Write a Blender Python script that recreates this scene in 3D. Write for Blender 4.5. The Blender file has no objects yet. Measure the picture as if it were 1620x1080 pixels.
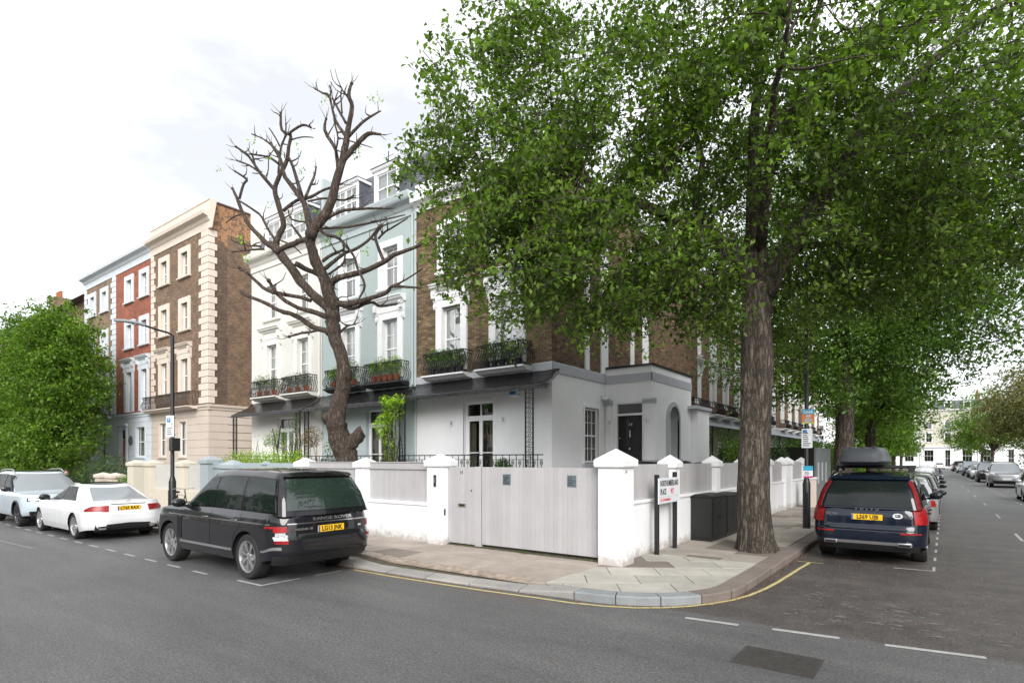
import bpy, bmesh, math, random
import numpy as np
from mathutils import Vector, Matrix
R = math.radians
random.seed(7)
SC = bpy.context.scene
COL = SC.collection

# ------------------------------------------------------------ camera
cd = bpy.data.cameras.new('camera'); cam = bpy.data.objects.new('camera', cd); COL.objects.link(cam)
cam.location = (0, 0, 2.02); cam.rotation_euler = (R(90), 0, R(36.87))
cd.sensor_width = 36; cd.lens = 20.16; cd.shift_y = 0.1154; cd.clip_end = 2000; cd.clip_start = .05
SC.camera = cam
# ------------------------------------------------------------ sky and sun (bright overcast)
SUN_EL, SUN_AZ = R(52), R(250)          # high soft sun, behind the camera's left shoulder
w = bpy.data.worlds.new('World'); SC.world = w; w.use_nodes = True
nt = w.node_tree; nt.nodes.clear()
N = nt.nodes.new; LK = nt.links.new
sky = N('ShaderNodeTexSky'); sky.sky_type = 'NISHITA'; sky.sun_disc = False
sky.sun_elevation = SUN_EL; sky.sun_rotation = SUN_AZ
tc = N('ShaderNodeTexCoord'); mp = N('ShaderNodeMapping'); mp.inputs['Scale'].default_value = (1, 1, 2.6)
n1 = N('ShaderNodeTexNoise'); n1.inputs['Scale'].default_value = 1.9; n1.inputs['Detail'].default_value = 6; n1.inputs['Roughness'].default_value = .55
cr = N('ShaderNodeValToRGB'); cr.color_ramp.elements[0].position = .36; cr.color_ramp.elements[1].position = .74
cr.color_ramp.elements[0].color = (1.88, 1.87, 1.86, 1); cr.color_ramp.elements[1].color = (4.3, 4.28, 4.26, 1)
mx = N('ShaderNodeMixRGB'); mx.inputs[0].default_value = .9
bg = N('ShaderNodeBackground'); bg.inputs['Strength'].default_value = .15
ow = N('ShaderNodeOutputWorld')
LK(tc.outputs['Generated'], mp.inputs[0]); LK(mp.outputs[0], n1.inputs['Vector']); LK(n1.outputs[0], cr.inputs[0])
LK(sky.outputs[0], mx.inputs[1]); LK(cr.outputs[0], mx.inputs[2]); LK(mx.outputs[0], bg.inputs[0]); LK(bg.outputs[0], ow.inputs[0])
sl = bpy.data.lights.new('sun', 'SUN'); sl.energy = 1.25; sl.angle = R(36); sl.color = (1, .98, .955)
so = bpy.data.objects.new('sun', sl); COL.objects.link(so)
SUND = Vector((.56, -.66, .52)).normalized()      # towards the sun
so.rotation_euler = SUND.to_track_quat('Z', 'Y').to_euler()
sky.sun_elevation = math.asin(SUND.z); sky.sun_rotation = math.atan2(SUND.x, SUND.y)
vs = SC.view_settings; vs.view_transform = 'Standard'; vs.look = 'None'; vs.exposure = 1.72; vs.gamma = 1; vs.use_curve_mapping = False
SC.cycles.max_bounces = 8; SC.cycles.transparent_max_bounces = 12; SC.cycles.use_denoising = True

# ------------------------------------------------------------ materials
MATS = {}
def newmat(name):
    m = bpy.data.materials.new(name); m.use_nodes = True; t = m.node_tree; t.nodes.clear()
    o = t.nodes.new('ShaderNodeOutputMaterial'); b = t.nodes.new('ShaderNodeBsdfPrincipled')
    t.links.new(b.outputs[0], o.inputs[0]); MATS[name] = m
    return m, t, b, o
def nz(t, scale, detail=4, vec=None, rough=.6):
    n = t.nodes.new('ShaderNodeTexNoise'); n.inputs['Scale'].default_value = scale; n.inputs['Detail'].default_value = detail
    n.inputs['Roughness'].default_value = rough
    if vec: t.links.new(vec, n.inputs['Vector'])
    return n.outputs[0]
def ramp(t, fac, stops):
    r = t.nodes.new('ShaderNodeValToRGB'); e = r.color_ramp.elements
    while len(e) < len(stops): e.new(.5)
    for i, (p, c) in enumerate(stops):
        e[i].position = p; e[i].color = (*c, 1) if len(c) == 3 else c
    t.links.new(fac, r.inputs[0]); return r.outputs[0]
def mixc(t, f, a, b, mode='MIX'):
    m = t.nodes.new('ShaderNodeMixRGB'); m.blend_type = mode
    for k, v in ((0, f), (1, a), (2, b)):
        if hasattr(v, 'is_linked'): t.links.new(v, m.inputs[k])
        elif k == 0: m.inputs[0].default_value = v
        else: m.inputs[k].default_value = (*v, 1)
    return m.outputs[0]
def mathn(t, op, a, b=0., c=None, clamp=False):
    m = t.nodes.new('ShaderNodeMath'); m.operation = op; m.use_clamp = clamp
    for k, v in enumerate((a, b) if c is None else (a, b, c)):
        if hasattr(v, 'is_linked'): t.links.new(v, m.inputs[k])
        else: m.inputs[k].default_value = v
    return m.outputs[0]
def bump(t, b, h, strength=.3, dist=.01):
    n = t.nodes.new('ShaderNodeBump'); n.inputs['Strength'].default_value = strength; n.inputs['Distance'].default_value = dist
    t.links.new(h, n.inputs['Height']); t.links.new(n.outputs[0], b.inputs['Normal'])
def pos(t): return t.nodes.new('ShaderNodeNewGeometry').outputs['Position']
def obc(t): return t.nodes.new('ShaderNodeTexCoord').outputs['Object']
def pm(name, col, rough=.6, var=.15, scale=3, bmp=0, bscale=60, metal=0, spec=.5, rnd=0, coat=0, dirt=0, dirtcol=(.12, .10, .07), world=True, dist=.004):
    m, t, b, o = newmat(name)
    v = pos(t) if world else obc(t)
    n = nz(t, scale, 6, v)
    c = ramp(t, n, [(.3, tuple(x * (1 - var) for x in col)), (.7, tuple(min(1, x * (1 + var)) for x in col))])
    if rnd:
        oi = t.nodes.new('ShaderNodeObjectInfo')
        f = ramp(t, oi.outputs['Random'], [(0, (1 - rnd,) * 3), (1, (1 + rnd * .4,) * 3)])
        c = mixc(t, 1, c, f, 'MULTIPLY')
    if dirt:
        n2 = nz(t, scale * 2.3, 8, v, .7); f = ramp(t, n2, [(.52, (0, 0, 0)), (.78, (dirt,) * 3)])
        c = mixc(t, f, c, dirtcol)
    t.links.new(c, b.inputs['Base Color']); b.inputs['Roughness'].default_value = rough; b.inputs['Metallic'].default_value = metal
    b.inputs['Specular IOR Level'].default_value = spec
    if coat: b.inputs['Coat Weight'].default_value = coat; b.inputs['Coat Roughness'].default_value = .03
    if bmp: bump(t, b, nz(t, bscale, 4, v), bmp, dist)
    return m
def wallpaint(name, col, dirt=.5, joints=0, zbase=.1, bricky=False):
    """masonry paint: mottled, splash dirt rising from the foot in ragged stains, faint streaks"""
    m, t, b, o = newmat(name); p = pos(t)
    sx = t.nodes.new('ShaderNodeSeparateXYZ'); t.links.new(p, sx.inputs[0])
    c = ramp(t, nz(t, .9, 6, p), [(.3, tuple(x * .93 for x in col)), (.7, tuple(min(1, x * 1.03) for x in col))])
    mp = t.nodes.new('ShaderNodeMapping'); mp.inputs['Scale'].default_value = (4, 4, .35); t.links.new(p, mp.inputs[0])
    st = ramp(t, nz(t, 1.6, 6, mp.outputs[0], .7), [(.5, (0, 0, 0)), (.8, (.09, .09, .09))])
    c = mixc(t, st, c, tuple(x * .62 for x in col))
    if dirt:
        h = mathn(t, 'SUBTRACT', sx.outputs[2], zbase); n = nz(t, 5, 8, p, .7)
        f = mathn(t, 'SUBTRACT', mathn(t, 'MULTIPLY', n, .80), mathn(t, 'ADD', h, .17))
        f = mathn(t, 'MULTIPLY', f, dirt * 4.5, clamp=True)
        c = mixc(t, mathn(t, 'MULTIPLY', f, .7), c, (.33, .29, .24))
    t.links.new(c, b.inputs['Base Color']); b.inputs['Roughness'].default_value = .75
    hgt = nz(t, 45, 4, p)
    if bricky:
        bt = brickt(t, p); hgt = mathn(t, 'ADD', mathn(t, 'MULTIPLY', bt.outputs['Fac'], -1.4), hgt)
        bump(t, b, hgt, .7, .012)
    else: bump(t, b, hgt, .18, .004)
    return m
def brickt(t, p, mort=.009):
    sx = t.nodes.new('ShaderNodeSeparateXYZ'); t.links.new(p, sx.inputs[0])
    cb = t.nodes.new('ShaderNodeCombineXYZ'); t.links.new(mathn(t, 'ADD', sx.outputs[0], sx.outputs[1]), cb.inputs[0]); t.links.new(sx.outputs[2], cb.inputs[1])
    bt = t.nodes.new('ShaderNodeTexBrick'); bt.inputs['Scale'].default_value = 1
    bt.inputs['Brick Width'].default_value = .225; bt.inputs['Row Height'].default_value = .075
    bt.inputs['Mortar Size'].default_value = mort; bt.inputs['Mortar Smooth'].default_value = .2
    t.links.new(cb.outputs[0], bt.inputs['Vector']); return bt
def brickmat(name, c1, c2, mortar, mix2=None):
    m, t, b, o = newmat(name); p = pos(t); bt = brickt(t, p)
    bt.inputs['Color1'].default_value = (*c1, 1); bt.inputs['Color2'].default_value = (*c2, 1); bt.inputs['Mortar'].default_value = (*mortar, 1)
    bt.inputs['Bias'].default_value = .1
    c = mixc(t, 1, bt.outputs['Color'], ramp(t, nz(t, 2.2, 7, p, .7), [(.3, (.6, .6, .6)), (.72, (1.3, 1.26, 1.2))]), 'MULTIPLY')
    mp = t.nodes.new('ShaderNodeMapping'); mp.inputs['Scale'].default_value = (6, 6, 14); t.links.new(p, mp.inputs[0])
    c = mixc(t, 1, c, ramp(t, nz(t, 1, 2, mp.outputs[0]), [(.3, (.72, .7, .7)), (.7, (1.2, 1.2, 1.2))]), 'MULTIPLY')
    if mix2:                                                   # newer orange stocks near the parapet, ragged edge
        sx = t.nodes.new('ShaderNodeSeparateXYZ'); t.links.new(p, sx.inputs[0])
        h = mathn(t, 'ADD', mathn(t, 'ADD', mathn(t, 'SUBTRACT', sx.outputs[2], 13.2), mathn(t, 'MULTIPLY', mathn(t, 'SUBTRACT', sx.outputs[1], 15), .25)), mathn(t, 'MULTIPLY', nz(t, 3.5, 5, p), 1.0))
        f = mathn(t, 'MULTIPLY', mathn(t, 'SUBTRACT', h, .6), 4, clamp=True)
        c = mixc(t, mathn(t, 'MULTIPLY', f, mathn(t, 'SUBTRACT', 1, bt.outputs['Fac'])), c, mixc(t, ramp(t, nz(t, 7, 2, p), [(.44, (0, 0, 0)), (.5, (1, 1, 1))]), (.16, .08, .05), mix2))
    t.links.new(c, b.inputs['Base Color']); b.inputs['Roughness'].default_value = .88
    bump(t, b, mathn(t, 'ADD', mathn(t, 'MULTIPLY', bt.outputs['Fac'], -1), mathn(t, 'MULTIPLY', nz(t, 50, 3, p), .4)), .6, .012)
    return m
def attrmat(name, stops, rough=.85, bmp=.4, bs=60, noise=.25):
    """colour by the per-face attribute 'rnd' (each brick, leaf or sett has a tone of its own)"""
    m, t, b, o = newmat(name); a = t.nodes.new('ShaderNodeAttribute'); a.attribute_name = 'rnd'; p = pos(t)
    c = ramp(t, a.outputs['Fac'], stops)
    c = mixc(t, 1, c, ramp(t, nz(t, 2.5, 7, p, .7), [(.3, (1 - noise,) * 3), (.7, (1 + noise,) * 3)]), 'MULTIPLY')
    t.links.new(c, b.inputs['Base Color']); b.inputs['Roughness'].default_value = rough
    if bmp: bump(t, b, nz(t, bs, 3, p), bmp, .004)
    return m
def leafmat(name, dark, light, trans, tw=.45, rough=.42):
    m, t, b, o = newmat(name); a = t.nodes.new('ShaderNodeAttribute'); a.attribute_name = 'rnd'
    c = ramp(t, a.outputs['Fac'], [(0, tuple(x * .8 for x in dark)), (.45, tuple((x + y) / 2 for x, y in zip(dark, light))), (.75, light), (1, tuple(min(1, x * 1.5) for x in light))])
    t.links.new(c, b.inputs['Base Color']); b.inputs['Roughness'].default_value = rough; b.inputs['Specular IOR Level'].default_value = .35
    tr = t.nodes.new('ShaderNodeBsdfTranslucent'); t.links.new(mixc(t, 1, c, trans, 'MULTIPLY'), tr.inputs[0])
    ms = t.nodes.new('ShaderNodeMixShader'); ms.inputs[0].default_value = tw
    t.links.new(b.outputs[0], ms.inputs[1]); t.links.new(tr.outputs[0], ms.inputs[2]); t.links.new(ms.outputs[0], o.inputs[0])
    return m
def paintmat(name, col, metal=.3, rough=.35):
    m, t, b, o = newmat(name)
    n = nz(t, 1.4, 6, obc(t)); c = ramp(t, n, [(.3, tuple(x * .92 for x in col)), (.7, tuple(x * 1.05 for x in col))])
    # road film low on the body
    sx = t.nodes.new('ShaderNodeSeparateXYZ'); t.links.new(obc(t), sx.inputs[0])
    f = mathn(t, 'MULTIPLY', mathn(t, 'SUBTRACT', mathn(t, 'ADD', .25, mathn(t, 'MULTIPLY', n, .3)), sx.outputs[2]), 1.0, clamp=True)
    dk = max(col) < .04
    c = mixc(t, mathn(t, 'MULTIPLY', f, .25 if dk else .6), c, (.06, .057, .05)); t.links.new(c, b.inputs['Base Color'])
    if dk: metal = 0; b.inputs['Specular IOR Level'].default_value = .1; b.inputs['Coat IOR'].default_value = 1.5
    b.inputs['Metallic'].default_value = metal; t.links.new(mathn(t, 'ADD', rough, mathn(t, 'MULTIPLY', f, .3)), b.inputs['Roughness'])
    b.inputs['Coat Weight'].default_value = 1; b.inputs['Coat Roughness'].default_value = .03
    return m
def carglass(name, col=(.012, .018, .016), ior=1.42):
    m, t, b, o = newmat(name); b.inputs['Base Color'].default_value = (*col, 1); b.inputs['Roughness'].default_value = .02
    b.inputs['IOR'].default_value = ior; b.inputs['Coat Weight'].default_value = 0; b.inputs['Coat Roughness'].default_value = .01
    return m
def seeglass(name, tint=(.75, .82, .8), f0=.10):
    m, t, b, o = newmat(name); t.nodes.remove(b)
    tr = t.nodes.new('ShaderNodeBsdfTransparent'); tr.inputs[0].default_value = (*tint, 1)
    gl = t.nodes.new('ShaderNodeBsdfGlossy'); gl.inputs['Roughness'].default_value = .015; gl.inputs[0].default_value = (1, 1, 1, 1)
    lw = t.nodes.new('ShaderNodeLayerWeight'); lw.inputs[0].default_value = .35
    ms = t.nodes.new('ShaderNodeMixShader'); t.links.new(mathn(t, 'ADD', f0, mathn(t, 'MULTIPLY', lw.outputs['Fresnel'], .55), clamp=True), ms.inputs[0])
    bn = t.nodes.new('ShaderNodeBump'); bn.inputs['Strength'].default_value = .05; bn.inputs['Distance'].default_value = .02
    t.links.new(nz(t, 1.7, 2, pos(t)), bn.inputs['Height']); t.links.new(bn.outputs[0], gl.inputs['Normal'])
    t.links.new(tr.outputs[0], ms.inputs[1]); t.links.new(gl.outputs[0], ms.inputs[2]); t.links.new(ms.outputs[0], o.inputs[0])
    return m
M = {}
M['white'] = wallpaint('white_render', (.79, .795, .805), 1., zbase=.12)
M['whitew'] = wallpaint('white_stucco', (.76, .765, .78), 0)
M['trim'] = pm('white_gloss_trim', (.78, .785, .79), .45, .04, 3, .05, 60, dirt=.25, dirtcol=(.4, .38, .34))
M['greyband'] = pm('grey_painted_band', (.42, .43, .46), .6, .05, 2, .1)
M['creamtrim'] = wallpaint('cream_stucco', (.64, .56, .48), 0)
M['pinkstucco'] = wallpaint('pinkish_beige_stucco', (.55, .475, .405), 0)
M['ivory'] = wallpaint('ivory_painted_brick', (.68, .675, .63), 0, bricky=True)
M['ivoryr'] = wallpaint('ivory_render', (.72, .705, .655), 0)
M['blue'] = wallpaint('pale_blue_painted_brick', (.415, .49, .48), 0, bricky=True)
M['bluer'] = wallpaint('pale_blue_render', (.43, .485, .495), 0)
M['bluewhite'] = wallpaint('bluish_white_stucco', (.60, .64, .68), 0)
M['creamwall'] = wallpaint('cream_garden_wall_paint', (.56, .52, .43), .5)
M['blueth'] = wallpaint('grey_blue_garden_wall_paint', (.34, .39, .41), .3)
M['brickbrown'] = brickmat('brown_stock_brick', (.155, .10, .066), (.095, .064, .047), (.16, .13, .10), (.42, .22, .10))
M['brickfront'] = brickmat('brown_front_brick', (.235, .15, .095), (.15, .095, .062), (.2, .16, .12))
M['brickred'] = brickmat('red_brick', (.36, .085, .04), (.25, .06, .035), (.3, .2, .15))
M['bricktan'] = brickmat('tan_brick', (.27, .19, .12), (.19, .13, .085), (.25, .2, .15))
M['brickorange'] = brickmat('orange_brown_brick', (.26, .135, .075), (.17, .09, .055), (.24, .18, .13))
M['mortar'] = pm('mortar', (.19, .165, .13), .95, .2, 8, .3)
M['brick'] = attrmat('london_stock_bricks', [(0, (.085, .055, .035)), (.45, (.155, .105, .06)), (.8, (.22, .155, .085)), (1, (.27, .21, .12))])
M['brickside'] = attrmat('red_brown_side_bricks', [(0, (.075, .048, .034)), (.5, (.145, .092, .058)), (.85, (.195, .125, .072)), (1, (.26, .17, .095))])
M['board'] = pm('lilac_grey_painted_timber', (.405, .395, .40), .55, .05, 2.5, .12, 30, rnd=.07, dirt=.25, dirtcol=(.33, .31, .28))
M['beigeboard'] = pm('stone_grey_painted_panel', (.50, .49, .46), .6, .05, 2.5, .1, 30, rnd=.05)
M['iron'] = pm('black_painted_iron', (.012, .012, .014), .4, .2, 8, .1)
M['black'] = pm('black_gloss_paint', (.012, .012, .013), .25, .1, 4, 0)
M['slate'] = pm('slate', (.10, .105, .125), .55, .3, 6, .4, 20)
M['lead'] = pm('dark_lead_sheet', (.022, .021, .022), .24, .45, 3.5, .5, 7, metal=0, dist=.03)
M['zinc'] = pm('pale_zinc_sheet', (.30, .31, .33), .4, .3, 3, .3, 8, metal=.5, dist=.02)
M['glass'] = seeglass('window_glass')
M['mirrorglass'] = seeglass('sky_bright_window_glass', (.78, .84, .83), .27)
M['dark'] = pm('dark_interior', (.02, .019, .018), .9, .3, 2)
M['curtain'] = pm('pale_curtain_cloth', (.62, .60, .55), .9, .15, 4)
M['tancurtain'] = pm('tan_curtain_cloth', (.22, .17, .12), .9, .2, 4)
M['paleint'] = pm('room_wall_paled_as_sky_reflection', (.35, .36, .34), .9, .2, 1.5)  # pale tone stands in for the sky reflected in the panes
M['terracotta'] = pm('terracotta', (.32, .10, .045), .8, .25, 9, .2)
M['redtile'] = pm('brown_roof_tile', (.11, .085, .08), .8, .3, 5, .3)
M['chrome'] = pm('chrome', (.7, .7, .7), .12, .02, 3, metal=1)
M['brass'] = pm('brass', (.5, .36, .15), .3, .1, 6, metal=1)
M['alloy'] = pm('silver_alloy', (.55, .55, .56), .28, .06, 4, metal=.85, world=False)
M['darkalloy'] = pm('dark_alloy', (.10, .10, .11), .3, .1, 4, metal=.8, world=False)
M['tyre'] = pm('tyre_rubber', (.018, .017, .017), .8, .25, 9, .3, 60, dirt=.3, dirtcol=(.06, .055, .05), world=False)
M['blackplastic'] = pm('black_trim_plastic', (.015, .015, .016), .55, .2, 9, .1, world=False)
M['glossblack'] = pm('gloss_black_trim', (.008, .008, .009), .12, .1, 4, coat=.6, world=False)
M['under'] = pm('underbody_black', (.006, .006, .006), .9, .2, 5, world=False)
M['carglass'] = carglass('car_glass', (.01, .014, .013)); M['greenglass'] = carglass('green_tinted_car_glass', (.018, .030, .026), 1.9); M['sky_toned_glass'] = carglass('windscreen_glass_painted_sky_reflection', (.22, .245, .26))  # pale windscreen glass: reflected sky is put into its base colour
M['redlens'] = pm('red_lamp_lens', (.26, .006, .008), .34, .5, 12, coat=0, world=False)
M['clearlens'] = pm('clear_lamp_lens', (.5, .52, .54), .08, .3, 14, coat=1, world=False)
M['plate'] = pm('yellow_number_plate', (.80, .47, .01), .4, .03, 3, world=False)
M['platew'] = pm('white_number_plate', (.7, .7, .68), .4, .03, 3, world=False)
M['platetext'] = pm('plate_lettering', (.01, .01, .01), .5, .02, 3, world=False)
M['euroblue'] = pm('blue_plate_strip', (.03, .10, .4), .4, .03, 3, world=False)
M['signwhite'] = pm('white_enamel_sign', (.70, .72, .75), .35, .04, 4)
M['signred'] = pm('red_sign_lettering', (.6, .03, .05), .4, .02, 3)
M['signblue'] = pm('blue_sign_print', (.02, .18, .42), .4, .05, 3)
M['signcyan'] = pm('cyan_sign_print', (.03, .33, .5), .4, .05, 3)
M['signorange'] = pm('orange_sign_print', (.6, .2, .06), .4, .08, 8)
M['signgreen'] = pm('yellow_green_sign_print', (.45, .5, .1), .4, .05, 3)
M['signpink'] = pm('magenta_sign_print', (.5, .03, .2), .4, .05, 3)
M['cabinet'] = pm('very_dark_green_cabinet_paint', (.009, .010, .009), .5, .3, 5, .15, 40, dirt=.3, dirtcol=(.03, .027, .024))
M['plaque'] = pm('grey_blue_metal_plaque', (.20, .25, .28), .3, .25, 20, metal=.6)
M['soil'] = pm('soil_and_leaf_litter', (.05, .04, .028), .95, .4, 6, .5, 30)
M['grass'] = leafmat('grass_blades', (.05, .10, .02), (.11, .19, .03), (1, 1, .7))
M['yellow'] = pm('worn_yellow_line', (.50, .43, .19), .7, .15, 12, .2, 60, dirt=.6, dirtcol=(.16, .14, .11))
M['linewhite'] = pm('worn_white_line', (.36, .355, .345), .7, .2, 12, .2, 60, dirt=.7, dirtcol=(.15, .14, .13))
M['ghost'] = pm('scuffed_patch_of_old_paint', (.18, .17, .16), .85, .25, 9, .2, 60, dirt=.95, dirtcol=(.08, .074, .07))
M['yard'] = pm('yard_paving', (.22, .21, .2), .9, .2, 2, .3)
M['bag'] = pm('dark_grey_roof_box_plastic', (.045, .05, .056), .42, .12, 4, .1, 120, world=False)
M['hoard'] = pm('black_hoarding_paint', (.012, .013, .013), .6, .2, 3)
M['greysheet'] = pm('grey_hoarding_panel', (.24, .26, .26), .6, .12, 3)
M['skin'] = pm('skin', (.45, .27, .2), .5, .05, 5); M['hair'] = pm('dark_hair', (.02, .013, .01), .6, .2, 30, .4); M['cloth'] = pm('grey_pink_jacket', (.35, .25, .26), .9, .1, 8); M['trouser'] = pm('dark_trousers', (.03, .03, .045), .9, .1, 8)
# asphalt: speckled aggregate, patches, cracks; browner, dirtier in the side street's mouth
def asphalt():
    m, t, b, o = newmat('asphalt'); p = pos(t)
    big = nz(t, .35, 6, p, .6); fine = mathn(t, 'ADD', mathn(t, 'MULTIPLY', nz(t, 34, 3, p, .9), .5), mathn(t, 'MULTIPLY', nz(t, 90, 3, p, .9), .5)); mid = nz(t, 6, 6, p, .7)
    c = ramp(t, big, [(.3, (.086, .085, .085)), (.7, (.110, .109, .108))])
    c = mixc(t, 1, c, ramp(t, fine, [(.40, (.34, .34, .34)), (.5, (.92, .92, .92)), (.60, (2.1, 2.1, 2.1))]), 'MULTIPLY')
    c = mixc(t, 1, c, ramp(t, mid, [(.3, (.86, .86, .86)), (.7, (1.12, 1.12, 1.12))]), 'MULTIPLY')
    mpa = t.nodes.new('ShaderNodeMapping'); mpa.inputs['Scale'].default_value = (.16, 1.1, 1); t.links.new(p, mpa.inputs[0]); c = mixc(t, 1, c, ramp(t, nz(t, 1.3, 5, mpa.outputs[0], .6), [(.3, (.80, .80, .81)), (.7, (1.17, 1.17, 1.16))]), 'MULTIPLY')
    sx = t.nodes.new('ShaderNodeSeparateXYZ'); t.links.new(p, sx.inputs[0])
    # side street surface: older and browner beyond the give-way line
    e = mathn(t, 'ADD', mathn(t, 'SUBTRACT', sx.outputs[1], 7.45), mathn(t, 'MULTIPLY', mathn(t, 'SUBTRACT', nz(t, 3, 4, p), .5), .25))
    f1 = mathn(t, 'MULTIPLY', e, 9, clamp=True)
    f2 = mathn(t, 'MULTIPLY', mathn(t, 'ADD', sx.outputs[0], 3.0), 9, clamp=True)
    f3 = mathn(t, 'SUBTRACT', 1, mathn(t, 'MULTIPLY', mathn(t, 'SUBTRACT', sx.outputs[1], 22.), .12, clamp=True))
    fs = mathn(t, 'MULTIPLY', mathn(t, 'MULTIPLY', f1, f2), f3)
    brown = mixc(t, 1, mixc(t, 1, c, (.80, .735, .70), 'MULTIPLY'), ramp(t, nz(t, 2.1, 8, p, .75), [(.3, (.62, .6, .58)), (.72, (1.3, 1.28, 1.25))]), 'MULTIPLY')
    c = mixc(t, fs, c, brown)
    # gutter dirt along the kerbs of the corner
    vo = t.nodes.new('ShaderNodeTexVoronoi'); vo.feature = 'DISTANCE_TO_EDGE'; vo.inputs['Scale'].default_value = .33
    ds = t.nodes.new('ShaderNodeVectorMath'); ds.operation = 'ADD'; t.links.new(p, ds.inputs[0])
    nn = t.nodes.new('ShaderNodeTexNoise'); nn.inputs['Scale'].default_value = 1.2; nn.inputs['Detail'].default_value = 6; t.links.new(p, nn.inputs[0]); t.links.new(nn.outputs['Color'], ds.inputs[1])
    t.links.new(ds.outputs[0], vo.inputs[0])
    ck = ramp(t, vo.outputs['Distance'], [(0, (.7, .7, .7)), (.004, (1, 1, 1))])
    c = mixc(t, mathn(t, 'MULTIPLY', ramp(t, nz(t, .5, 3, p), [(.5, (0, 0, 0)), (.6, (.8, .8, .8))]), 1), c, mixc(t, 1, c, ck, 'MULTIPLY'))
    g = mathn(t, 'SUBTRACT', 1, mathn(t, 'MULTIPLY', mathn(t, 'ABSOLUTE', mathn(t, 'SUBTRACT', sx.outputs[1], 6.75)), 4.5), clamp=True)
    g = mathn(t, 'MULTIPLY', mathn(t, 'MULTIPLY', g, ramp(t, nz(t, 4, 6, p), [(.35, (.2, .2, .2)), (.65, (1, 1, 1))])), mathn(t, 'LESS_THAN', sx.outputs[0], -4.6))
    c = mixc(t, g, c, (.105, .075, .055))
    t.links.new(c, b.inputs['Base Color']); b.inputs['Roughness'].default_value = .6; b.inputs['Specular IOR Level'].default_value = .5
    bump(t, b, mathn(t, 'ADD', nz(t, 150, 2, p, .8), mathn(t, 'MULTIPLY', mid, .6)), .8, .006)
    return m
M['asphalt'] = asphalt()
def slabmat(name, col, speck=.25, rnd=.12):
    m, t, b, o = newmat(name); p = pos(t)
    c = ramp(t, nz(t, 1.6, 7, p, .65), [(.28, tuple(x * .75 for x in col)), (.72, tuple(x * 1.12 for x in col))])
    c = mixc(t, 1, c, ramp(t, nz(t, 140, 2, p, .8), [(.3, (1 - speck,) * 3), (.7, (1 + speck,) * 3)]), 'MULTIPLY')
    oi = t.nodes.new('ShaderNodeObjectInfo'); c = mixc(t, 1, c, ramp(t, oi.outputs['Random'], [(0, (1 - rnd, 1 - rnd, 1 - rnd)), (1, (1 + rnd * .4,) * 3)]), 'MULTIPLY')
    f = ramp(t, nz(t, 9, 8, p, .75), [(.6, (0, 0, 0)), (.78, (.5, .5, .5))]); c = mixc(t, f, c, tuple(x * .35 for x in col))
    t.links.new(c, b.inputs['Base Color']); b.inputs['Roughness'].default_value = .85
    bump(t, b, nz(t, 70, 5, p, .7), .35, .004)
    return m
M['slab'] = slabmat('buff_pink_paving_slab', (.37, .315, .272)); M['slabpale'] = slabmat('pale_york_stone_slab', (.40, .38, .335)); M['slabdark'] = slabmat('dark_worn_slab', (.20, .17, .145)); M['slabgrey'] = slabmat('side_street_paving_slab', (.32, .285, .245))
M['kerb'] = slabmat('granite_kerb', (.31, .295, .275), .45, .18); M['kerbdark'] = slabmat('brown_worn_kerb', (.20, .165, .145), .35, .1)
M['kerbblue'] = slabmat('blue_grey_corner_kerb', (.25, .265, .27), .25, .1)
M['joint'] = pm('dark_paving_joint', (.085, .07, .05), .95, .4, 12, .4)
M['sett'] = attrmat('small_stone_setts', [(0, (.25, .20, .155)), (.5, (.31, .255, .205)), (1, (.37, .31, .255))])
def barkmat(name, c0, c1, c2, sc=1.):
    m, t, b, o = newmat(name); v = obc(t)
    mp = t.nodes.new('ShaderNodeMapping'); mp.inputs['Scale'].default_value = (9 * sc, 9 * sc, 1.7 * sc); t.links.new(v, mp.inputs[0])
    nr = nz(t, 1.2, 5, mp.outputs[0], .6); rdg = mathn(t, 'MULTIPLY', mathn(t, 'ABSOLUTE', mathn(t, 'SUBTRACT', nr, .5)), 6., clamp=True); n = mathn(t, 'ADD', mathn(t, 'MULTIPLY', rdg, .45), mathn(t, 'MULTIPLY', nz(t, 9, 7, v, .75), .5)); n2 = nz(t, 34, 4, v, .7); n3 = nz(t, 2.2, 4, v)
    c = ramp(t, n, [(.30, c0), (.5, c1), (.72, c2)])
    c = mixc(t, ramp(t, mathn(t, 'ADD', mathn(t, 'MULTIPLY', n2, .75), mathn(t, 'MULTIPLY', n3, .25)), [(.60, (0, 0, 0)), (.645, (.7, .7, .7))]), c, tuple(min(1, x * 2.2) for x in c2))
    t.links.new(c, b.inputs['Base Color']); b.inputs['Roughness'].default_value = .92
    bump(t, b, mathn(t, 'ADD', n, mathn(t, 'MULTIPLY', n2, .25)), .9, .05)
    return m
M['bark'] = barkmat('furrowed_bark', (.03, .023, .017), (.095, .075, .057), (.165, .138, .108))
M['bark2'] = barkmat('smooth_brown_bark', (.035, .024, .017), (.085, .062, .046), (.13, .105, .085), 1.4)
M['cutwood'] = pm('pale_cut_wood', (.26, .13, .07), .8, .3, 20, .3)
M['leaf'] = leafmat('tree_leaves', (.055, .10, .018), (.15, .235, .038), (1.3, 1.5, .6), .5)
M['leafdark'] = leafmat('dark_tree_leaves', (.042, .082, .014), (.11, .185, .03), (1.2, 1.7, .6), .38)
M['leafbright'] = leafmat('bright_maple_leaves', (.06, .12, .014), (.15, .25, .03), (1.2, 1.4, .6), .45)
M['leaflime'] = leafmat('lime_green_leaves', (.16, .30, .02), (.34, .50, .04), (1.1, 1.3, .6), .5)
M['leafbrown'] = leafmat('reddish_spring_foliage', (.08, .105, .028), (.21, .21, .08), (1.1, 1.0, .6), .45)
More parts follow.
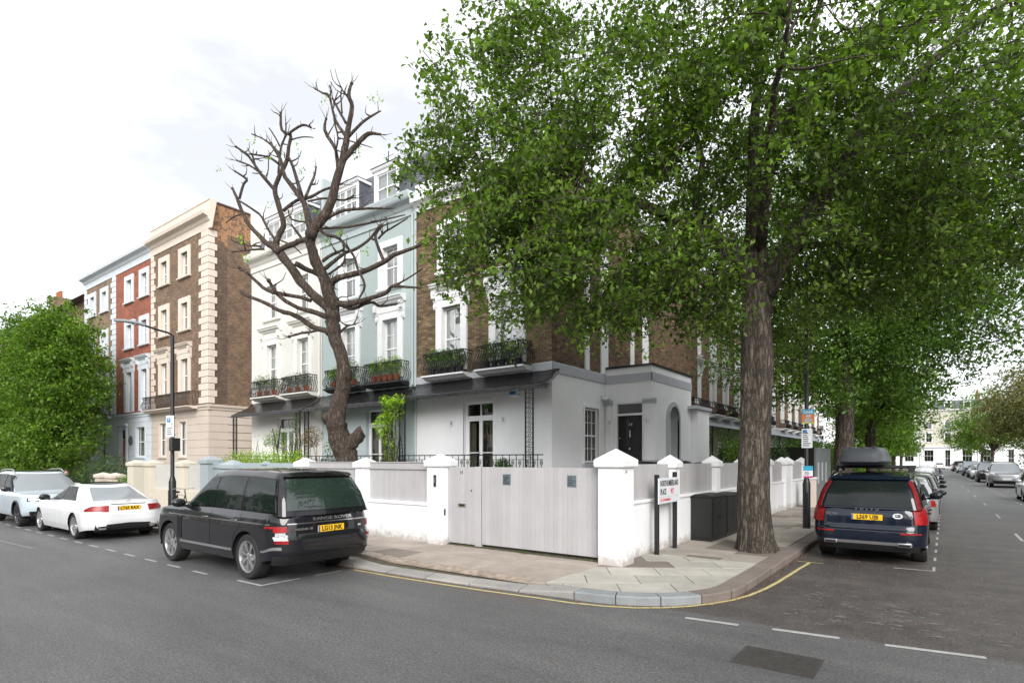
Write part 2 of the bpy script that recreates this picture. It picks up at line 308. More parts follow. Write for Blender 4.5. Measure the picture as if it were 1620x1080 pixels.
M['hedge'] = leafmat('hedge_leaves', (.05, .11, .015), (.13, .23, .03), (1, 1.3, .6), .35)
M['shrub'] = leafmat('dark_shrub_leaves', (.025, .055, .018), (.07, .12, .035), (1, 1.3, .6), .3)
M['rustleaf'] = leafmat('rusty_shrub_leaves', (.07, .06, .02), (.17, .12, .04), (1, 1, .6), .3)
M['redflower'] = leafmat('red_orange_petals', (.6, .06, .02), (.8, .18, .05), (1, 1, 1), .3)
M['litter'] = attrmat('fallen_brown_petals', [(0, (.13, .05, .02)), (.6, (.26, .11, .045)), (1, (.35, .2, .1))], bmp=0)

# ------------------------------------------------------------ building tools
ORG = {}
def org(o): return ORG.get(o.name, Vector((0, 0, 0))) if o else Vector((0, 0, 0))
def tag(o, label=None, cat=None, group=None, kind=None):
    if label: o['label'] = label
    if cat: o['category'] = cat
    if group: o['group'] = group
    if kind: o['kind'] = kind
    return o
def thing(name, loc, label, cat, group=None):
    o = bpy.data.objects.new(name, None); COL.objects.link(o); o.location = loc; o.empty_display_size = .2
    ORG[o.name] = Vector(loc); return tag(o, label, cat, group)
def inst(name, mesh, parent, at, rot=None, scale=None, mat=None):
    """an object showing a (shared) mesh at an absolute place, child of parent"""
    o = bpy.data.objects.new(name, mesh); COL.objects.link(o); at = Vector(at)
    o.location = at - org(parent)
    if parent: o.parent = parent
    if rot: o.rotation_euler = rot
    if scale: o.scale = scale
    ORG[o.name] = at
    if mat: o.material_slots[0].link = 'OBJECT'; o.material_slots[0].material = mat
    return o
class MB:
    def __init__(s, xf=None): s.v = []; s.f = []; s.m = []; s.s = []; s.xf = xf; s.r = []; s.rv = 0.
    def add(s, vs, fs, m=0, sm=False):
        k = len(s.v)
        if s.xf: vs = [s.xf(*p) for p in vs]; fs = [f[::-1] for f in fs]
        s.v += [tuple(p) for p in vs]; s.f += [tuple(i + k for i in f) for f in fs]
        n = len(fs); s.m += [m] * n; s.s += [sm] * n; s.r += [s.rv] * n; return s
    def box(s, x0, x1, y0, y1, z0, z1, m=0, open=()):
        x0, x1 = sorted((x0, x1)); y0, y1 = sorted((y0, y1)); z0, z1 = sorted((z0, z1))
        return s.add([(x0, y0, z0), (x1, y0, z0), (x1, y1, z0), (x0, y1, z0), (x0, y0, z1), (x1, y0, z1), (x1, y1, z1), (x0, y1, z1)],
                     [f for i, f in enumerate([(3, 2, 1, 0), (4, 5, 6, 7), (0, 1, 5, 4), (1, 2, 6, 5), (2, 3, 7, 6), (3, 0, 4, 7)]) if i not in open], m)
    def quad(s, *p, m=0): return s.add(list(p), [(0, 1, 2, 3)], m)
    def prism(s, poly, fn, a, b, m=0):
        """poly of (p,q), extruded between a and b; fn(p,q,t)->xyz"""
        n = len(poly); vs = [fn(p, q, a) for p, q in poly] + [fn(p, q, b) for p, q in poly]
        return s.add(vs, [tuple(range(n))[::-1], tuple(range(n, 2 * n))] + [(i, (i + 1) % n, n + (i + 1) % n, n + i) for i in range(n)], m)
    def profile(s, prof, u0, u1, m=0):     # facade moulding: prof of (o,z), run along u
        return s.prism(prof, lambda o, z, t: (t, o, z), u0, u1, m)
    def frust(s, x0, x1, y0, y1, z0, X0, X1, Y0, Y1, z1, m=0):
        return s.add([(x0, y0, z0), (x1, y0, z0), (x1, y1, z0), (x0, y1, z0), (X0, Y0, z1), (X1, Y0, z1), (X1, Y1, z1), (X0, Y1, z1)],
                     [(3, 2, 1, 0), (4, 5, 6, 7), (0, 1, 5, 4), (1, 2, 6, 5), (2, 3, 7, 6), (3, 0, 4, 7)], m)
    def tube(s, pts, rad, n=6, m=0, cap=True, wob=None):
        P = [Vector(p) for p in pts]; rad = [rad] * len(P) if not hasattr(rad, '__len__') else rad
        up = None; rings = []
        for i, p in enumerate(P):
            d = (P[min(i + 1, len(P) - 1)] - P[max(i - 1, 0)])
            d = d.normalized() if d.length > 1e-7 else Vector((0, 0, 1))
            if up is None: up = Vector((1, 0, 0)) if abs(d.x) < .8 else Vector((0, 1, 0))
            a = d.cross(up); a = a.normalized() if a.length > 1e-6 else Vector((1, 0, 0)); up = a.cross(d).normalized()
            rings.append([p + (a * math.cos(2 * math.pi * k / n) + up * math.sin(2 * math.pi * k / n)) * rad[i] * (wob(i, k) if wob else 1) for k in range(n)])
        vs = [q for r in rings for q in r]; fs = []
        for i in range(len(P) - 1):
            for k in range(n):
                fs.append((i * n + k, i * n + (k + 1) % n, (i + 1) * n + (k + 1) % n, (i + 1) * n + k))
        if cap: fs += [tuple(range(n))[::-1], tuple((len(P) - 1) * n + k for k in range(n))]
        return s.add(vs, fs, m, True)
    def lathe(s, prof, c=(0, 0, 0), axis='z', n=24, m=0, arc=None):
        vs = []; 
        for (r, h) in prof:
            for k in range(n):
                a = 2 * math.pi * k / n; x, y = r * math.cos(a), r * math.sin(a)
                vs.append((c[0] + x, c[1] + y, c[2] + h) if axis == 'z' else (c[0] + x, c[1] + h, c[2] + y) if axis == 'y' else (c[0] + h, c[1] + x, c[2] + y))
        fs = [(i * n + k, i * n + (k + 1) % n, (i + 1) * n + (k + 1) % n, (i + 1) * n + k) for i in range(len(prof) - 1) for k in range(n)]
        if axis == 'y': fs = [f[::-1] for f in fs]
        return s.add(vs, fs, m, True)
    def ball(s, c, r, nu=12, nv=8, m=0):
        r = (r,) * 3 if not hasattr(r, '__len__') else r
        vs = [(c[0] + r[0] * math.sin(math.pi * j / nv) * math.cos(2 * math.pi * i / nu), c[1] + r[1] * math.sin(math.pi * j / nv) * math.sin(2 * math.pi * i / nu), c[2] + r[2] * math.cos(math.pi * j / nv)) for j in range(nv + 1) for i in range(nu)]
        return s.add(vs, [(j * nu + i, (j + 1) * nu + i, (j + 1) * nu + (i + 1) % nu, j * nu + (i + 1) % nu) for j in range(nv) for i in range(nu)], m, True)
    def grid(s, rows, m=0, sm=True, flip=False, close=False):
        nr, ncol = len(rows), len(rows[0]); vs = [p for r in rows for p in r]
        fs = [(i * ncol + k, i * ncol + (k + 1) % ncol, (i + 1) * ncol + (k + 1) % ncol, (i + 1) * ncol + k) for i in range(nr - 1) for k in range(ncol if close else ncol - 1)]
        if flip: fs = [f[::-1] for f in fs]
        return s.add(vs, fs, m, sm)
    def wall(s, u0, u1, z0, z1, ops, depth=.2, o=0., m=0):
        """facade sheet with openings (u0,u1,z0,z1[,depth]) and their reveals"""
        us = sorted({u0, u1, *[q for p in ops for q in p[:2]]}); zs = sorted({z0, z1, *[q for p in ops for q in p[2:4]]})
        for a, b in zip(us, us[1:]):
            for c, d in zip(zs, zs[1:]):
                if any(p[0] <= a + 1e-6 and b <= p[1] + 1e-6 and p[2] <= c + 1e-6 and d <= p[3] + 1e-6 for p in ops): continue
                s.quad((a, o, c), (a, o, d), (b, o, d), (b, o, c), m=m)
        for p in ops:
            a, b, c, d = p[:4]; q = o - depth
            s.quad((a, o, c), (a, q, c), (a, q, d), (a, o, d), m=m); s.quad((b, o, c), (b, o, d), (b, q, d), (b, q, c), m=m)
            s.quad((a, o, c), (b, o, c), (b, q, c), (a, q, c), m=m); s.quad((a, o, d), (a, q, d), (b, q, d), (b, o, d), m=m)
        return s
    def build(s, name, mats, parent=None, base=None, bevel=0, seg=1, attr=False, sharp=True, local=False, **kw):
        mats = mats if isinstance(mats, (list, tuple)) else [mats]
        b = org(parent) if parent else Vector(base if base is not None else (0, 0, 0))
        me = bpy.data.meshes.new(name)
        V = np.array(s.v, dtype=np.float64).reshape(-1, 3) - np.array(b)
        me.from_pydata(V.tolist(), [], s.f)
        for m in mats: me.materials.append(M[m] if isinstance(m, str) else m)
        me.polygons.foreach_set('material_index', s.m); me.polygons.foreach_set('use_smooth', s.s)
        if attr: a = me.attributes.new('rnd', 'FLOAT', 'FACE'); a.data.foreach_set('value', s.r)
        if sharp and any(s.s) and len(s.f) < 60000:
            bm = bmesh.new(); bm.from_mesh(me)
            for e in bm.edges:
                if len(e.link_faces) == 2 and e.calc_face_angle(0) > .62: e.smooth = False
            bm.to_mesh(me); bm.free()
        me.update()
        o = bpy.data.objects.new(name, me); COL.objects.link(o)
        if parent: o.parent = parent
        else: o.location = b
        ORG[o.name] = b
        if bevel:
            md = o.modifiers.new('bevel', 'BEVEL'); md.width = bevel; md.segments = seg; md.limit_method = 'ANGLE'; md.angle_limit = R(40); md.harden_normals = False
        return tag(o, **kw)
def boxmesh(name, x, y, z, mat, ctr=True, bev=.004):
    """shared box mesh, base at z=0, chamfered top and side edges"""
    bm = bmesh.new(); bmesh.ops.create_cube(bm, size=1)
    for v in bm.verts: v.co = Vector((v.co.x * x, v.co.y * y, (v.co.z + .5) * z))
    if bev: bmesh.ops.bevel(bm, geom=bm.edges[:], offset=bev, segments=1, affect='EDGES', clamp_overlap=True)
    me = bpy.data.meshes.new(name); bm.to_mesh(me); bm.free(); me.materials.append(M[mat]); return me
def text(s, size, parent, at, n, mat, name='lettering', sx=1., bold=0., ex=.0015, align='CENTER', kind=None):
    c = bpy.data.curves.new(name, 'FONT'); c.body = s; c.size = size; c.extrude = ex; c.offset = bold; c.align_x = align; c.align_y = 'CENTER'; c.resolution_u = 2
    t = bpy.data.objects.new(name + '_tmp', c); me = bpy.data.meshes.new_from_object(t); bpy.data.objects.remove(t); bpy.data.curves.remove(c)
    n = Vector(n).normalized(); up = Vector((0, 0, 1)) if abs(n.z) < .9 else Vector((0, 1, 0)); r = up.cross(n).normalized(); u = n.cross(r)
    mt = Matrix((r, u, n)).transposed().to_4x4() @ Matrix.Diagonal((sx, 1, 1, 1))
    me.transform(Matrix.Translation(Vector(at) - org(parent)) @ mt); me.materials.clear(); me.materials.append(M[mat]); me.name = name
    o = bpy.data.objects.new(name, me); COL.objects.link(o); o.parent = parent; ORG[o.name] = org(parent); return o
def children(o): return [c for c in bpy.data.objects if c.parent == o]
def leaves(name, P, size, mat, parent=None, base=(0, 0, 0), rng=None, droop=.3, up=.35, aspect=.55, svar=.35, tone=None, **kw):
    """a mesh of folded leaf blades at the points P"""
    rng = rng or np.random.default_rng(1); P = np.asarray(P, float); n = len(P); b = np.array(org(parent)) if parent else np.array(base)
    d = rng.normal(size=(n, 3)); d[:, 2] -= droop * 1.5; d /= np.linalg.norm(d, axis=1)[:, None]
    nn = rng.normal(size=(n, 3)); nn[:, 2] = np.abs(nn[:, 2]) + up * 3
    s_ = np.cross(d, nn); s_ /= np.linalg.norm(s_, axis=1)[:, None] + 1e-9; nn = np.cross(s_, d)
    L = size * (1 + svar * rng.uniform(-1, 1, n))[:, None]; P = P - b
    v = np.empty((n, 4, 3)); v[:, 0] = P - d * L * .5; v[:, 2] = P + d * L * .5
    v[:, 1] = P + s_ * L * aspect * .5 + nn * L * .12 - d * L * .06; v[:, 3] = P - s_ * L * aspect * .5 + nn * L * .12 - d * L * .06
    me = bpy.data.meshes.new(name); me.vertices.add(n * 4); me.vertices.foreach_set('co', v.ravel())
    idx = np.arange(n)[:, None] * 4; tri = np.concatenate([idx + [0, 1, 2], idx + [0, 2, 3]], 1).ravel()
    me.loops.add(n * 6); me.loops.foreach_set('vertex_index', tri.astype(np.int32)); me.polygons.add(n * 2)
    me.polygons.foreach_set('loop_start', np.arange(0, n * 6, 3, dtype=np.int32)); me.polygons.foreach_set('loop_total', np.full(n * 2, 3, dtype=np.int32))
    me.materials.append(M[mat]); me.update(calc_edges=True)
    rv = rng.uniform(0, 1, n) if tone is None else np.clip(tone + rng.normal(0, .18, n), 0, 1)
    a = me.attributes.new('rnd', 'FLOAT', 'FACE'); a.data.foreach_set('value', np.repeat(rv, 2))
    o = bpy.data.objects.new(name, me); COL.objects.link(o)
    if parent: o.parent = parent; ORG[o.name] = org(parent)
    else: o.location = b; ORG[o.name] = Vector(b)
    return tag(o, **kw)
def blob(c, r, n, rng, shell=.5):
    d = rng.normal(size=(n, 3)); d /= np.linalg.norm(d, axis=1)[:, None]
    return np.array(c) + d * (rng.uniform(0, 1, n) ** shell)[:, None] * np.array(r)
FA = 14.3
def xA(fy=FA): return lambda u, o, z: (u, fy - o, z)
def xB(fx): return lambda u, o, z: (fx + o, u, z)
# ============================================================ ground, roads, pavements
g = MB(); g.quad((-500, -300, 0), (500, -300, 0), (500, 700, 0), (-500, 700, 0)); g.build('road', 'asphalt', kind='structure')
def sx_(y): return -.014 * max(0, y - 30)            # the side street bears very slightly left further on
# kerb line of the corner (outer foot), from far left, round the corner and up the side street
KP = [(-60, 6.80), (-30, 6.80), (-9.2, 6.80), (-8.2, 6.83), (-7.2, 6.88), (-6.2, 6.95), (-5.2, 7.06), (-4.45, 7.17)]
for i in range(1, 12):
    a = R(-100 + 100 * i / 11.); KP.append((-4.28 + 1.88 * math.cos(a), 9.03 + 1.86 * math.sin(a)))
KP += [(-2.40, 11), (-2.40, 14.75), (-2.42, 22), (-2.42, 30), (-2.42 + sx_(60), 60), (-2.42 + sx_(140), 140)]
def kz(x, y):                                     # kerb height: dropped in front of the driveway
    if y < 7.6 and -9.3 < x < -4.2:
        t = min(1, max(0, (x + 9.3) / .9), max(0, (-4.2 - x) / .9)); return .12 - .085 * min(1, max(0, t))
    return .12
def resample(P, step):
    out = []; 
    for (a, b) in zip(P, P[1:]):
        a, b = Vector(a), Vector(b); n = max(1, int(round((b - a).length / step)))
        out += [a.lerp(b, i / n) for i in range(n)]
    return out + [Vector(P[-1])]
near = [p for p in KP if -31 <= p[0] and p[1] <= 30.01]
def cumlen(P):
    L = [0]
    for a, b in zip(P, P[1:]): L.append(L[-1] + (Vector(b) - Vector(a)).length)
    return L
CL = cumlen(near)
def kat(s):
    s = min(max(s, 0), CL[-1] - 1e-4); i = max(k for k in range(len(CL) - 1) if CL[k] <= s)
    a, b = Vector(near[i]), Vector(near[i + 1]); return a.lerp(b, (s - CL[i]) / (CL[i + 1] - CL[i])), (b - a).normalized()
# pavement bed
g = MB(); KW = .30
inner = [p for p in KP]
def off(P, d):
    out = []
    for i, p in enumerate(P):
        a = Vector(P[max(0, i - 1)]); b = Vector(P[min(len(P) - 1, i + 1)]); t = (b - a).normalized(); nrm = Vector((-t.y, t.x)); out.append(Vector(p) + nrm * d)
    return out
IN = off(KP, .02)
for i in range(len(IN) - 1):
    a, b = IN[i], IN[i + 1]
    if a.x < -4.47 or b.y < 7.3: wa, wb = Vector((a.x, 9.75)), Vector((b.x, 9.75))
    else: wa, wb = Vector((-4.9 + (sx_(a.y)), max(a.y, 9.75))), Vector((-4.9 + sx_(b.y), max(b.y, 9.75)))
    za, zb = kz(a.x, a.y) - .025, kz(b.x, b.y) - .025
    g.add([(a.x, a.y, za), (b.x, b.y, zb), (wb.x, wb.y, .095), (wa.x, wa.y, .095), (a.x, a.y, -.02), (b.x, b.y, -.02)], [(0, 1, 2, 3), (4, 5, 1, 0)])
pav = g.build('pavement', 'joint', kind='structure')
# kerb stones, each its own piece
s = 0.; rk = random.Random(3); L0 = CL[-1]
while s < L0 - .2:
    p0, _ = kat(s); ln = .92
    if -4.6 < p0.x and p0.y < 9.4: ln = .62
    e = min(s + ln, L0); n = 4; g = MB(); top = []; bot = []; ti = []
    for k in range(n + 1):
        p, t = kat(s + .008 + (e - s - .016) * k / n); nn = Vector((-t.y, t.x)); z = kz(p.x, p.y) + 0.002; q = p + nn * KW
        zi = .118 if kz(p.x, p.y) > .1 else max(z + .025, .06)
        top.append((p.x + nn.x * .015, p.y + nn.y * .015, z)); bot.append((p.x, p.y, -.03)); ti.append((q.x, q.y, zi))
    mid, _ = kat((s + e) / 2)
    mt = 'kerbblue' if (mid.x > -4.7 and mid.y < 8.3) else ('kerbdark' if mid.x > -4 else 'kerb')
    ti2 = [(q[0], q[1], q[2] - .08) for q in ti]
    g.grid([bot, [(b[0], b[1], t_[2] - .02) for b, t_ in zip(bot, top)], top, ti, ti2], 0, False, True)
    for k in (0, n): g.add([bot[k], top[k], ti[k], ti2[k]], [(0, 1, 2, 3)])
    o = g.build('kerb_stone', mt, pav, bevel=0); o.location.z += rk.uniform(-.003, .003)
    s = e
# paving slabs clipped to the kerb's inner edge
def clip(poly, px, py, nx, ny):
    out = []
    for i in range(len(poly)):
        a, b = poly[i], poly[(i + 1) % len(poly)]; da = (a[0] - px) * nx + (a[1] - py) * ny; db = (b[0] - px) * nx + (b[1] - py) * ny
        if da >= 0: out.append(a)
        if (da >= 0) != (db >= 0): t = da / (da - db); out.append((a[0] + (b[0] - a[0]) * t, a[1] + (b[1] - a[1]) * t))
    return out
CK = []
IK = off(near, KW + .012)
for a, b in zip(IK, IK[1:]):
    if a.x < -9.5 and b.x < -9.5 and a.x > -29: continue
    t = (b - a).normalized(); CK.append((a.x, a.y, -t.y, t.x))
def slab(poly, mat, dz=0, h=.04, zf=None, dome=False):
    for c in CK: poly = clip(poly, *c); 
    if len(poly) < 3: return
    ar = abs(sum(poly[i][0] * poly[(i + 1) % len(poly)][1] - poly[(i + 1) % len(poly)][0] * poly[i][1] for i in range(len(poly)))) / 2
    if ar < .012: return
    if sum(poly[i][0] * poly[(i + 1) % len(poly)][1] - poly[(i + 1) % len(poly)][0] * poly[i][1] for i in range(len(poly))) < 0: poly = poly[::-1]
    cx = sum(p[0] for p in poly) / len(poly); cy = sum(p[1] for p in poly) / len(poly)
    g = MB(); n = len(poly); zz = [(zf(*p) if zf else .12) + dz for p in poly]
    vs = [(p[0], p[1], z - h) for p, z in zip(poly, zz)] + [(cx + (p[0] - cx) * 1, cy + (p[1] - cy) * 1, z - .004) for p, z in zip(poly, zz)]
    ins = []
    for p, z in zip(poly, zz):
        d = Vector((cx - p[0], cy - p[1])); d = d.normalized() * .007 if d.length > .02 else d; ins.append((p[0] + d.x, p[1] + d.y, z))
    vs += ins
    fs = [(i, (i + 1) % n, n + (i + 1) % n, n + i) for i in range(n)] + [(n + i, n + (i + 1) % n, 2 * n + (i + 1) % n, 2 * n + i) for i in range(n)] + [tuple(range(2 * n, 3 * n))]
    g.add(vs, fs); o = g.build('paving_slab', mat, pav)
    return o
rs = random.Random(5)
def zdip(x, y):                                   # surface ramps down towards the dropped kerb
    if -9.6 < x < -4.4 and y < 8.3:
        k = kz(x, 7.0); t = max(0, min(1, (8.3 - y) / 1.1)); return .12 - (.12 - max(.062, k + .025)) * t
    return .12
# main street: three courses of slabs, staggered
rows = [(7.10, 7.72), (7.72, 8.36), (8.36, 9.0), (9.0, 9.74)]
for ri, (y0, y1) in enumerate(rows):
    x = -30 + .3 * ri
    while x < -5.0:
        wd = rs.choice([.75, .9, 1.05]) if x > -14 else 1.2
        x1 = min(x + wd, -4.95)
        if ri == 0 and x < -9.02 < x1: x1 = -9.02
        if ri == 0 and -9.03 < x < -5.3: x = x1 = -5.3; continue
        if x1 - x > .1:
            slab([(x + .006, y0 + .006), (x1 - .006, y0 + .006), (x1 - .006, y1 - .006), (x + .006, y1 - .006)], 'slab' if rs.random() < .85 else 'slabdark', rs.uniform(-.003, .003), zf=zdip)
        x = x1
# small stone setts beside the dropped kerb
g = MB(); y = 7.14
ri = 0
while y < 7.70:
    x = -9.0 + (.05 if ri % 2 else 0)
    while x < -5.3:
        wd = rs.uniform(.095, .115)
        P = [(x + .004, y + .004), (x + wd - .005, y + .004), (x + wd - .005, y + .085), (x + .004, y + .085)]
        for c in CK: P = clip(P, *c)
        if len(P) >= 4:
            z = zdip(x, y) + rs.uniform(-.001, .001); n = len(P); g.rv = rs.random(); cx = sum(p[0] for p in P) / n; cy = sum(p[1] for p in P) / n
            g.add([(p[0], p[1], z - .03) for p in P] + [(p[0], p[1], z - .004) for p in P] + [(cx + (p[0] - cx) * .9, cy + (p[1] - cy) * .9, z) for p in P],
                  [(i, (i + 1) % n, n + (i + 1) % n, n + i) for i in range(n)] + [(n + i, n + (i + 1) % n, 2 * n + (i + 1) % n, 2 * n + i) for i in range(n)] + [tuple(range(2 * n, 3 * n))])
        x += wd
    y += .094; ri += 1
g.build('setts', 'sett', pav, attr=True, kind='stuff')
# corner: large pale york stones laid at an angle, one dark patch
ca, sa = math.cos(R(34)), math.sin(R(34))
def rot(p, c=(-4.4, 8.6)): return (c[0] + p[0] * ca - p[1] * sa, c[1] + p[0] * sa + p[1] * ca)
cells = []
for i in range(-5, 7):
    for j in range(-5, 6):
        x0, y0 = i * .82 + (.38 if j % 2 else 0), j * .66; cells.append([rot((x0 + .006, y0 + .006)), rot((x0 + .814, y0 + .006)), rot((x0 + .814, y0 + .654)), rot((x0 + .006, y0 + .654))])
for P in cells:
    P = clip(P, -4.93, 0, 1, 0); P = clip(P, 0, 11.1, 0, -1) if P else P
    if len(P) < 3: continue
    cx = sum(p[0] for p in P) / len(P); cy = sum(p[1] for p in P) / len(P)
    if cy > 9.8 and cx < -4.7: P = clip(P, -4.82, 0, 1, 0)
    if len(P) < 3: continue
    dark = (-4.9 < cx < -3.7 and 9.3 < cy < 10.4)
    slab(P, 'slabdark' if dark else 'slabpale', rs.uniform(-.003, .003))
# side street pavement
y = 11.11
while y < 30:
    y1 = y + rs.choice([.62, .76, .9])
    for k, (x0, x1) in enumerate([(-4.86, -4.1), (-4.1, -3.4), (-3.4, -2.68)]):
        if -4.0 < (x0 + x1) / 2 + .5 and 11.6 < (y + y1) / 2 < 13.6 and x0 > -4.2: continue       # tree pit
        yo = (.3 if k == 1 else 0)
        slab([(x0 + .006, y + yo + .006), (x1 - .006, y + yo + .006), (x1 - .006, y1 + yo - .006), (x0 + .006, y1 + yo - .006)], 'slabgrey' if rs.random() < .85 else 'slabdark', rs.uniform(-.003, .003))
    y = y1
g = MB(); g.box(-4.1, -2.7, 11.3, 14.0, .09, .112); g.build('tree_pit', 'slabdark', pav)
# far part of the side street's left pavement and its right pavement
g = MB(); a = 30
g.add([(-2.72, 30, .118), (-2.72 + sx_(140), 140, .118), (-4.9 + sx_(140), 140, .118), (-4.9, 30, .118), (-2.72, 30, 0), (-2.72 + sx_(140), 140, 0)], [(0, 1, 2, 3), (4, 5, 1, 0)])
g.build('pavement', 'slabgrey', kind='structure')
XR = 5.3
g = MB(); g.add([(XR, 16, .12), (XR + 3, 16, .12), (XR + 3 + sx_(140), 140, .12), (XR + sx_(140), 140, .12), (XR, 16, 0), (XR + sx_(140), 140, 0)], [(0, 1, 2, 3), (5, 4, 0, 3)])
g.build('pavement', 'slabgrey', kind='structure')
# pavement across the far end
g = MB(); g.box(-60, 60, 163, 166, 0, .12); g.build('pavement', 'slabgrey', kind='structure')
# garden ground behind the walls
g = MB(); g.box(-4.9, -60, 9.7, 30, -.05, .16); g.build('garden_ground', 'yard', kind='structure')
g = MB(); g.box(XR + 3, 60, 16, 142, -.05, .15); g.build('garden_ground', 'soil', kind='structure')
g = MB(); g.box(-4.9, -60, 30.01, 142, -.05, .15); g.build('garden_ground', 'soil', kind='structure')

# ---- painted road markings
def ribbon(P, wd, z=.004, name='road_marking', mat='linewhite', lab=None, brk=None):
    g = MB(); P = [Vector(p) for p in P]; rows = []
    for i, p in enumerate(P):
        t = (P[min(i + 1, len(P) - 1)] - P[max(0, i - 1)]).normalized(); n = Vector((-t.y, t.x)) * wd / 2
        rows.append([(p.x - n.x, p.y - n.y, z), (p.x + n.x, p.y + n.y, z)])
    g.grid(rows, 0, False, True); return g.build(name, mat, kind='structure')
YL = [(-8.64, 6.68), (-7.6, 6.70), (-6.58, 6.76), (-5.6, 6.83), (-4.79, 6.93), (-4.2, 6.98), (-3.73, 7.10), (-3.35, 7.27), (-3.05, 7.50), (-2.8, 7.78), (-2.6, 8.1), (-2.42, 8.5), (-2.30, 8.95), (-2.22, 9.5), (-2.17, 10.2), (-2.14, 11), (-2.12, 11.7), (-2.08, 12.5)]
ribbon(YL, .06, mat='yellow', name='yellow_line')
ribbon([(-2.3, 12.53), (-1.85, 12.53)], .05, .008, mat='yellow', name='yellow_line')
for (a, b) in [((-2.63, 7.20), (-1.99, 7.27)), ((-1.62, 7.34), (-.93, 7.42)), ((-.50, 7.45), (.36, 7.58)), ((.78, 7.62), (1.6, 7.7)), ((2.05, 7.76), (2.9, 7.85)), ((3.3, 7.9), (4.1, 8.0))]: ribbon([a, b], .085)
x = -34.
while x < -9.6: ribbon([(x, 4.86), (x + .52, 4.87)], .06) if not (-9.9 < x) else 0; x += 1.05
ribbon([(-9.45, 4.93), (-8.72, 4.95)], .06); ribbon([(-8.75, 4.98), (-8.75, 5.65)], .06); ribbon([(-8.75, 5.95), (-8.75, 6.5)], .05)
x = -34.
ribbon([(-.72, 12.86), (-.12, 12.9)], .06); y = 12.9
while y < 60: ribbon([(-.12 + .004 * (y - 13), y), (-.12 + .004 * (y - 13), y + .5)], .045); y += 1.3
y = 19.
while y < 60: ribbon([(1.6 + sx_(y), y), (1.6 + sx_(y), y + 1.8)], .065); y += 7.
y = 24.
while y < 120: ribbon([(2.95 + sx_(y) * 1.2, y), (2.95 + sx_(y) * 1.2, y + .6)], .07); y += 1.3
rg = random.Random(12)
# ghost remains of old lettering ground off the side-street mouth
g = MB()
for k in range(150):
    cx = rg.choice([-1.55, -1.0, -.5, -.05, .45]) + rg.gauss(0, .09); cy = rg.uniform(8.1, 9.9) if rg.random() < .8 else rg.uniform(7.9, 11.5); n = 8; rx, ry = rg.uniform(.02, .10), rg.uniform(.006, .028)
    g.add([(cx + rx * rg.uniform(.5, 1.2) * math.cos(2 * math.pi * i / n), cy + ry * rg.uniform(.5, 1.3) * math.sin(2 * math.pi * i / n), .0045) for i in range(n)], [tuple(range(n))])
g.build('worn_paint', 'ghost', kind='structure')
# reinstated trench and patch in the main road, a ghost of an old line
M['patch'] = pm('newer_tarmac_patch', (.074, .073, .073), .7, .14, 30, .5, 90, dist=.006); M['patch2'] = pm('older_tarmac_patch', (.118, .116, .114), .7, .14, 30, .5, 90, dist=.006); M['seam'] = pm('bitumen_joint', (.035, .034, .034), .5, .2, 9)
ribbon([(-34, 3.0), (-16.5, 3.9)], .09, .0035, 'road_marking', 'ghost')
# manhole cover
mh = thing('manhole_cover', (-1.32, 6.2, 0), 'rectangular cast iron access cover set in the road in front of the give way dashes', 'manhole cover')
g = MB(); g.box(-1.70, -.95, 5.90, 6.52, -.02, .006); mf_ = g
M['castiron'] = pm('worn_cast_iron', (.072, .066, .063), .55, .25, 10, .3, 50, metal=.4, dirt=.6, dirtcol=(.05, .04, .035))
mf_.build('frame', 'castiron', mh); g = MB(); g.box(-1.675, -.975, 5.925, 6.495, -.01, .008)
for i in range(22):
    for j in range(17):
        u, v = -1.66 + i * .0315, 5.94 + j * .033
        g.box(u, u + (.02 if (i + j) % 2 else .008), v, v + (.008 if (i + j) % 2 else .02), .0081, .0115, open=(0,))
g.build('plate', 'castiron', mh)
# fallen petals and leaves along the kerb and about the side street
rng = np.random.default_rng(8); Q = []
for k in range(1500):
    p, t = kat(rng.uniform(CL[-1] - 32, CL[-1] - 12)); nn = Vector((t.y, -t.x)); d = abs(rng.normal(0, .10)); Q.append((p.x + nn.x * (d + .01), p.y + nn.y * (d + .01), .006))
for k in range(700): Q.append((rng.uniform(-2.3, 1.0), rng.uniform(7.6, 13.5), .006))
for k in range(160): Q.append((rng.uniform(-4.7, -2.7), rng.uniform(8.2, 14), .126))
for k in range(90): Q.append((rng.uniform(-12, -3), rng.uniform(4, 6.7), .006))
leaves('leaf_litter', Q, .022, 'litter', rng=rng, up=3, kind='stuff', label='brown fallen petals strewn along the kerb and the side street mouth', cat='leaf litter')
# weeds and moss in the joint under the gates
Q = [(rng.uniform(-8.9, -5.0), 9.44 + rng.normal(0, .02), .13 + abs(rng.normal(0, .02))) for k in range(700)] + [(-6.75 + rng.normal(0, .06), 9.38 + rng.normal(0, .02), .14 + abs(rng.normal(0, .04))) for k in range(160)] + [(rng.uniform(-9, -7.2), 7.12 + rng.normal(0, .012), .085) for k in range(220)]
leaves('weeds', Q, .02, 'grass', rng=rng, up=.4, kind='stuff', label='small green weeds in the joints at the foot of the driveway gate', cat='weeds')

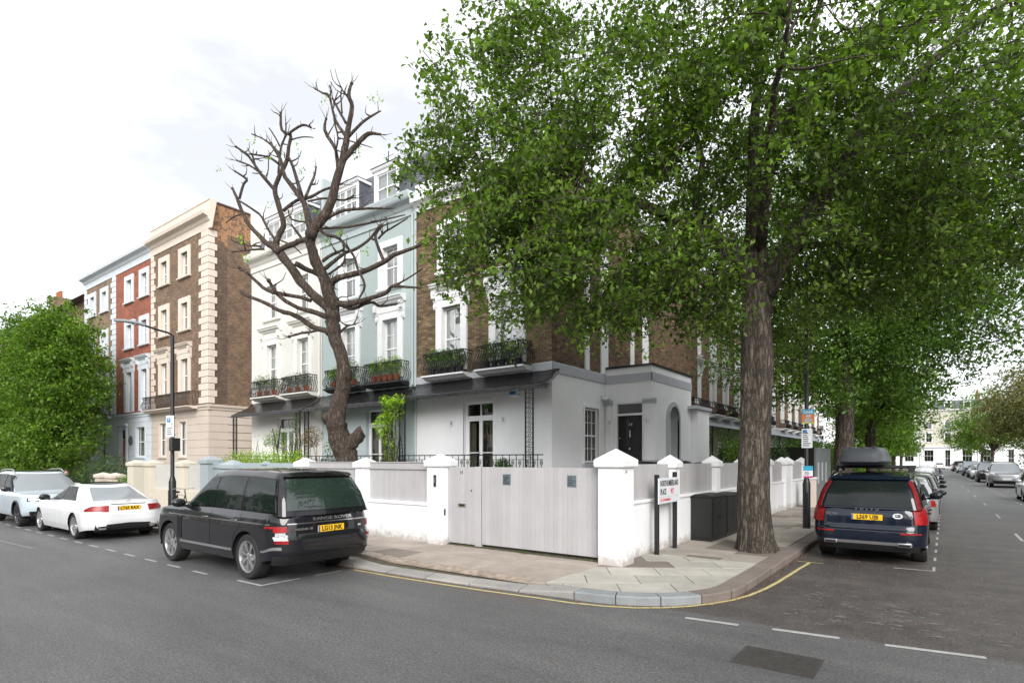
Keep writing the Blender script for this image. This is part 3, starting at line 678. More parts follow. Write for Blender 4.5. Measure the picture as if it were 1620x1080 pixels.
# ============================================================ windows, cornices, balconies
PANE = {}
def sash(house, xf, u0, u1, z0, z1, cols=2, rt=1, rb=1, inset=.14, near=False, split=.5, curt='curtain', sidelights=False, glass='glass', bars=True, mat='trim', backing='dark'):
    """sliding sash window: frame with glazing bars, the panes as children, cloth and dark room behind"""
    g = MB(xf); o0, o1 = -inset - .05, -inset; fw = .055; br = .022
    g.box(u0, u0 + fw, o0, o1, z0, z1); g.box(u1 - fw, u1, o0, o1, z0, z1); g.box(u0 + fw, u1 - fw, o0, o1, z1 - fw, z1); g.box(u0 + fw, u1 - fw, o0, o1, z0, z0 + fw * 1.3)
    zm = z0 + (z1 - z0) * split; g.box(u0 + fw, u1 - fw, o0 + .004, o1 + .01, zm - .025, zm + .025)
    U0, U1 = u0 + fw, u1 - fw
    cuts = [U0]; 
    if sidelights: cu = [U0, U0 + (U1 - U0) * .22, U1 - (U1 - U0) * .22, U1]
    else: cu = [U0 + (U1 - U0) * i / cols for i in range(cols + 1)]
    for c in cu[1:-1]: g.box(c - br / 2, c + br / 2, o0 + .012, o1 - .008, z0 + fw, z1 - fw)
    def zr(a, b, n): return [a + (b - a) * i / n for i in range(n + 1)]
    zt, zb = zr(zm + .025, z1 - fw, rt), zr(z0 + fw * 1.3, zm - .025, rb)
    for z in zt[1:-1] + zb[1:-1]: g.box(U0, U1, o0 + .013, o1 - .009, z - br / 2, z + br / 2)
    wob = g.build('window', mat, house, bevel=.004 if near else 0)
    cells = []
    for zz in (zt, zb):
        if near:
            for i in range(len(cu) - 1):
                for j in range(len(zz) - 1): cells.append((cu[i], cu[i + 1], zz[j], zz[j + 1]))
        else: cells.append((U0, U1, zz[0], zz[-1]))
    for (a, b, c, d) in cells:
        p = MB(xf); om = (o0 + o1) / 2 + random.uniform(-.002, .002); p.quad((a, om, c), (a, om + random.uniform(-.002, .002), d), (b, om, d), (b, om, c)); p.build('pane', glass, wob)
    reflection_blind = glass == 'mirrorglass'; dp = .22 if reflection_blind else .6  # pale blind and shallow room added, standing in for sky reflected in panes
    if reflection_blind:
        zz = z1 - (z1 - z0) * random.choice([.35, .5, .62, .9, 1.0]); p = MB(xf); p.quad((u0, -inset - .11, zz), (u0, -inset - .11, z1), (u1, -inset - .11, z1), (u1, -inset - .11, zz)); p.build('reflection_blind', 'curtain', wob)
    if curt and not reflection_blind:
        p = MB(xf); n = 20; wv = (u1 - u0) * .34
        for (a, b) in ((u0, u0 + wv * random.uniform(.7, 1.1)), (u1 - wv * random.uniform(.7, 1.1), u1)):
            p.grid([[(a + (b - a) * i / n, -inset - .16 + .025 * math.sin(i * 1.9), z) for i in range(n + 1)] for z in (z0, z1)])
        p.build('curtain', curt, wob, sharp=False)
    p = MB(xf); p.quad((u0 - .04, -inset - dp, z0), (u0 - .04, -inset - dp, z1), (u1 + .04, -inset - dp, z1), (u1 + .04, -inset - dp, z0))
    p.box(u0 - .05, u0, -inset - dp, -inset - .05, z0, z1); p.box(u1, u1 + .05, -inset - dp, -inset - .05, z0, z1); p.box(u0 - .05, u1 + .05, -inset - dp, -inset - .05, z1, z1 + .05); p.box(u0 - .05, u1 + .05, -inset - dp, -inset - .05, z0 - .05, z0)
    p.build('room', backing, wob)
    return wob
def surround(house, xf, u0, u1, z0, z1, wd=.2, proud=.05, mat='trim', sill=True, hood=False, wob=None, foot=True):
    """plain architrave, optionally with a bracketed hood"""
    g = MB(xf); g.box(u0 - wd, u0, -.02, proud, z0, z1 + wd); g.box(u1, u1 + wd, -.02, proud, z0, z1 + wd); g.box(u0, u1, -.02, proud, z1, z1 + wd)
    g.box(u0 - wd + .03, u0 - wd + .05, proud, proud + .012, z0, z1 + wd - .03); g.box(u1 + wd - .05, u1 + wd - .03, proud, proud + .012, z0, z1 + wd - .03)
    g.box(u0, u0 + .006, -.139, proud - .004, z0, z1); g.box(u1 - .006, u1, -.139, proud - .004, z0, z1)
    sr = g.build('surround', mat, wob or house, bevel=.006)
    if sill:
        g = MB(xf); g.profile([(-.14, z0 - .10), (proud + .07, z0 - .10), (proud + .08, z0 - .03), (-.14, z0 + .01)], u0 - wd - .04, u1 + wd + .04); g.build('sill', mat, wob or house)
    if hood:
        a, b = u0 - wd - .10, u1 + wd + .10; zt = z1 + wd
        g = MB(xf); g.box(a + .06, b - .06, -.02, proud + .02, zt, zt + .30)
        g.profile([(-.02, zt + .30), (.13, zt + .30), (.15, zt + .36), (.24, zt + .40), (.26, zt + .46), (.30, zt + .48), (.30, zt + .52), (-.02, zt + .58)], a - .04, b + .04)
        g.build('hood', mat, wob or house)
        for c in (a + .08, b - .08):
            g = MB(xf); g.prism([(.0, zt - .32), (.07, zt - .30), (.10, zt - .2), (.07, zt - .1), (.12, zt + .02), (.20, zt + .12), (.22, zt + .2), (.2, zt + .298), (0, zt + .298)], lambda o, z, t: (t, o, z), c - .07, c + .07)
            g.box(c - .05, c + .05, .09, .215, zt + .05, zt + .24); g.build('bracket', mat, wob or house)
def french(house, xf, u0, u1, z0, z1, ztr, curt='tancurtain', near=True, mat='trim'):
    g = MB(xf); i0, i1 = -.20, -.14; fw = .07
    for (a, b, c, d) in ((u0, u0 + fw, z0, z1), (u1 - fw, u1, z0, z1), (u0, u1, z1 - fw, z1), (u0, u1, ztr - .05, ztr + .05)): g.box(a, b, i0 - .002 * (a == u0), i1 + .002 * (c > z0), c, d)
    um = (u0 + u1) / 2; g.box(um - .02, um + .02, i0 + .01, i1 - .01, ztr + .05, z1 - fw)
    wb = g.build('french_window', mat, house, bevel=.004)
    for (a, b) in ((u0 + fw, um - .003), (um + .003, u1 - fw)):
        g = MB(xf); st = .06; zm = z0 + .95 * (ztr - z0) * .5
        g.box(a, a + st, i0, i1 - .006, z0, ztr - .05); g.box(b - st, b, i0, i1 - .006, z0, ztr - .05); g.box(a + st, b - st, i0, i1 - .008, ztr - .12, ztr - .05); g.box(a + st, b - st, i0, i1 - .008, z0, z0 + .25); g.box(a + st, b - st, i0 + .01, i1 - .012, zm - .015, zm + .015)
        g.build('door_leaf', mat, wb)
        for (c, d) in ((z0 + .25, zm - .015), (zm + .015, ztr - .12)):
            p = MB(xf); p.quad((a + st, -.17, c), (a + st, -.17, d), (b - st, -.17, d), (b - st, -.17, c)); p.build('pane', 'glass', wb)
    for (a, b) in ((u0 + fw, um - .02), (um + .02, u1 - fw)):
        p = MB(xf); p.quad((a, -.17, ztr + .05), (a, -.17, z1 - fw), (b, -.17, z1 - fw), (b, -.17, ztr + .05)); p.build('pane', 'glass', wb)
    p = MB(xf); p.lathe([(.001, 0), (.018, .004), (.018, .03), (.001, .034)], (0, 0, 0), 'y', 8); 
    h = MB(xf); h.box(um - .035, um - .015, -.14, -.10, z0 + .95, z0 + 1.08); h.build('handle', 'chrome', wb)
    n = 16
    p = MB(xf)
    for (a, b) in ((u0, u0 + .3), (u1 - .42, u1)): p.grid([[(a + (b - a) * i / n, -.34 + .03 * math.sin(i * 1.7), z) for i in range(n + 1)] for z in (z0, ztr)])
    p.build('curtain', curt, wb, sharp=False)
    p = MB(xf); p.quad((u0 - .4, -.9, z0), (u0 - .4, -.9, z1 + .2), (u1 + .4, -.9, z1 + .2), (u1 + .4, -.9, z0)); p.box(u0 - .05, u0, -.9, -.2, z0, z1); p.box(u1, u1 + .05, -.9, -.2, z0, z1); p.box(u0, u1, -.9, -.2, z1, z1 + .05); p.box(u0, u1, -.9, -.2, z0 - .05, z0 - .002); p.build('room', 'dark', wb)
    return wb
def balcony(house, xf, u0, u1, zf, proj=.42, h=.72, mat='iron', slab='trim', belly=True, thin=False, step=.095):
    b = MB(xf); b.profile([(-.02, zf - .16), (proj * .6, zf - .14), (proj * .85, zf - .08), (proj + .03, zf - .05), (proj + .03, zf), (-.02, zf)], u0 - .04, u1 + .04)
    sl = b.build('balcony', slab, house)
    g = MB(xf); rr = .016
    def prof(t):                     # outward bulge of a bow-bellied baluster at height fraction t
        return (.11 * math.sin(min(1, t / .62) * math.pi) ** 1.0 if t < .62 else -.035 * math.sin((t - .62) / .38 * math.pi)) if belly else 0
    P = []
    m = int((u1 - u0) / step)
    for i in range(m + 1): P.append((u0 + (u1 - u0) * i / m, proj - .05, 0, 1))
    ms = max(2, int((proj - .05) / step))
    for i in range(1, ms + 1):
        o = (proj - .05) * (1 - i / ms)
        P.append((u0, o, -1, 0)); P.append((u1, o, 1, 0))
    for (u, o, du, do) in P:
        pts = []
        for k in range(8):
            t = k / 7; q = prof(t); pts.append((u + du * q, o + do * q, zf + .03 + t * (h - .03)))
        g.tube(pts, rr, 4, cap=False)
    for z, r2 in ((zf + h, .018), (zf + .03, .012), (zf + h * .86, .009)):
        o = proj - .05; g.tube([(u0, 0, z), (u0, o, z), (u1, o, z), (u1, 0, z)], r2, 4)
    for (u, o, du, do) in P:
        if do: g.ball((u, o + .03, zf + h * .93), (.028, .012, .03), 6, 4)
    g.build('railing', mat, sl, sharp=False)
    return sl
def cornice(xf, prof, u0, u1): g = MB(xf); g.profile(prof, u0, u1); return g
def pot_plant(at, r, h, label, fr, fh, mat='hedge', pot='terracotta', n=260, ls=.06, group=None, spiky=False, name='potted_plant'):
    t = thing(name, at, label, 'potted plant', group); x, y, z = at
    g = MB(); g.lathe([(0, 0), (r * .68, 0), (r * .95, h * .86), (r * 1.06, h * .86), (r * 1.06, h), (r * .9, h), (r * .86, h * .85), (0, h * .85)], at, 'z', 14); g.build('pot', pot, t)
    rg_ = np.random.default_rng(int(abs(x * 971 + y * 13 + z * 7) * 10) % 100000)
    P = blob((x, y, z + h + fh * .5), (fr, fr, fh * .6), n, rg_, .45)
    leaves('foliage', P, ls, mat, t, rng=rg_, aspect=.28 if spiky else .5, droop=-.6 if spiky else .2)
    g = MB(); 
    for k in range(5): a = k * 1.3; g.tube([(x, y, z + h * .8), (x + fr * .4 * math.cos(a), y + fr * .4 * math.sin(a), z + h + fh * .8)], .006, 4)
    g.build('stem', 'bark2', t)
    return t
def body(house, x0, x1, y0, y1, z0, z1, mat, name='wall', top=True):
    g = MB(); g.box(x0, x1, y0, y1, z0, z1); return g.build(name, mat, house)
def quoins(house, xf, u, dirn, z0, z1, mat, hs=.345, w1=.98, w2=.70, ret=None, o=.05):
    """alternating dressed corner stones, each its own piece; ret = (xf2,u2,dir2) wraps them round the corner"""
    n = int(round((z1 - z0) / hs)); hs = (z1 - z0) / n
    for i in range(n):
        wd = w1 if i % 2 == 0 else w2; g = MB(xf); z = z0 + i * hs
        g.box(u - (dirn * o if ret else 0), u + dirn * wd, -.02, o, z + .01, z + hs - .01)
        if ret:
            x2, uu, dd = ret; w3 = (w2 if i % 2 == 0 else w1) * .45; k = len(g.v); h2 = MB(x2); h2.box(uu + dd * .021, uu + dd * w3, -.02, o, z + .0102, z + hs - .0102); g.xf = None; g.add(h2.v, h2.f)
        g.build('quoin', mat, house, bevel=.015)
# ============================================================ HOUSE 14: brown brick over white render, with porch
A = xA(); B9 = xB(-9.25)
h14 = thing('corner_house', (-12, 15, .1), 'brown brick corner house with white rendered ground floor and black front door', 'house')
W1 = [(-13.71, -12.84), (-11.35, -10.45)]
fr_ = (-12.75, -11.48, 1.2, 3.92)
g = MB(A); g.wall(-15, -9.25, .1, 4.62, [fr_], .22, 0); g.xf = None
g.xf = B9; g.wall(14.3, 22, .1, 4.62, [(16.24, 17.18, 1.9, 3.72)], .18)
g.build('wall', 'white', h14)
ops = [(a, b, 5.02, 7.22) for a, b in W1] + [(a, b, 8.45, 9.98) for a, b in W1]
g = MB(A); g.wall(-15, -9.25, 4.93, 11.3, ops, .16, -.012); g.xf = B9
g.wall(14.3, 27, 4.93, 11.3, [], .1, -.012); g.build('brick_backing', 'mortar', h14)
body(h14, -15, -9.95, 15.3, 26.9, .1, 11.2, 'mortar', 'core'); 
# bricks laid one by one on the street front and the flank (joined: thousands)
def bricks(xf, u0, u1, z0, z1, skips, mat, seed):
    rb = random.Random(seed); g = MB(xf); z = z0; r = 0
    while z < z1 - .03:
        u = u0 - (.1125 if r % 2 else 0); k = r % 2
        while u < u1:
            wd = .225; a, b = max(u, u0) + .004, min(u + wd, u1) - .005
            pieces = [(a, b)]
            for (s0, s1, c, d) in skips:
                if z + .065 > c and z < d:
                    q = []
                    for (x, y) in pieces:
                        if y <= s0 or x >= s1: q.append((x, y)); continue
                        if x < s0 - .02: q.append((x, s0))
                        if y > s1 + .02: q.append((s1, y))
                    pieces = q
            for (x, y) in pieces:
                if y - x < .02: continue
                o = rb.uniform(.0, .006); g.rv = min(1, max(0, rb.gauss(.48, .24))); zz = z + rb.uniform(-.001, .001)
                g.add([(x, -.014, zz), (y, -.014, zz), (y, -.014, zz + .065), (x, -.014, zz + .065), (x + .003, o, zz + .003), (y - .003, o, zz + .003), (y - .003, o, zz + .062), (x + .003, o, zz + .062)],
                      [(4, 7, 6, 5), (0, 4, 5, 1), (1, 5, 6, 2), (2, 6, 7, 3), (3, 7, 4, 0)])
            u += wd
        z += .075; r += 1
    return g
sk = [(a - .29, b + .29, 4.9, 8.02) for a, b in W1] + [(a - .24, b + .24, 8.25, 10.22) for a, b in W1]
bricks(A, -14.98, -9.25, 4.94, 10.75, sk, 'brick', 4).build('bricks', 'brick', h14, attr=True, sharp=False, kind='stuff')
sk2 = [(16.24, 16.5, 4.9, 9.6), (17.32, 17.85, 4.9, 9.6), (16.2, 17.9, 9.6, 9.85), (19.64, 19.9, 4.9, 9.6), (20.7, 21.26, 4.9, 9.6), (19.6, 21.3, 9.6, 9.85)]
bricks(B9, 14.3, 26.9, 4.94, 10.75, sk2, 'brickside', 5).build('bricks', 'brickside', h14, attr=True, sharp=False, kind='stuff')
for (y0, y1, y2, y3) in ((16.24, 16.5, 17.32, 17.85), (19.64, 19.9, 20.7, 21.26)):
    g = MB(B9); g.box(y0, y1, -.05, .05, 4.93, 9.6); g.box(y2, y2 + .27, -.05, .05, 4.93, 9.6); g.box(y2 + .29, y3, -.05, .028, 4.93, 9.6); g.box(y0 - .04, y3 + .04, -.05, .07, 9.6, 9.85); g.build('blind_window_surround', 'trim', h14, bevel=.006)
for i, (a, b) in enumerate(W1):
    w_ = sash(h14, A, a, b, 5.05, 7.22, 2, 1, 2, near=True, curt='curtain', glass='mirrorglass', backing='paleint'); surround(h14, A, a, b, 5.02, 7.22, .27, .06, hood=True, sill=False, wob=w_)
    w_ = sash(h14, A, a + .02, b - .02, 8.48, 9.98, 2, 1, 1, near=True, glass='mirrorglass'); surround(h14, A, a, b, 8.45, 9.98, .22, .05, wob=w_)
    balcony(h14, A, (a + b) / 2 - .90, (a + b) / 2 + .93, 4.86, .5, .74)
for (a, b) in W1: pass
g = cornice(A, [(-.02, 10.75), (.06, 10.75), (.08, 10.9), (.16, 10.98), (.30, 11.05), (.34, 11.2), (-.02, 11.25)], -15, -9.0); g.box(-15, -9.1, -.3, .05, 11.25, 11.75); g.build('cornice', 'trim', h14)
g = MB(B9); g.profile([(-.02, 10.75), (.06, 10.75), (.08, 10.9), (.16, 10.98), (.25, 11.05), (.249, 11.2), (-.02, 11.25)], 14.0, 26.9); g.build('cornice', 'trim', h14)
g = MB(); g.box(-15, -9.35, 14.6, 26.8, 11.2, 11.4); g.build('roof', 'slate', h14)
g = MB(A); g.profile([(-.03, 4.62), (.045, 4.62), (.05, 4.90), (.03, 4.93), (-.03, 4.95)], -15, -9.2); g.xf = B9; g.profile([(-.03, 4.621), (.046, 4.621), (.05, 4.901), (.03, 4.931), (-.03, 4.951)], 14.26, 17.62)
g.build('string_course', 'greyband', h14, bevel=.004)
wf = french(h14, A, *fr_[:2], 1.2, 3.92, 3.42)
g = MB(A); g.box(-13.0, -12.75, -.02, .012, 1.2, 4.02); g.box(-11.48, -11.36, -.02, .012, 1.2, 4.02); g.box(-12.75, -11.48, -.02, .012, 3.92, 4.021); g.build('surround', 'trim', wf)
w_ = sash(h14, B9, 16.26, 17.16, 1.92, 3.70, 3, 2, 2, near=True, inset=.06, curt='tancurtain', mat='trim')
g = MB(B9); g.box(16.14, 16.24, -.02, .03, 1.9, 3.82); g.box(17.18, 17.28, -.02, .03, 1.9, 3.82); g.box(16.24, 17.18, -.02, .03, 3.72, 3.821); g.build('surround', 'trim', w_, bevel=.004)
g = MB(B9); g.box(16.1, 17.32, -.02, .09, 1.74, 1.9); g.build('sill', 'greyband', w_, bevel=.008)
def wall_light(house, x, y, z, n):
    g = MB(); d = Vector(n); c = Vector((x, y, z)); 
    g.tube([c, c + d * .05], .03, 10); g.tube([c + d * .05 + Vector((0, 0, .05)), c + d * .09 + Vector((0, 0, -.07))], .032, 10); g.build('wall_light', 'chrome', house)
wall_light(h14, -13.25, 14.3, 3.27, (0, -1, 0)); wall_light(h14, -11.05, 14.3, 3.3, (0, -1, 0))
g = MB(A); g.box(-10.74, -10.42, -.01, .16, 3.98, 4.18); g.build('alarm_box', 'signwhite', h14, bevel=.012); ab = MB(A); ab.box(-10.70, -10.46, .16, .165, 4.03, 4.13); ab.build('alarm_face', 'signblue', h14)
# verandah: terrace, canopy, trellis posts, railing
def verandah(house, x0, x1, zf, ztop, zfront, yf, posts, mat='lead', rail=True, hip=0, scallop=True, swoop=.2, endz=None):
    d = FA - yf
    g = MB(); g.box(x0, x1 - .02, yf - .02, FA - .001, .14, zf); g.build('terrace', 'whitew', house)
    g = MB(A); n = 9; rows = []; m = int((x1 - x0) / .28); 
    for i in range(m + 1):
        u = x0 + (x1 - x0) * i / m; row = []; ridge = .012 if i % 2 == 0 else 0; uu = u
        for k in range(n + 1):
            t = k / n; o = d * (t ** .85) * 1.02 + .02; z = ztop - (ztop - zfront) * (1 - (1 - t) ** 2 * (1 + swoop)) if 0 else ztop - (ztop - zfront) * (t ** .55) + .02 * math.sin(t * 3)
            if hip and i == m: uu = u + hip * t
            row.append((uu, o, z + ridge + random.uniform(-.004, .004)))
        rows.append(row)
    g.grid(rows); can = g.build('canopy', mat, house, sharp=False); md = can.modifiers.new('thick', 'SOLIDIFY'); md.thickness = .02
    g = MB(A); m2 = int((x1 + hip - x0) / .13); zz = zfront + .01
    for i in range(m2):
        a = x0 + i * .13; b = a + .13; o = d * 1.02 + .028
        pts = [(a, zz)] + [(a + .065 - .065 * math.cos(math.pi * k / 6), zz - .07 - .035 * math.sin(math.pi * k / 6)) for k in range(7)] + [(b, zz)]
        g.prism(pts, lambda p, q, t: (p, t, q), o, o + .008)
    g.build('valance', mat, house)
    for (px_, wd) in posts:
        g = MB(); y0, y1 = yf + .03, yf + .06; h_ = zfront
        for s_ in (-1, 1): g.box(px_ + s_ * wd / 2 - .014, px_ + s_ * wd / 2 + .014, y0 - .01, y1 + .01, zf, h_)
        z = zf + .05; k = 0
        while z < h_ - .1:
            g.box(px_ - wd / 2 + .014, px_ + wd / 2 - .014, y0, y1, z, z + .014)
            r = .045; g.tube([(px_ + r * math.cos(a_), y0 + .015, z + .07 + r * math.sin(a_)) for a_ in [i * math.pi / 4 for i in range(9)]], .009, 4, cap=False)
            g.tube([(px_ - wd / 2, y0 + .015, z + .014), (px_ + wd / 2, y0 + .015, z + .13)], .006, 3, cap=False)
            z += .14; k += 1
        g.build('trellis_post', 'iron', house, sharp=False)
    if rail:
        g = MB(); zt = zf + .98
        g.box(x0, x1, yf + .01, yf + .05, zt - .03, zt); g.box(x0, x1, yf + .02, yf + .04, zt - .16, zt - .145); g.box(x0, x1, yf + .02, yf + .04, zf + .08, zf + .1)
        x = x0 + .1; k = 0
        while x < x1:
            if k % 2 == 0:
                g.box(x - .008, x + .008, yf + .022, yf + .038, zf, zt)
            else:
                for zc in (zf + .84 - .1, ):
                    g.tube([(x + .045 * math.cos(a_), yf + .03, zc + .07 * math.sin(a_)) for a_ in [i * math.pi / 4 for i in range(9)]], .012, 4, cap=False)
                    g.tube([(x, yf + .03, zf + .1), (x, yf + .03, zc - .07)], .013, 4, cap=False); g.ball((x, yf + .03, zc), (.022, .02, .03), 6, 4)
            x += .125; k += 1
        g.build('railing', 'iron', house, sharp=False)
verandah(h14, -14.98, -8.95, 1.2, 4.68, 4.1, 13.35, [(-14.72, .26), (-9.43, .26)], hip=.22)
g = MB(); g.box(-9.25, -8.9, 13.35, 14.28, .14, 1.2); g.build('terrace', 'whitew', h14)
# porch
F17 = lambda u, o, z: (u, 17.65 - o, z); B7 = xB(-7.55)
def archpts(c, r, z, n=14): return [(c + r * math.cos(math.pi * (1 - i / n)), z + r * math.sin(math.pi * (1 - i / n))) for i in range(n + 1)]
g = MB(F17); g.wall(-9.25, -7.55, .1, 5.10, [(-8.84, -7.86, 1.38, 3.93)], .25); g.xf = B7
yc, ra, zs = 19.45, .46, 3.42     # arched opening
y0, y1 = yc - ra, yc + ra
g.wall(17.65, 21.3, .1, 5.10, [(y0, y1, 2.1, zs + ra + .04)], .32)
AP = archpts(yc, ra, zs)
for i in range(14):
    (a, za), (b, zb) = AP[i], AP[i + 1]; g.quad((a, 0, za), (a, 0, zs + ra + .04), (b, 0, zs + ra + .04), (b, 0, zb)); g.quad((a, 0, za), (b, 0, zb), (b, -.32, zb), (a, -.32, za))
g.xf = None; g.quad((-9.25, 17.65, 5.1), (-7.55, 17.65, 5.1), (-7.55, 21.3, 5.1), (-9.25, 21.3, 5.1)); g.quad((-9.25, 21.3, .1), (-7.55, 21.3, .1), (-7.55, 21.3, 5.1), (-9.25, 21.3, 5.1))
po = g.build('porch', 'white', h14)
g = MB(); g.box(-9.25, -7.50, 17.60, 21.35, 5.10, 5.17); g.build('roof', 'lead', po, bevel=.01)
g = MB(F17); g.box(-9.249, -7.53, -.01, .02, 4.60, 4.88); g.xf = B7; g.box(17.63, 21.32, -.01, .021, 4.601, 4.881); g.build('string_course', 'greyband', po)
g = MB(B7)      # moulded archivolt round the arch
for rr, pr in ((.16, .06), (.06, .085)):
    P1, P2 = archpts(yc, ra, zs), archpts(yc, ra + rr, zs)
    for i in range(14):
        a, b, c, d = P1[i], P1[i + 1], P2[i + 1], P2[i]; g.prism([a, b, c, d], lambda p, q, t: (p, t, q), .002, pr)
    g.box(y0 - rr, y0, .002, pr, 2.06, zs); g.box(y1, y1 + rr, .002, pr, 2.06, zs)
g.box(y0 - .2, y1 + .2, -.1, .11, 1.96, 2.06); g.build('archivolt', 'greyband', po)
g = MB(B7)      # reveal lining painted grey and arched sash
for i in range(14):
    (a, za), (b, zb) = [(yc + (q[0] - yc) * .985, zs + (q[1] - zs) * .985) for q in (AP[i], AP[i + 1])]; g.quad((a, .0, za), (b, .0, zb), (b, -.26, zb), (a, -.26, za))
g.quad((y1 - .006, 0, 2.1), (y1 - .006, 0, zs), (y1 - .006, -.26, zs), (y1 - .006, -.26, 2.1)); g.build('reveal', 'greyband', po)
g = MB(B7); 
for z0_, z1_ in ((2.1, 2.17), (2.72, 2.76), (3.4, 3.44)): g.box(y0, y1, -.31, -.26, z0_, z1_)
for u_ in (y0, y1 - .06): g.box(u_, u_ + .06, -.312, -.258, 2.1, zs)
for u_ in (yc - .16, yc + .14): g.box(u_, u_ + .02, -.30, -.27, 2.17, zs + .42)
for i in range(14):
    a, b = AP[i], AP[i + 1]; q = [(yc + (p[0] - yc) * .87, zs + (p[1] - zs) * .87) for p in (b, a)]; g.prism([a, b, *q], lambda p, q_, t: (p, t, q_), -.31, -.262)
wa = g.build('window', 'trim', po)
for (a, b, c, d) in [(y0, y1, 2.17, 2.72), (y0, y1, 2.76, 3.4), (y0 + .06, y1 - .06, 3.44, 3.82)]:
    p = MB(B7); p.quad((a, -.285, c), (a, -.285, d), (b, -.285, d), (b, -.285, c)); p.build('pane', 'glass', wa)
p = MB(B7); p.quad((y0 - .1, -.6, 2), (y0 - .1, -.6, 4), (y1 + .1, -.6, 4), (y1 + .1, -.6, 2)); p.build('room', 'tancurtain', wa)
g = MB(F17); g.box(-8.84, -8.80, -.16, -.02, 1.38, 3.93); g.box(-7.90, -7.86, -.16, -.02, 1.38, 3.93); g.box(-8.80, -7.90, -.16, -.021, 3.89, 3.93); g.box(-8.80, -7.90, -.16, -.018, 3.5, 3.57); g.build('door_frame', 'trim', po)
g = MB(F17); g.quad((-8.8, -.1, 3.57), (-8.8, -.1, 3.89), (-7.9, -.1, 3.89), (-7.9, -.1, 3.57)); g.build('fanlight', 'glass', po)
g = MB(F17); g.quad((-9, -.245, 3.4), (-9, -.245, 4.1), (-7.7, -.245, 4.1), (-7.7, -.245, 3.4)); g.build('hall', 'dark', po)
g = MB(F17); g.box(-8.80, -7.90, -.14, -.09, 1.38, 3.5)
for (a, b) in ((-8.70, -8.42), (-8.28, -8.0)):
    for (c, d) in ((1.55, 2.15), (2.35, 3.38)): g.box(a, b, -.09, -.075, c, d); g.box(a + .04, b - .04, -.075, -.06, c + .04, d - .04)
dr = g.build('front_door', 'black', po, bevel=.008)
text('14', .15, dr, (-8.35, 17.65 + .088, 3.2), (0, -1, 0), 'chrome', 'number')
g = MB(); g.tube([(-8.35, 17.73, 2.93), (-8.35, 17.70, 2.86), (-8.35, 17.715, 2.78), (-8.35, 17.725, 3.0)], .02, 8); g.build('knocker', 'chrome', dr)
g = MB(); g.ball((-8.35, 17.70, 2.38), .045, 10, 8); g.build('knob', 'chrome', dr)
g = MB(F17); g.box(-8.5, -8.2, -.075, -.055, 1.72, 1.82); g.build('letter_plate', 'chrome', dr, bevel=.006)
g = MB(); g.ball((-8.72, 17.735, 2.75), .03, 8, 6); g.build('lock', 'chrome', dr)
for (a, b) in ((-7.85, -7.38), (-9.24, -8.95)):
    g = MB(F17); g.box(a + .05, b - .05, -.01, .05, .1, 3.85); g.build('pilaster', 'white', po)
    g = MB(F17); g.profile([(-.01, 3.85), (.06, 3.85), (.07, 3.92), (.11, 3.97), (.11, 4.02), (-.01, 4.03)], a, b); g.build('capital', 'greyband', po)
wall_light(po, -9.03, 17.6, 3.3, (0, -1, 0)); wall_light(po, -7.68, 17.6, 3.33, (0, -1, 0))
g = MB(); g.box(-9.22, -9.02, 17.35, 17.6, 4.06, 4.2); g.tube([(-9.12, 17.5, 4.1), (-9.05, 17.32, 4.05)], .045, 10); g.build('security_camera', 'signwhite', po, bevel=.01)
g = MB(); g.box(-9.2, -7.5, 16.3, 17.62, .12, 1.0); g.box(-9.2, -7.5, 16.6, 17.63, .12, 1.2); g.box(-9.2, -7.5, 16.9, 17.64, .12, 1.38); g.build('steps', 'slabpale', po)
g = MB(xB(-7.3)); g.wall(21.31, 22.6, .1, 3.9, [], .1); g.xf = None; g.box(-9.25, -7.301, 21.31, 22.6, .1, 3.89); g.build('wing_wall', 'white', h14)
g = MB(); g.box(-7.75, -7.2, 20.9, 22.65, 3.9, 4.02); g.build('wing_cap', 'greyband', h14)
g = MB(); g.tube([(-9.20, 14.45, 10.5), (-9.20, 14.45, 5.2)], .012, 4); g.tube([(-9.2, 14.27, 4.95), (-9.19, 14.25, 4.6), (-9.4, 14.26, 4.3), (-9.5, 14.27, 4.15)], .009, 4); g.build('cable', 'iron', h14)
g = MB(); g.tube([(-14.97, 14.24, 11.0), (-14.97, 14.24, 1.3)], .045, 8); g.build('downpipe', 'bluer', h14)

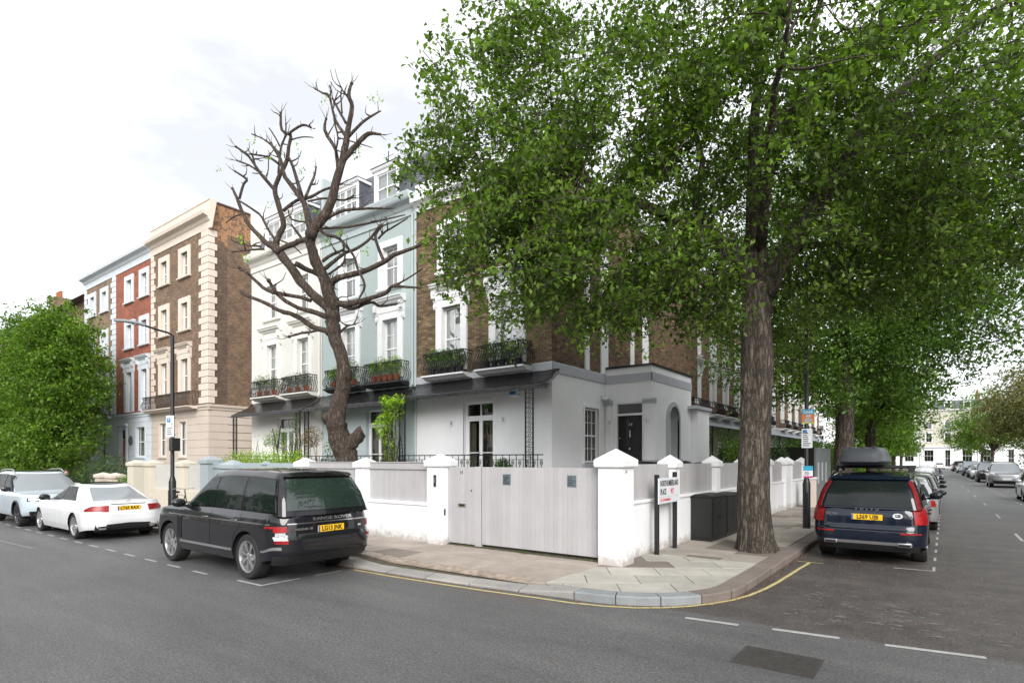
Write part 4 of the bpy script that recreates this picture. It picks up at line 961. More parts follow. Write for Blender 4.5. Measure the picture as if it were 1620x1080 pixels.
# ============================================================ BLUE and IVORY houses (painted brick, mansard dormers)
def mews(x0, x1, matw, matr, label, tri, seed, balmat, slabmat, dorm, awn, trimmat='trim'):
    h = thing('terraced_house', ((x0 + x1) / 2, 15, .1), label, 'house', 'painted terraced houses with slate mansards')
    w1 = [x0 + 1.78, x0 + 4.2]; gw = .42; f0 = x1 - 3.9 if tri else x0 + 2.15
    fro = (f0 + .0, f0 + 1.28, 1.2, 3.9) if not tri else (x0 + 2.8, x0 + 4.05, 1.2, 3.92)
    g = MB(A); g.wall(x0, x1, .1, 4.62, [fro], .22); g.build('wall', matr, h)
    ops = [(c - gw, c + gw, 5.05, 7.22) for c in w1] + [(c - gw, c + gw, 8.42, 9.92) for c in w1]
    g = MB(A); g.wall(x0, x1, 4.62, 10.78, ops, .16); g.build('upper_wall', matw, h)
    body(h, x0, x1, 15.3, 26, .1, 11.3, matr, 'core')
    for c in w1:
        w_ = sash(h, A, c - gw, c + gw, 5.08, 7.22, 2, 2, 2, near=False, glass='mirrorglass', backing='paleint'); surround(h, A, c - gw, c + gw, 5.05, 7.22, .26, .06, trimmat, hood=True, sill=False, wob=w_)
        w_ = sash(h, A, c - gw, c + gw, 8.45, 9.92, 2, 2, 1, near=False, glass='mirrorglass'); surround(h, A, c - gw, c + gw, 8.42, 9.92, .24, .05, trimmat, wob=w_)
        balcony(h, A, c - .98, c + .98, 4.84 if tri else 4.84, .48, .72, slab=slabmat)
    french(h, A, *fro, 3.38, curt='tancurtain')
    g = cornice(A, [(-.02, 10.78), (.05, 10.78), (.05, 11.0), (.10, 11.05), (.16, 11.18), (.34, 11.24), (.38, 11.3), (.42, 11.45), (.42, 11.5), (-.3, 11.56)], x0, x1); g.build('cornice', matr, h)
    g = MB(A); g.profile([(-.25, 11.5), (-.12, 11.5), (-.72, 13.35), (-.85, 13.35)], x0 + .02, x1 - .02); g.box(x0 + .02, x1 - .02, -9, -.82, 11.4, 13.36); 
    # slate courses on the slope
    for k in range(9):
        t0 = k / 9; o = -.12 - .6 * t0; z = 11.5 + 1.85 * t0; g.profile([(o - .02, z), (o + .018, z + .002), (o - .055, z + .205), (o - .08, z + .205)], x0 + .03, x1 - .03)
    rf = g.build('roof', 'slate', h)
    g = MB(A); g.box(x0, x0 + .16, -6, .05, 11.5, 13.6); g.build('party_parapet', matr, rf)
    for (a, b) in dorm:
        g = MB(A); zt = 12.88; g.box(a, a + .12, -2.2, .02, 11.5, zt); g.box(b - .12, b, -2.2, .02, 11.5, zt); g.box(a + .12, b - .12, -.1, .015, 12.76, zt); g.box(a + .12, b - .12, -.1, .03, 11.5, 11.62)
        g.profile([(.02, zt), (.08, zt + .02), (.12, zt + .10), (-2.2, zt + .16), (-2.2, zt)], a - .08, b + .08); dm = g.build('dormer', 'trim', h)
        g = MB(A); g.box(b, b + .012, -2.2, -.02, 11.6, zt); g.box(a - .012, a, -2.2, -.02, 11.6, zt); g.build('cheek', 'slate', dm, kind='stuff')
        g = MB(A); g.profile([(.02, zt + .11), (.13, zt + .11), (.14, zt + .13), (-2.2, zt + .2)], a - .09, b + .09); g.build('lead_top', 'lead', dm)
        n = max(1, round((b - a) / 1.1))
        for i in range(n):
            q0 = a + .12 + (b - a - .24) * i / n; q1 = a + .12 + (b - a - .24) * (i + 1) / n; sash(h, A, q0, q1, 11.62, 12.76, 2, 1, 1, inset=.03, curt=None, glass='mirrorglass', backing='paleint')
    verandah(h, x0 + .02, x1 - .02, 1.2, 4.62, 4.02, 13.35, awn, mat='lead')
    g = MB(); g.tube([(x1 - .12, 14.24, 10.8), (x1 - .12, 14.24, 4.7)], .045, 8); g.build('downpipe', matr, h)
    g = MB(); g.box(x0 + .4, x0 + 1.3, 19.5, 20.6, 11.4, 14.2)
    st = g.build('chimney', 'bricktan', h)
    for k in range(3): g = MB(); g.lathe([(.12, 0), (.1, .5), (.13, .5), (.13, .56)], (x0 + .6 + k * .27, 20.0, 14.2), 'z', 10); g.build('chimney_pot', 'terracotta', st)
    return h
mews(-20.55, -15, 'blue', 'bluer', 'pale blue painted brick terraced house behind the pruned bare tree', True, 1, 'iron', 'iron', [(-19.9, -18.2), (-17.26, -15.9)], [(-15.4, .3), (-20.3, .26)])
mews(-26.1, -20.57, 'ivory', 'ivoryr', 'ivory painted brick terraced house between the pale blue house and the tall brick flank', False, 2, 'iron', 'ivoryr', [(-24.9, -21.6)], [(-25.9, .3), (-20.9, .28)], 'ivoryr')
# aerial on the blue house roof
g = MB(); g.tube([(-17.5, 15.2, 13.2), (-17.5, 15.2, 14.2)], .02, 6); g.tube([(-17.8, 15.2, 14.0), (-17.2, 15.2, 14.0)], .012, 4)
g.build('roof_aerial', 'iron', bpy.data.objects['terraced_house'])

# ============================================================ tall houses on the left
def tall(x0, x1, matw, matg, trimm, label, wins, floors, q, door=None, gfw=None, balc=None, side=False, ztop=15.0, cz=13.9, hoods=True, shutter=False, gfm=None):
    h = thing('tall_house', ((x0 + x1) / 2, 15, .1), label, 'house', 'tall brick houses with dressed stone corners')
    ops = []
    for (z0, z1, wd) in floors: ops += [(c - wd / 2, c + wd / 2, z0, z1) for c in wins]
    g = MB(A); g.wall(x0, x1, 4.9, cz, ops, .18); g.build('upper_wall', matw, h)
    gops = list(gfw or []) + ([door] if door else [])
    g = MB(A); g.wall(x0, x1, .1, 4.66, gops, .2); g.build('ground_floor_wall', matg, h)
    g = MB(A)                                   # channelled render courses
    for k in range(10):
        z = .6 + k * .41; us = sorted([x0] + [e for p in gops if p[2] < z < p[3] for e in p[:2]] + [x1])
        for a, b in zip(us[::2], us[1::2]): g.box(a + .01, b - .01, 0, .018, z + .015, z + .395)
    g.build('render_course', matg, h, bevel=.006)
    g = cornice(A, [(-.05, 4.62), (.06, 4.62), (.07, 4.72), (.13, 4.78), (.14, 4.88), (-.05, 4.92)], x0, x1 + (.1 if side else 0)); g.build('string_course', matg, h)
    for fi, (z0, z1, wd) in enumerate(floors):
        for c in wins:
            w_ = sash(h, A, c - wd / 2, c + wd / 2, z0, z1, 2 if fi else 2, 1, 1, glass='mirrorglass', curt='curtain', sidelights=False, backing='paleint')
            surround(h, A, c - wd / 2, c + wd / 2, z0, z1, .3, .06, trimm, hood=(fi == 0 and hoods), sill=(fi > 0), wob=w_)
    for (a, b, c, d) in (gfw or []): w_ = sash(h, A, a, b, c, d, 2, 1, 1, inset=.1, sidelights=(b - a) > 1.2, glass='glass'); surround(h, A, a, b, c, d, .06, .03, trimm, wob=w_)
    if balc: balcony(h, A, balc[0], balc[1], 4.86, .55, .75, slab=trimm, step=.15)
    g = cornice(A, [(-.05, cz), (.04, cz), (.05, cz + .35), (.12, cz + .42), (.18, cz + .55), (.40, cz + .62), (.44, cz + .78), (.10, cz + .86), (.06, cz + .88), (.06, ztop - .08), (.10, ztop - .06), (.10, ztop), (-.3, ztop)], x0 - (.0), x1 + (.3 if side else 0)); g.build('cornice', trimm, h)
    body(h, x0, x1, 15.3, 25, .1, cz, matw, 'core')
    g = MB(); g.box(x0 + .2, x1 - .2, 14.7, 25, cz, cz + .4); g.build('roof', 'slate', h)
    return h
LB = tall(-48.4, -42.72, 'bricktan', 'bluewhite', 'bluewhite', 'tan brick house with bluish white corners at the far left of the terrace', [-46.9, -44.7], [(5.0, 7.3, .85), (8.95, 10.4, .8), (11.9, 13.2, .8)], 1, gfw=[(-47.6, -46.5, 2.0, 3.9), (-45.3, -44.3, 1.6, 3.9)], balc=(-48.0, -43.3))
quoins(LB, A, -42.72, -1, 4.95, 13.9, 'bluewhite', w1=.8, w2=.55); quoins(LB, A, -48.4, 1, 4.95, 13.9, 'bluewhite', w1=.6, w2=.4)
g = MB(A); g.wall(-.1, .1, 0, .1, [])
RD = tall(-42.7, -37.3, 'brickred', 'bluewhite', 'bluewhite', 'red brick house with white window surrounds and a round dark plaque by its door', [-40.55, -38.3], [(4.98, 7.45, .85), (8.98, 10.4, .8), (11.85, 13.2, .8)], 1, door=(-41.9, -41.0, 1.1, 3.9), gfw=[(-39.5, -38.2, 2.2, 4.0)])
g = MB(A); g.box(-41.9, -41.0, -.16, -.1, 1.1, 3.3); 
for (a, b) in ((-41.82, -41.5), (-41.4, -41.08)): g.box(a, b, -.1, -.085, 1.3, 3.1)
M['doorred'] = pm('red_door_paint', (.35, .03, .035), .35, .1, 4); g.build('front_door', 'doorred', RD, bevel=.006)
g = MB(A); g.box(-41.9, -41.0, -.16, -.1, 3.36, 3.9); g.build('fanlight', 'dark', RD); g = MB(A); g.box(-42.1, -41.9, -.02, .08, 1.0, 4.1); g.box(-41.0, -40.8, -.02, .08, 1.0, 4.1); g.profile([(-.02, 4.1), (.1, 4.1), (.2, 4.2), (.2, 4.26), (-.02, 4.3)], -42.2, -40.7); g.build('door_surround', 'bluewhite', RD)
g = MB(); g.lathe([(0, -.03), (.3, -.03), (.3, 0), (0, 0)], (-40.25, 14.27, 3.2), 'y', 24); g.build('round_plaque', 'slate', RD)
CR = tall(-37.28, -30.35, 'brickfront', 'pinkstucco', 'creamtrim', 'tall brown brick house with cream quoins and a windowless brick flank', [-35.55, -33.0], [(5.72, 7.5, .85), (9.1, 10.55, .8), (12.0, 13.3, .8)], 1, gfw=[(-36.2, -35.3, 2.2, 4.1), (-33.65, -32.8, 2.2, 4.1)], balc=(-37.2, -31.4), side=True, ztop=15.45, cz=13.95)
BF = xB(-30.35)
quoins(CR, A, -30.35, -1, 4.95, 13.95, 'creamtrim', ret=(BF, FA, 1)); quoins(CR, A, -37.28, 1, 4.95, 13.95, 'creamtrim', w1=.55, w2=.35)
g = MB(BF); g.wall(14.3, 25, 4.9, 15.4, [], .1, -.002); g.xf = None; g.box(-30.7, -30.36, 14.6, 25, 13.9, 15.41); g.build('flank_wall', 'brickbrown', CR)
g = MB(); g.box(-30.75, -30.28, 14.35, 25, 15.41, 15.48); g.build('coping', 'redtile', CR)
g = MB(BF); g.wall(14.3, 25, .1, 4.66, [], .1, -.002)
for k in range(10): z = .6 + k * .41; g.box(14.31, 25, -.001, .018, z + .015, z + .395)
g.profile([(-.05, 4.62), (.06, 4.62), (.07, 4.72), (.13, 4.78), (.14, 4.88), (-.05, 4.92)], 14.25, 25); g.build('flank_render', 'pinkstucco', CR, bevel=.006)
g = MB(); g.tube([(-36.2, 16, 15), (-36.2, 16, 17.2)], .02, 5); g.tube([(-36.9, 16, 17.3), (-35.6, 16, 16.7)], .015, 4)
for k in range(6): x = -36.8 + k * .22; z = 17.26 - k * .1; g.tube([(x, 15.8, z), (x, 16.2, z)], .01, 4)
g.build('aerial', 'iron', CR)
# far roofs over the maple
fh = thing('distant_house', (-62, 18, 0), 'brown slate roofs with brick chimneys far away above the bright green maple', 'house')
g = MB(); g.box(-82, -50.2, 15.5, 26, 0, 14.4); g.build('wall', 'bricktan', fh)
g = MB(); g.prism([(15, 14.4), (26.5, 14.4), (20.5, 18.2)], lambda p, q, t: (t, p, q), -82.3, -62.1); g.prism([(14.8, 14.2), (26.2, 14.2), (20, 17.2)], lambda p, q, t: (t, p, q), -61.9, -50); g.build('roof', 'redtile', fh)
for x in (-71, -60.5, -53.6):
    g = MB(); g.box(x, x + 1.6, 18, 20, 13, 18.0); st = g.build('chimney', 'bricktan', fh)
    for k in range(4): g = MB(); g.lathe([(.13, 0), (.11, .6), (.14, .6), (.14, .66)], (x + .25 + k * .37, 18.6, 18.0), 'z', 8); g.build('chimney_pot', 'terracotta', st)

# ============================================================ side-street terrace
def sideterr(y0, y1, fx, matw, matg, label, wins, trimm='trim', zinc=True):
    B = xB(fx); h = thing('side_street_house', (fx - 2, (y0 + y1) / 2, .1), label, 'house', 'brick terraced houses along the side street')
    fl = [(4.75, 6.15, .62), (7.15, 8.45, .6), (9.3, 10.3, .6)]
    ops = [(c - w_ / 2, c + w_ / 2, a, b) for (a, b, w_) in fl for c in wins]; go = [(c - .35, c + .35, 1.3, 3.3) for c in wins]
    g = MB(B); g.wall(y0, y1, 4.3, 11, ops, .16); g.build('upper_wall', matw, h)
    g = MB(B); g.wall(y0, y1, .1, 4.3, go, .16); g.build('wall', matg, h)
    body(h, fx - 9, fx - .9, y0, y1, .1, 11, matw, 'core')
    for fi, (a, b, w_) in enumerate(fl):
        for c in wins: q = sash(h, B, c - w_ / 2, c + w_ / 2, a, b, 2, 1, 1, curt='curtain', glass='mirrorglass'); surround(h, B, c - w_ / 2, c + w_ / 2, a, b, .2, .06, trimm, hood=(fi == 0), sill=(fi > 0), wob=q)
    for (a, b, c, d) in go: sash(h, B, a, b, c, d, 2, 2, 2)
    g = MB(B); g.profile([(-.05, 10.7), (.1, 10.7), (.3, 10.9), (.3, 11.1), (-.05, 11.15)], y0, y1); g.build('cornice', trimm, h)
    for c in wins: balcony(h, B, c - .75, c + .75, 4.32, .42, .6, belly=True, step=.12)
    g = MB(B); m = int((y1 - y0) / .3); g.grid([[(y0 + (y1 - y0) * i / m, .9 * t, 4.22 - .62 * (t ** .6) + (.02 if i % 2 else 0)) for t in [k / 6 for k in range(7)]] for i in range(m + 1)]); g.build('canopy', 'zinc', h, sharp=False)
    for c in np.arange(y0 + .3, y1, 2.6): g = MB(B); g.box(c - .03, c + .03, .84, .9, .1, 3.6); g.build('post', 'iron', h)
    return h
sideterr(26.9, 35.5, -9.5, 'brickorange', 'ivoryr', 'orange brown brick terraced house with white hooded windows behind the big trunk', [27.55, 29.95, 32.1, 34.3])
sideterr(35.52, 44, -9.5, 'whitew', 'whitew', 'white stucco terraced house glimpsed through leaves right of the big trunk', [36.7, 39, 41.2])
sideterr(44.02, 62, -9.5 , 'brickorange', 'whitew', 'brick terraced houses further up the side street behind the trees', [46, 48.6, 51.2, 54, 57, 60])
# end of the side street
def endhouse(x0, x1, matw, label, y=168., ztop=13.5, bays=3, top='whitew'):
    E_ = lambda u, o, z: (u, y - o, z); h = thing('far_house', ((x0 + x1) / 2, y, 0), label, 'house', 'white stucco houses closing the side street')
    cs = [x0 + (x1 - x0) * (i + .5) / bays for i in range(bays)]
    ops = [(c - .55, c + .55, a, b) for c in cs for (a, b) in ((6.2, 8.3), (9.3, 10.9))] + [(c - (.9 if i % 2 == 0 else .5), c + (.9 if i % 2 == 0 else .5), 1.6 if i % 2 == 0 else .4, 4.3) for i, c in enumerate(cs)]
    g = MB(E_); g.wall(x0, x1, 0, 4.9, [o for o in ops if o[3] < 4.9], .3); g.build('wall', 'whitew', h); g = MB(E_); g.wall(x0, x1, 4.9, ztop, [o for o in ops if o[3] > 4.9], .3); g.build('upper_wall', matw, h)
    g = MB(); g.box(x0, x1, y + .9, y + 9, 0, ztop); g.build('core', matw, h)
    for o in ops: w_ = sash(h, E_, *o, 2 if o[1] - o[0] < 1.4 else 3, 1, 1, inset=.2, glass='glass', curt=None); surround(h, E_, *o, .2, .08, 'whitew', wob=w_)
    g = MB(E_)
    for z in (4.9, ztop): g.profile([(-.05, z - .1), (.2, z - .1), (.4, z + .1), (.4, z + .25), (-.05, z + .3)], x0, x1)
    g.build('cornice', 'whitew', h)
    g = MB(E_); g.profile([(-.6, ztop + .3), (-.5, ztop + .3), (-1.4, ztop + 2.4), (-6, ztop + 2.4), (-6, ztop + .3)], x0, x1); rf = g.build('roof', 'slate', h)
    for i, c in enumerate(cs): g = MB(E_); g.box(c - .7, c + .7, -1.6, -.45, ztop + .4, ztop + 2.1); g.build('dormer', 'whitew', h); g = MB(E_); g.box(c - .5, c + .5, -.45, -.43, ztop + .6, ztop + 1.8); g.build('dormer_window', 'carglass', h)
    g = MB(); g.box(x0 - .3, x0 + .5, y + 3, y + 6.5, ztop, ztop + 4); st = g.build('chimney', 'brickorange', h)
    for k in range(5): g = MB(); g.lathe([(.15, 0), (.13, .8)], (x0 + .1, y + 3.4 + k * .65, ztop + 4), 'z', 6); g.build('chimney_pot', 'terracotta', st)
    for x in (x0 + .4, x1 - .4): g = MB(E_); g.box(x - .06, x + .06, .02, .14, .2, ztop - .2); g.build('downpipe', 'whitew', h)
    return h
M['paleyellow'] = wallpaint('pale_yellow_stucco', (.50, .485, .40), 0)
endhouse(-16, -4.4, 'whitew', 'white stucco house at the far end of the side street, mostly behind the left trees')
endhouse(-4.3, 6.4, 'paleyellow', 'pale yellow and white stucco house closing the far end of the side street')
endhouse(6.5, 18, 'whitew', 'white stucco house at the far end of the side street, mostly behind the right trees')
endhouse(-27, -16.1, 'whitew', 'white stucco house at the far end, leftmost beyond the side street trees')
# ============================================================ garden walls, gates and railings of number 14
def pillar(par, x0, x1, y0, y1, zt, wallm, capm, ov=.05, ch=.17, bh=.12, z0=.1):
    g = MB(); g.box(x0, x1, y0, y1, z0, zt - bh - .02); p = g.build('pillar', wallm, par, bevel=.012, seg=2)
    g = MB(); g.frust(x0 - ov * .6, x1 + ov * .6, y0 - ov * .6, y1 + ov * .6, zt - bh - .02, x0 - ov, x1 + ov, y0 - ov, y1 + ov, zt - bh)
    g.box(x0 - ov, x1 + ov, y0 - ov, y1 + ov, zt - bh, zt); cx, cy = (x0 + x1) / 2, (y0 + y1) / 2
    g.frust(x0 - ov, x1 + ov, y0 - ov, y1 + ov, zt, cx - .015, cx + .015, cy - .015, cy + .015, zt + ch); g.build('cap', capm, p, bevel=.008)
    return p
BD = {}
def boards(par, axis, a0, a1, fixed, z0, z1, wd=.098, mat='board', th=.022, nm='board', facing=-1):
    n = max(1, round((a1 - a0) / wd)); wd = (a1 - a0) / n; key = (round(wd, 3), round(z1 - z0, 3), axis, mat)
    if key not in BD: BD[key] = boxmesh(nm, (wd - .0025) if axis == 'x' else th, th if axis == 'x' else (wd - .0025), z1 - z0, mat, bev=.0035)
    for i in range(n):
        c = a0 + (i + .5) * wd; j = random.uniform(-.0015, .0015); at = (c, fixed + j, z0) if axis == 'x' else (fixed + j, c, z0)
        inst(nm, BD[key], par, at)
    g = MB(); 
    if axis == 'x': g.box(a0, a1, fixed + .014, fixed + .03, z0 + .01, z1 - .01)
    else: g.box(fixed - .03, fixed - .014, a0, a1, z0 + .01, z1 - .01)
    g.build('backing', mat, par)
gw = thing('garden_wall', (-8, 9.6, .1), 'white rendered garden wall with lilac grey boards and pyramid capped pillars round the corner house', 'garden wall')
SPX = [(-9.41, -8.93), (-11.98, -11.66), (-14.62, -14.28)]
for i, (a, b) in enumerate(SPX): pillar(gw, a, b, 9.30, 9.72, 2.0 if i == 0 else 1.95, 'white', 'trim', ch=.16 if i == 0 else .13)
for (a, b) in ((-11.66, -9.41), (-14.28, -11.98), (-14.95, -14.62)):
    g = MB(); g.box(a - .001, b + .001, 9.42, 9.68, .1, .96); g.build('low_wall', 'white', gw, bevel=.006)
    g = MB(); g.box(a, b, 9.39, 9.70, .96, 1.03); g.build('coping', 'white', gw, bevel=.006)
    boards(gw, 'x', a + .005, b - .005, 9.52, 1.03, 1.79)
    g = MB(); g.box(a, b, 9.475, 9.58, 1.79, 1.95); g.box(a, b, 9.455, 9.60, 1.951, 1.97); g.build('top_rail', 'board', gw, bevel=.004)
cp = pillar(gw, -5.02, -4.54, 9.30, 9.80, 2.02, 'white', 'trim', ch=.20, ov=.06)
text('14', .10, gw, (-4.538, 9.47, 1.80), (1, 0, 0), 'platetext', 'number', sx=.8)
YP = [(12.28, 12.6), (15.25, 15.55), (18.2, 18.5), (21.1, 21.4), (23.5, 23.8), (24.5, 24.8), (27.3, 27.6)]
ya = 9.80
for i, (a, b) in enumerate(YP):
    pillar(gw, -5.06, -4.72, a, b, 1.97, 'white', 'trim', ch=.16)
    if i != 5:
        g = MB(); g.box(-4.98, -4.78, ya - .001, a + .001, .1, 1.16); g.build('low_wall', 'white', gw, bevel=.006)
        g = MB(); g.box(-5.0, -4.75, ya, a, 1.16, 1.22); g.build('coping', 'white', gw, bevel=.006)
        if a < 22: boards(gw, 'y', ya + .005, a - .005, -4.86, 1.22, 1.93)
        else: g = MB(); g.box(-4.9, -4.85, ya, a, 1.22, 1.93); g.build('panel', 'board', gw)
    ya = b
# intercom, keypads
g = MB(); g.box(-9.17, -9.10, 9.265, 9.30, 1.42, 1.68); ic = g.build('intercom', 'blackplastic', gw, bevel=.008); g = MB(); g.box(-9.155, -9.115, 9.26, 9.265, 1.50, 1.62); g.build('intercom_face', 'alloy', ic)
g = MB(); g.box(-8.93, -8.905, 9.36, 9.40, .78, .92); g.build('keypad', 'blackplastic', gw, bevel=.006)
g = MB(); g.box(-5.045, -5.02, 9.36, 9.40, .72, .86); g.build('keypad', 'blackplastic', gw, bevel=.006)
# pedestrian gate and driveway gate
pg = thing('garden_gate', (-8.52, 9.5, .1), 'narrow lilac grey boarded gate with brass letter slot, left of the driveway gate', 'gate')
boards(pg, 'x', -8.91, -8.14, 9.5, .17, 1.86, wd=.096)
g = MB(); g.box(-8.14, -7.96, 9.49, 9.56, .14, 1.87); g.build('gate_post', 'board', pg, bevel=.004)
g = MB(); g.box(-8.60, -8.38, 9.472, 9.488, .98, 1.06); lp = g.build('letter_plate', 'alloy', pg, bevel=.004); g = MB(); g.box(-8.565, -8.415, 9.465, 9.472, 1.0, 1.04); g.build('letter_flap', 'brass', lp)
text('14', .12, pg, (-8.52, 9.487, 1.74), (0, -1, 0), 'platetext', 'number', sx=.8)
g = MB(); g.lathe([(0, -.02), (.014, -.02), (.014, 0)], (-8.22, 9.49, 1.35), 'y', 10); g.build('lock', 'iron', pg)
dg = thing('driveway_gate', (-6.5, 9.5, .1), 'wide lilac grey boarded driveway gate with two small metal notices, beside the corner pillar', 'gate')
boards(dg, 'x', -7.93, -5.03, 9.5, .2, 1.865, wd=.108)
for x in (-7.25, -5.68):
    g = MB(); g.box(x - .10, x + .10, 9.478, 9.488, 1.50, 1.72); pq = g.build('notice', 'plaque', dg, bevel=.002)
    g = MB()
    for k in range(5): g.box(x - .08, x - .08 + random.uniform(.08, .15), 9.4765, 9.478, 1.53 + k * .032, 1.54 + k * .032)
    g.build('notice_text', 'dark', pq)
g = MB(); g.box(-7.93, -5.03, 9.53, 9.56, 1.70, 1.80); g.box(-7.93, -5.03, 9.53, 9.56, .30, .40); g.build('gate_rail', 'board', dg)
g = MB(); g.box(-9, -5, 9.46, 9.58, .085, .135); g.build('gate_threshold', 'joint', kind='structure')

# blue house garden wall and ivory/cream one
bw = thing('garden_wall', (-17.5, 9.6, .1), 'grey blue painted garden wall with a tall capped pillar behind the big black car', 'garden wall')
pillar(bw, -20.35, -19.8, 9.3, 9.78, 2.02, 'blueth', 'blueth', ch=.14); pillar(bw, -18.95, -18.05, 9.3, 9.72, 1.86, 'blueth', 'blueth', ch=.16)
pillar(bw, -16.6, -16.42, 9.42, 9.6, 1.92, 'blueth', 'blueth', ch=.06, ov=.03, bh=.05)
for (a, b) in ((-19.8, -18.95), (-18.05, -16.6), (-16.42, -14.98)):
    g = MB(); g.box(a, b, 9.44, 9.68, .1, .96); g.build('low_wall', 'blueth', bw, bevel=.006)
    M['blueboard'] = M.get('blueboard') or pm('grey_blue_painted_board', (.32, .38, .40), .6, .06, 3, .1, 30, rnd=.06)
    boards(bw, 'x', a + .005, b - .005, 9.52, .96, 1.74, mat='blueboard', wd=.11)
    g = MB(); g.box(a, b, 9.46, 9.60, 1.74, 1.92); g.build('top_rail', 'blueboard', bw, bevel=.004)
cw = thing('garden_wall', (-24, 9.6, .1), 'cream rendered garden wall with stone grey panels behind the lamp post', 'garden wall')
for (a, b) in ((-26.6, -26.05), (-24.95, -24.4), (-22.2, -21.6)): pillar(cw, a, b, 9.3, 9.75, 1.9, 'creamwall', 'creamwall', ch=.12)
for (a, b) in ((-24.4, -22.2), (-21.6, -20.36)):
    g = MB(); g.box(a, b, 9.36, 9.7, .1, .93); g.build('low_wall', 'creamwall', cw, bevel=.008)
    boards(cw, 'x', a + .01, b - .01, 9.5, .93, 1.82, wd=1.1, mat='beigeboard', nm='panel')
pwl = thing('garden_wall', (-31, 9.6, .1), 'low pinkish garden wall with two stubby capped pillars beyond the white saloon', 'garden wall')
for (a, b) in ((-30.25, -29.75), (-28.9, -28.3)): pillar(pwl, a, b, 9.3, 9.8, 1.36, 'pinkstucco', 'creamtrim', ch=.1)
for (a, b) in ((-40, -30.25), (-28.3, -26.6)): g = MB(); g.box(a, b, 9.45, 9.7, .1, .9); g.build('low_wall', 'pinkstucco', pwl, bevel=.01)
rl = thing('railings', (-40, 11.6, .1), 'black iron railings before the red brick house door', 'railings')
g = MB(); x = -43.5
while x < -38.5: g.box(x - .012, x + .012, 11.6, 11.624, .1, 2.2); g.frust(x - .025, x + .025, 11.59, 11.64, 2.2, x - .003, x + .003, 11.61, 11.62, 2.32); x += .16
g.box(-43.5, -38.5, 11.6, 11.63, 2.05, 2.09); g.build('rails', 'iron', rl)
g = MB(); g.box(-44, -38, 11.64, 14.3, .1, 1.15); g.build('raised_path', 'bluewhite', rl)
# black hoarding enclosure by the second tree
hb = thing('hoarding', (-5, 31, .1), 'black site hoarding with a grey end panel between the garden wall and the second tree', 'hoarding')
g = MB(); 
for k in range(8): g.box(-9.2 + k * .55, -9.2 + k * .55 + .54, 30.0, 30.08, .1, 2.62)
g.build('panel', 'hoard', hb)
g = MB()
for k in range(4): g.box(-4.8, -4.72, 30.0 + k * 1.1, 31.09 + k * 1.1, .1, 2.6)
g.build('end_panel', 'greysheet', hb)
for k in range(3): g = MB(); g.box(-4.72, -4.70, 30.5 + k * 1.1, 30.75 + k * 1.1, .9 + .1 * (k % 2), 1.9); g.build('notice', 'signwhite', hb)
bk = thing('boundary_fence', (-8, 23.2, .1), 'black boundary fence across the yard behind the porch', 'fence')
g = MB(); 
for k in range(11): g.box(-9.1 + k * .38, -9.1 + k * .38 + .37, 23.9, 23.94, .1, 2.1)
g.build('panel', 'hoard', bk)

# ============================================================ street furniture
def lamp(at, zt, label, armd=None, arm=.75):
    t = thing('street_lamp', at, label, 'street lamp'); x, y, z = at
    g = MB(); g.lathe([(.10, -.05), (.10, 1.25), (.085, 1.3), (.055, 1.42), (.052, zt)], at, 'z', 14); g.build('pole', 'iron', t)
    g = MB(); g.box(x - .05, x + .05, y - .104, y - .09, z + .4, z + 1.0); g.build('access_door', 'iron', t, bevel=.004)
    if armd:
        ax, ay = armd; top = z + zt
        g = MB(); g.tube([(x, y, top - .05), (x, y, top), (x + ax * .12, y + ay * .12, top + .06), (x + ax * arm * .6, y + ay * arm * .6, top + .10), (x + ax * arm, y + ay * arm, top + .16)], .03, 8); g.build('arm', 'iron', t)
        g = MB(); e = arm; 
        rows = []
        for k in range(9):
            q = e + .75 * k / 8; wd = .11 * math.sin(math.pi * min(1, (k + .8) / 9.6)) ** .6 + .01; zz = top + .17 + .03 * math.sin(math.pi * k / 8)
            rows.append([(x + ax * q - ay * wd, y + ay * q + ax * wd, zz - .03), (x + ax * q - ay * wd * .6, y + ay * q + ax * wd * .6, zz + .03), (x + ax * q + ay * wd * .6, y + ay * q - ax * wd * .6, zz + .03), (x + ax * q + ay * wd, y + ay * q - ax * wd, zz - .03), (x + ax * q, y + ay * q, zz - .05)])
        g.grid(rows, close=True); 
        g.add(rows[0], [(0, 1, 2, 3, 4)]); g.add(rows[-1], [(4, 3, 2, 1, 0)]); g.build('lantern', 'greysheet', t)
    return t
L1 = lamp((-18.35, 7.6, .12), 5.6, 'black street lamp with flat lantern reaching over the road, behind the big black car', (0, -1))
g = MB(); g.lathe([(.07, 0), (.07, .12), (0, .16)], (-18.35, 6.6, 5.86), 'z', 10); g.build('sensor', 'alloy', L1)
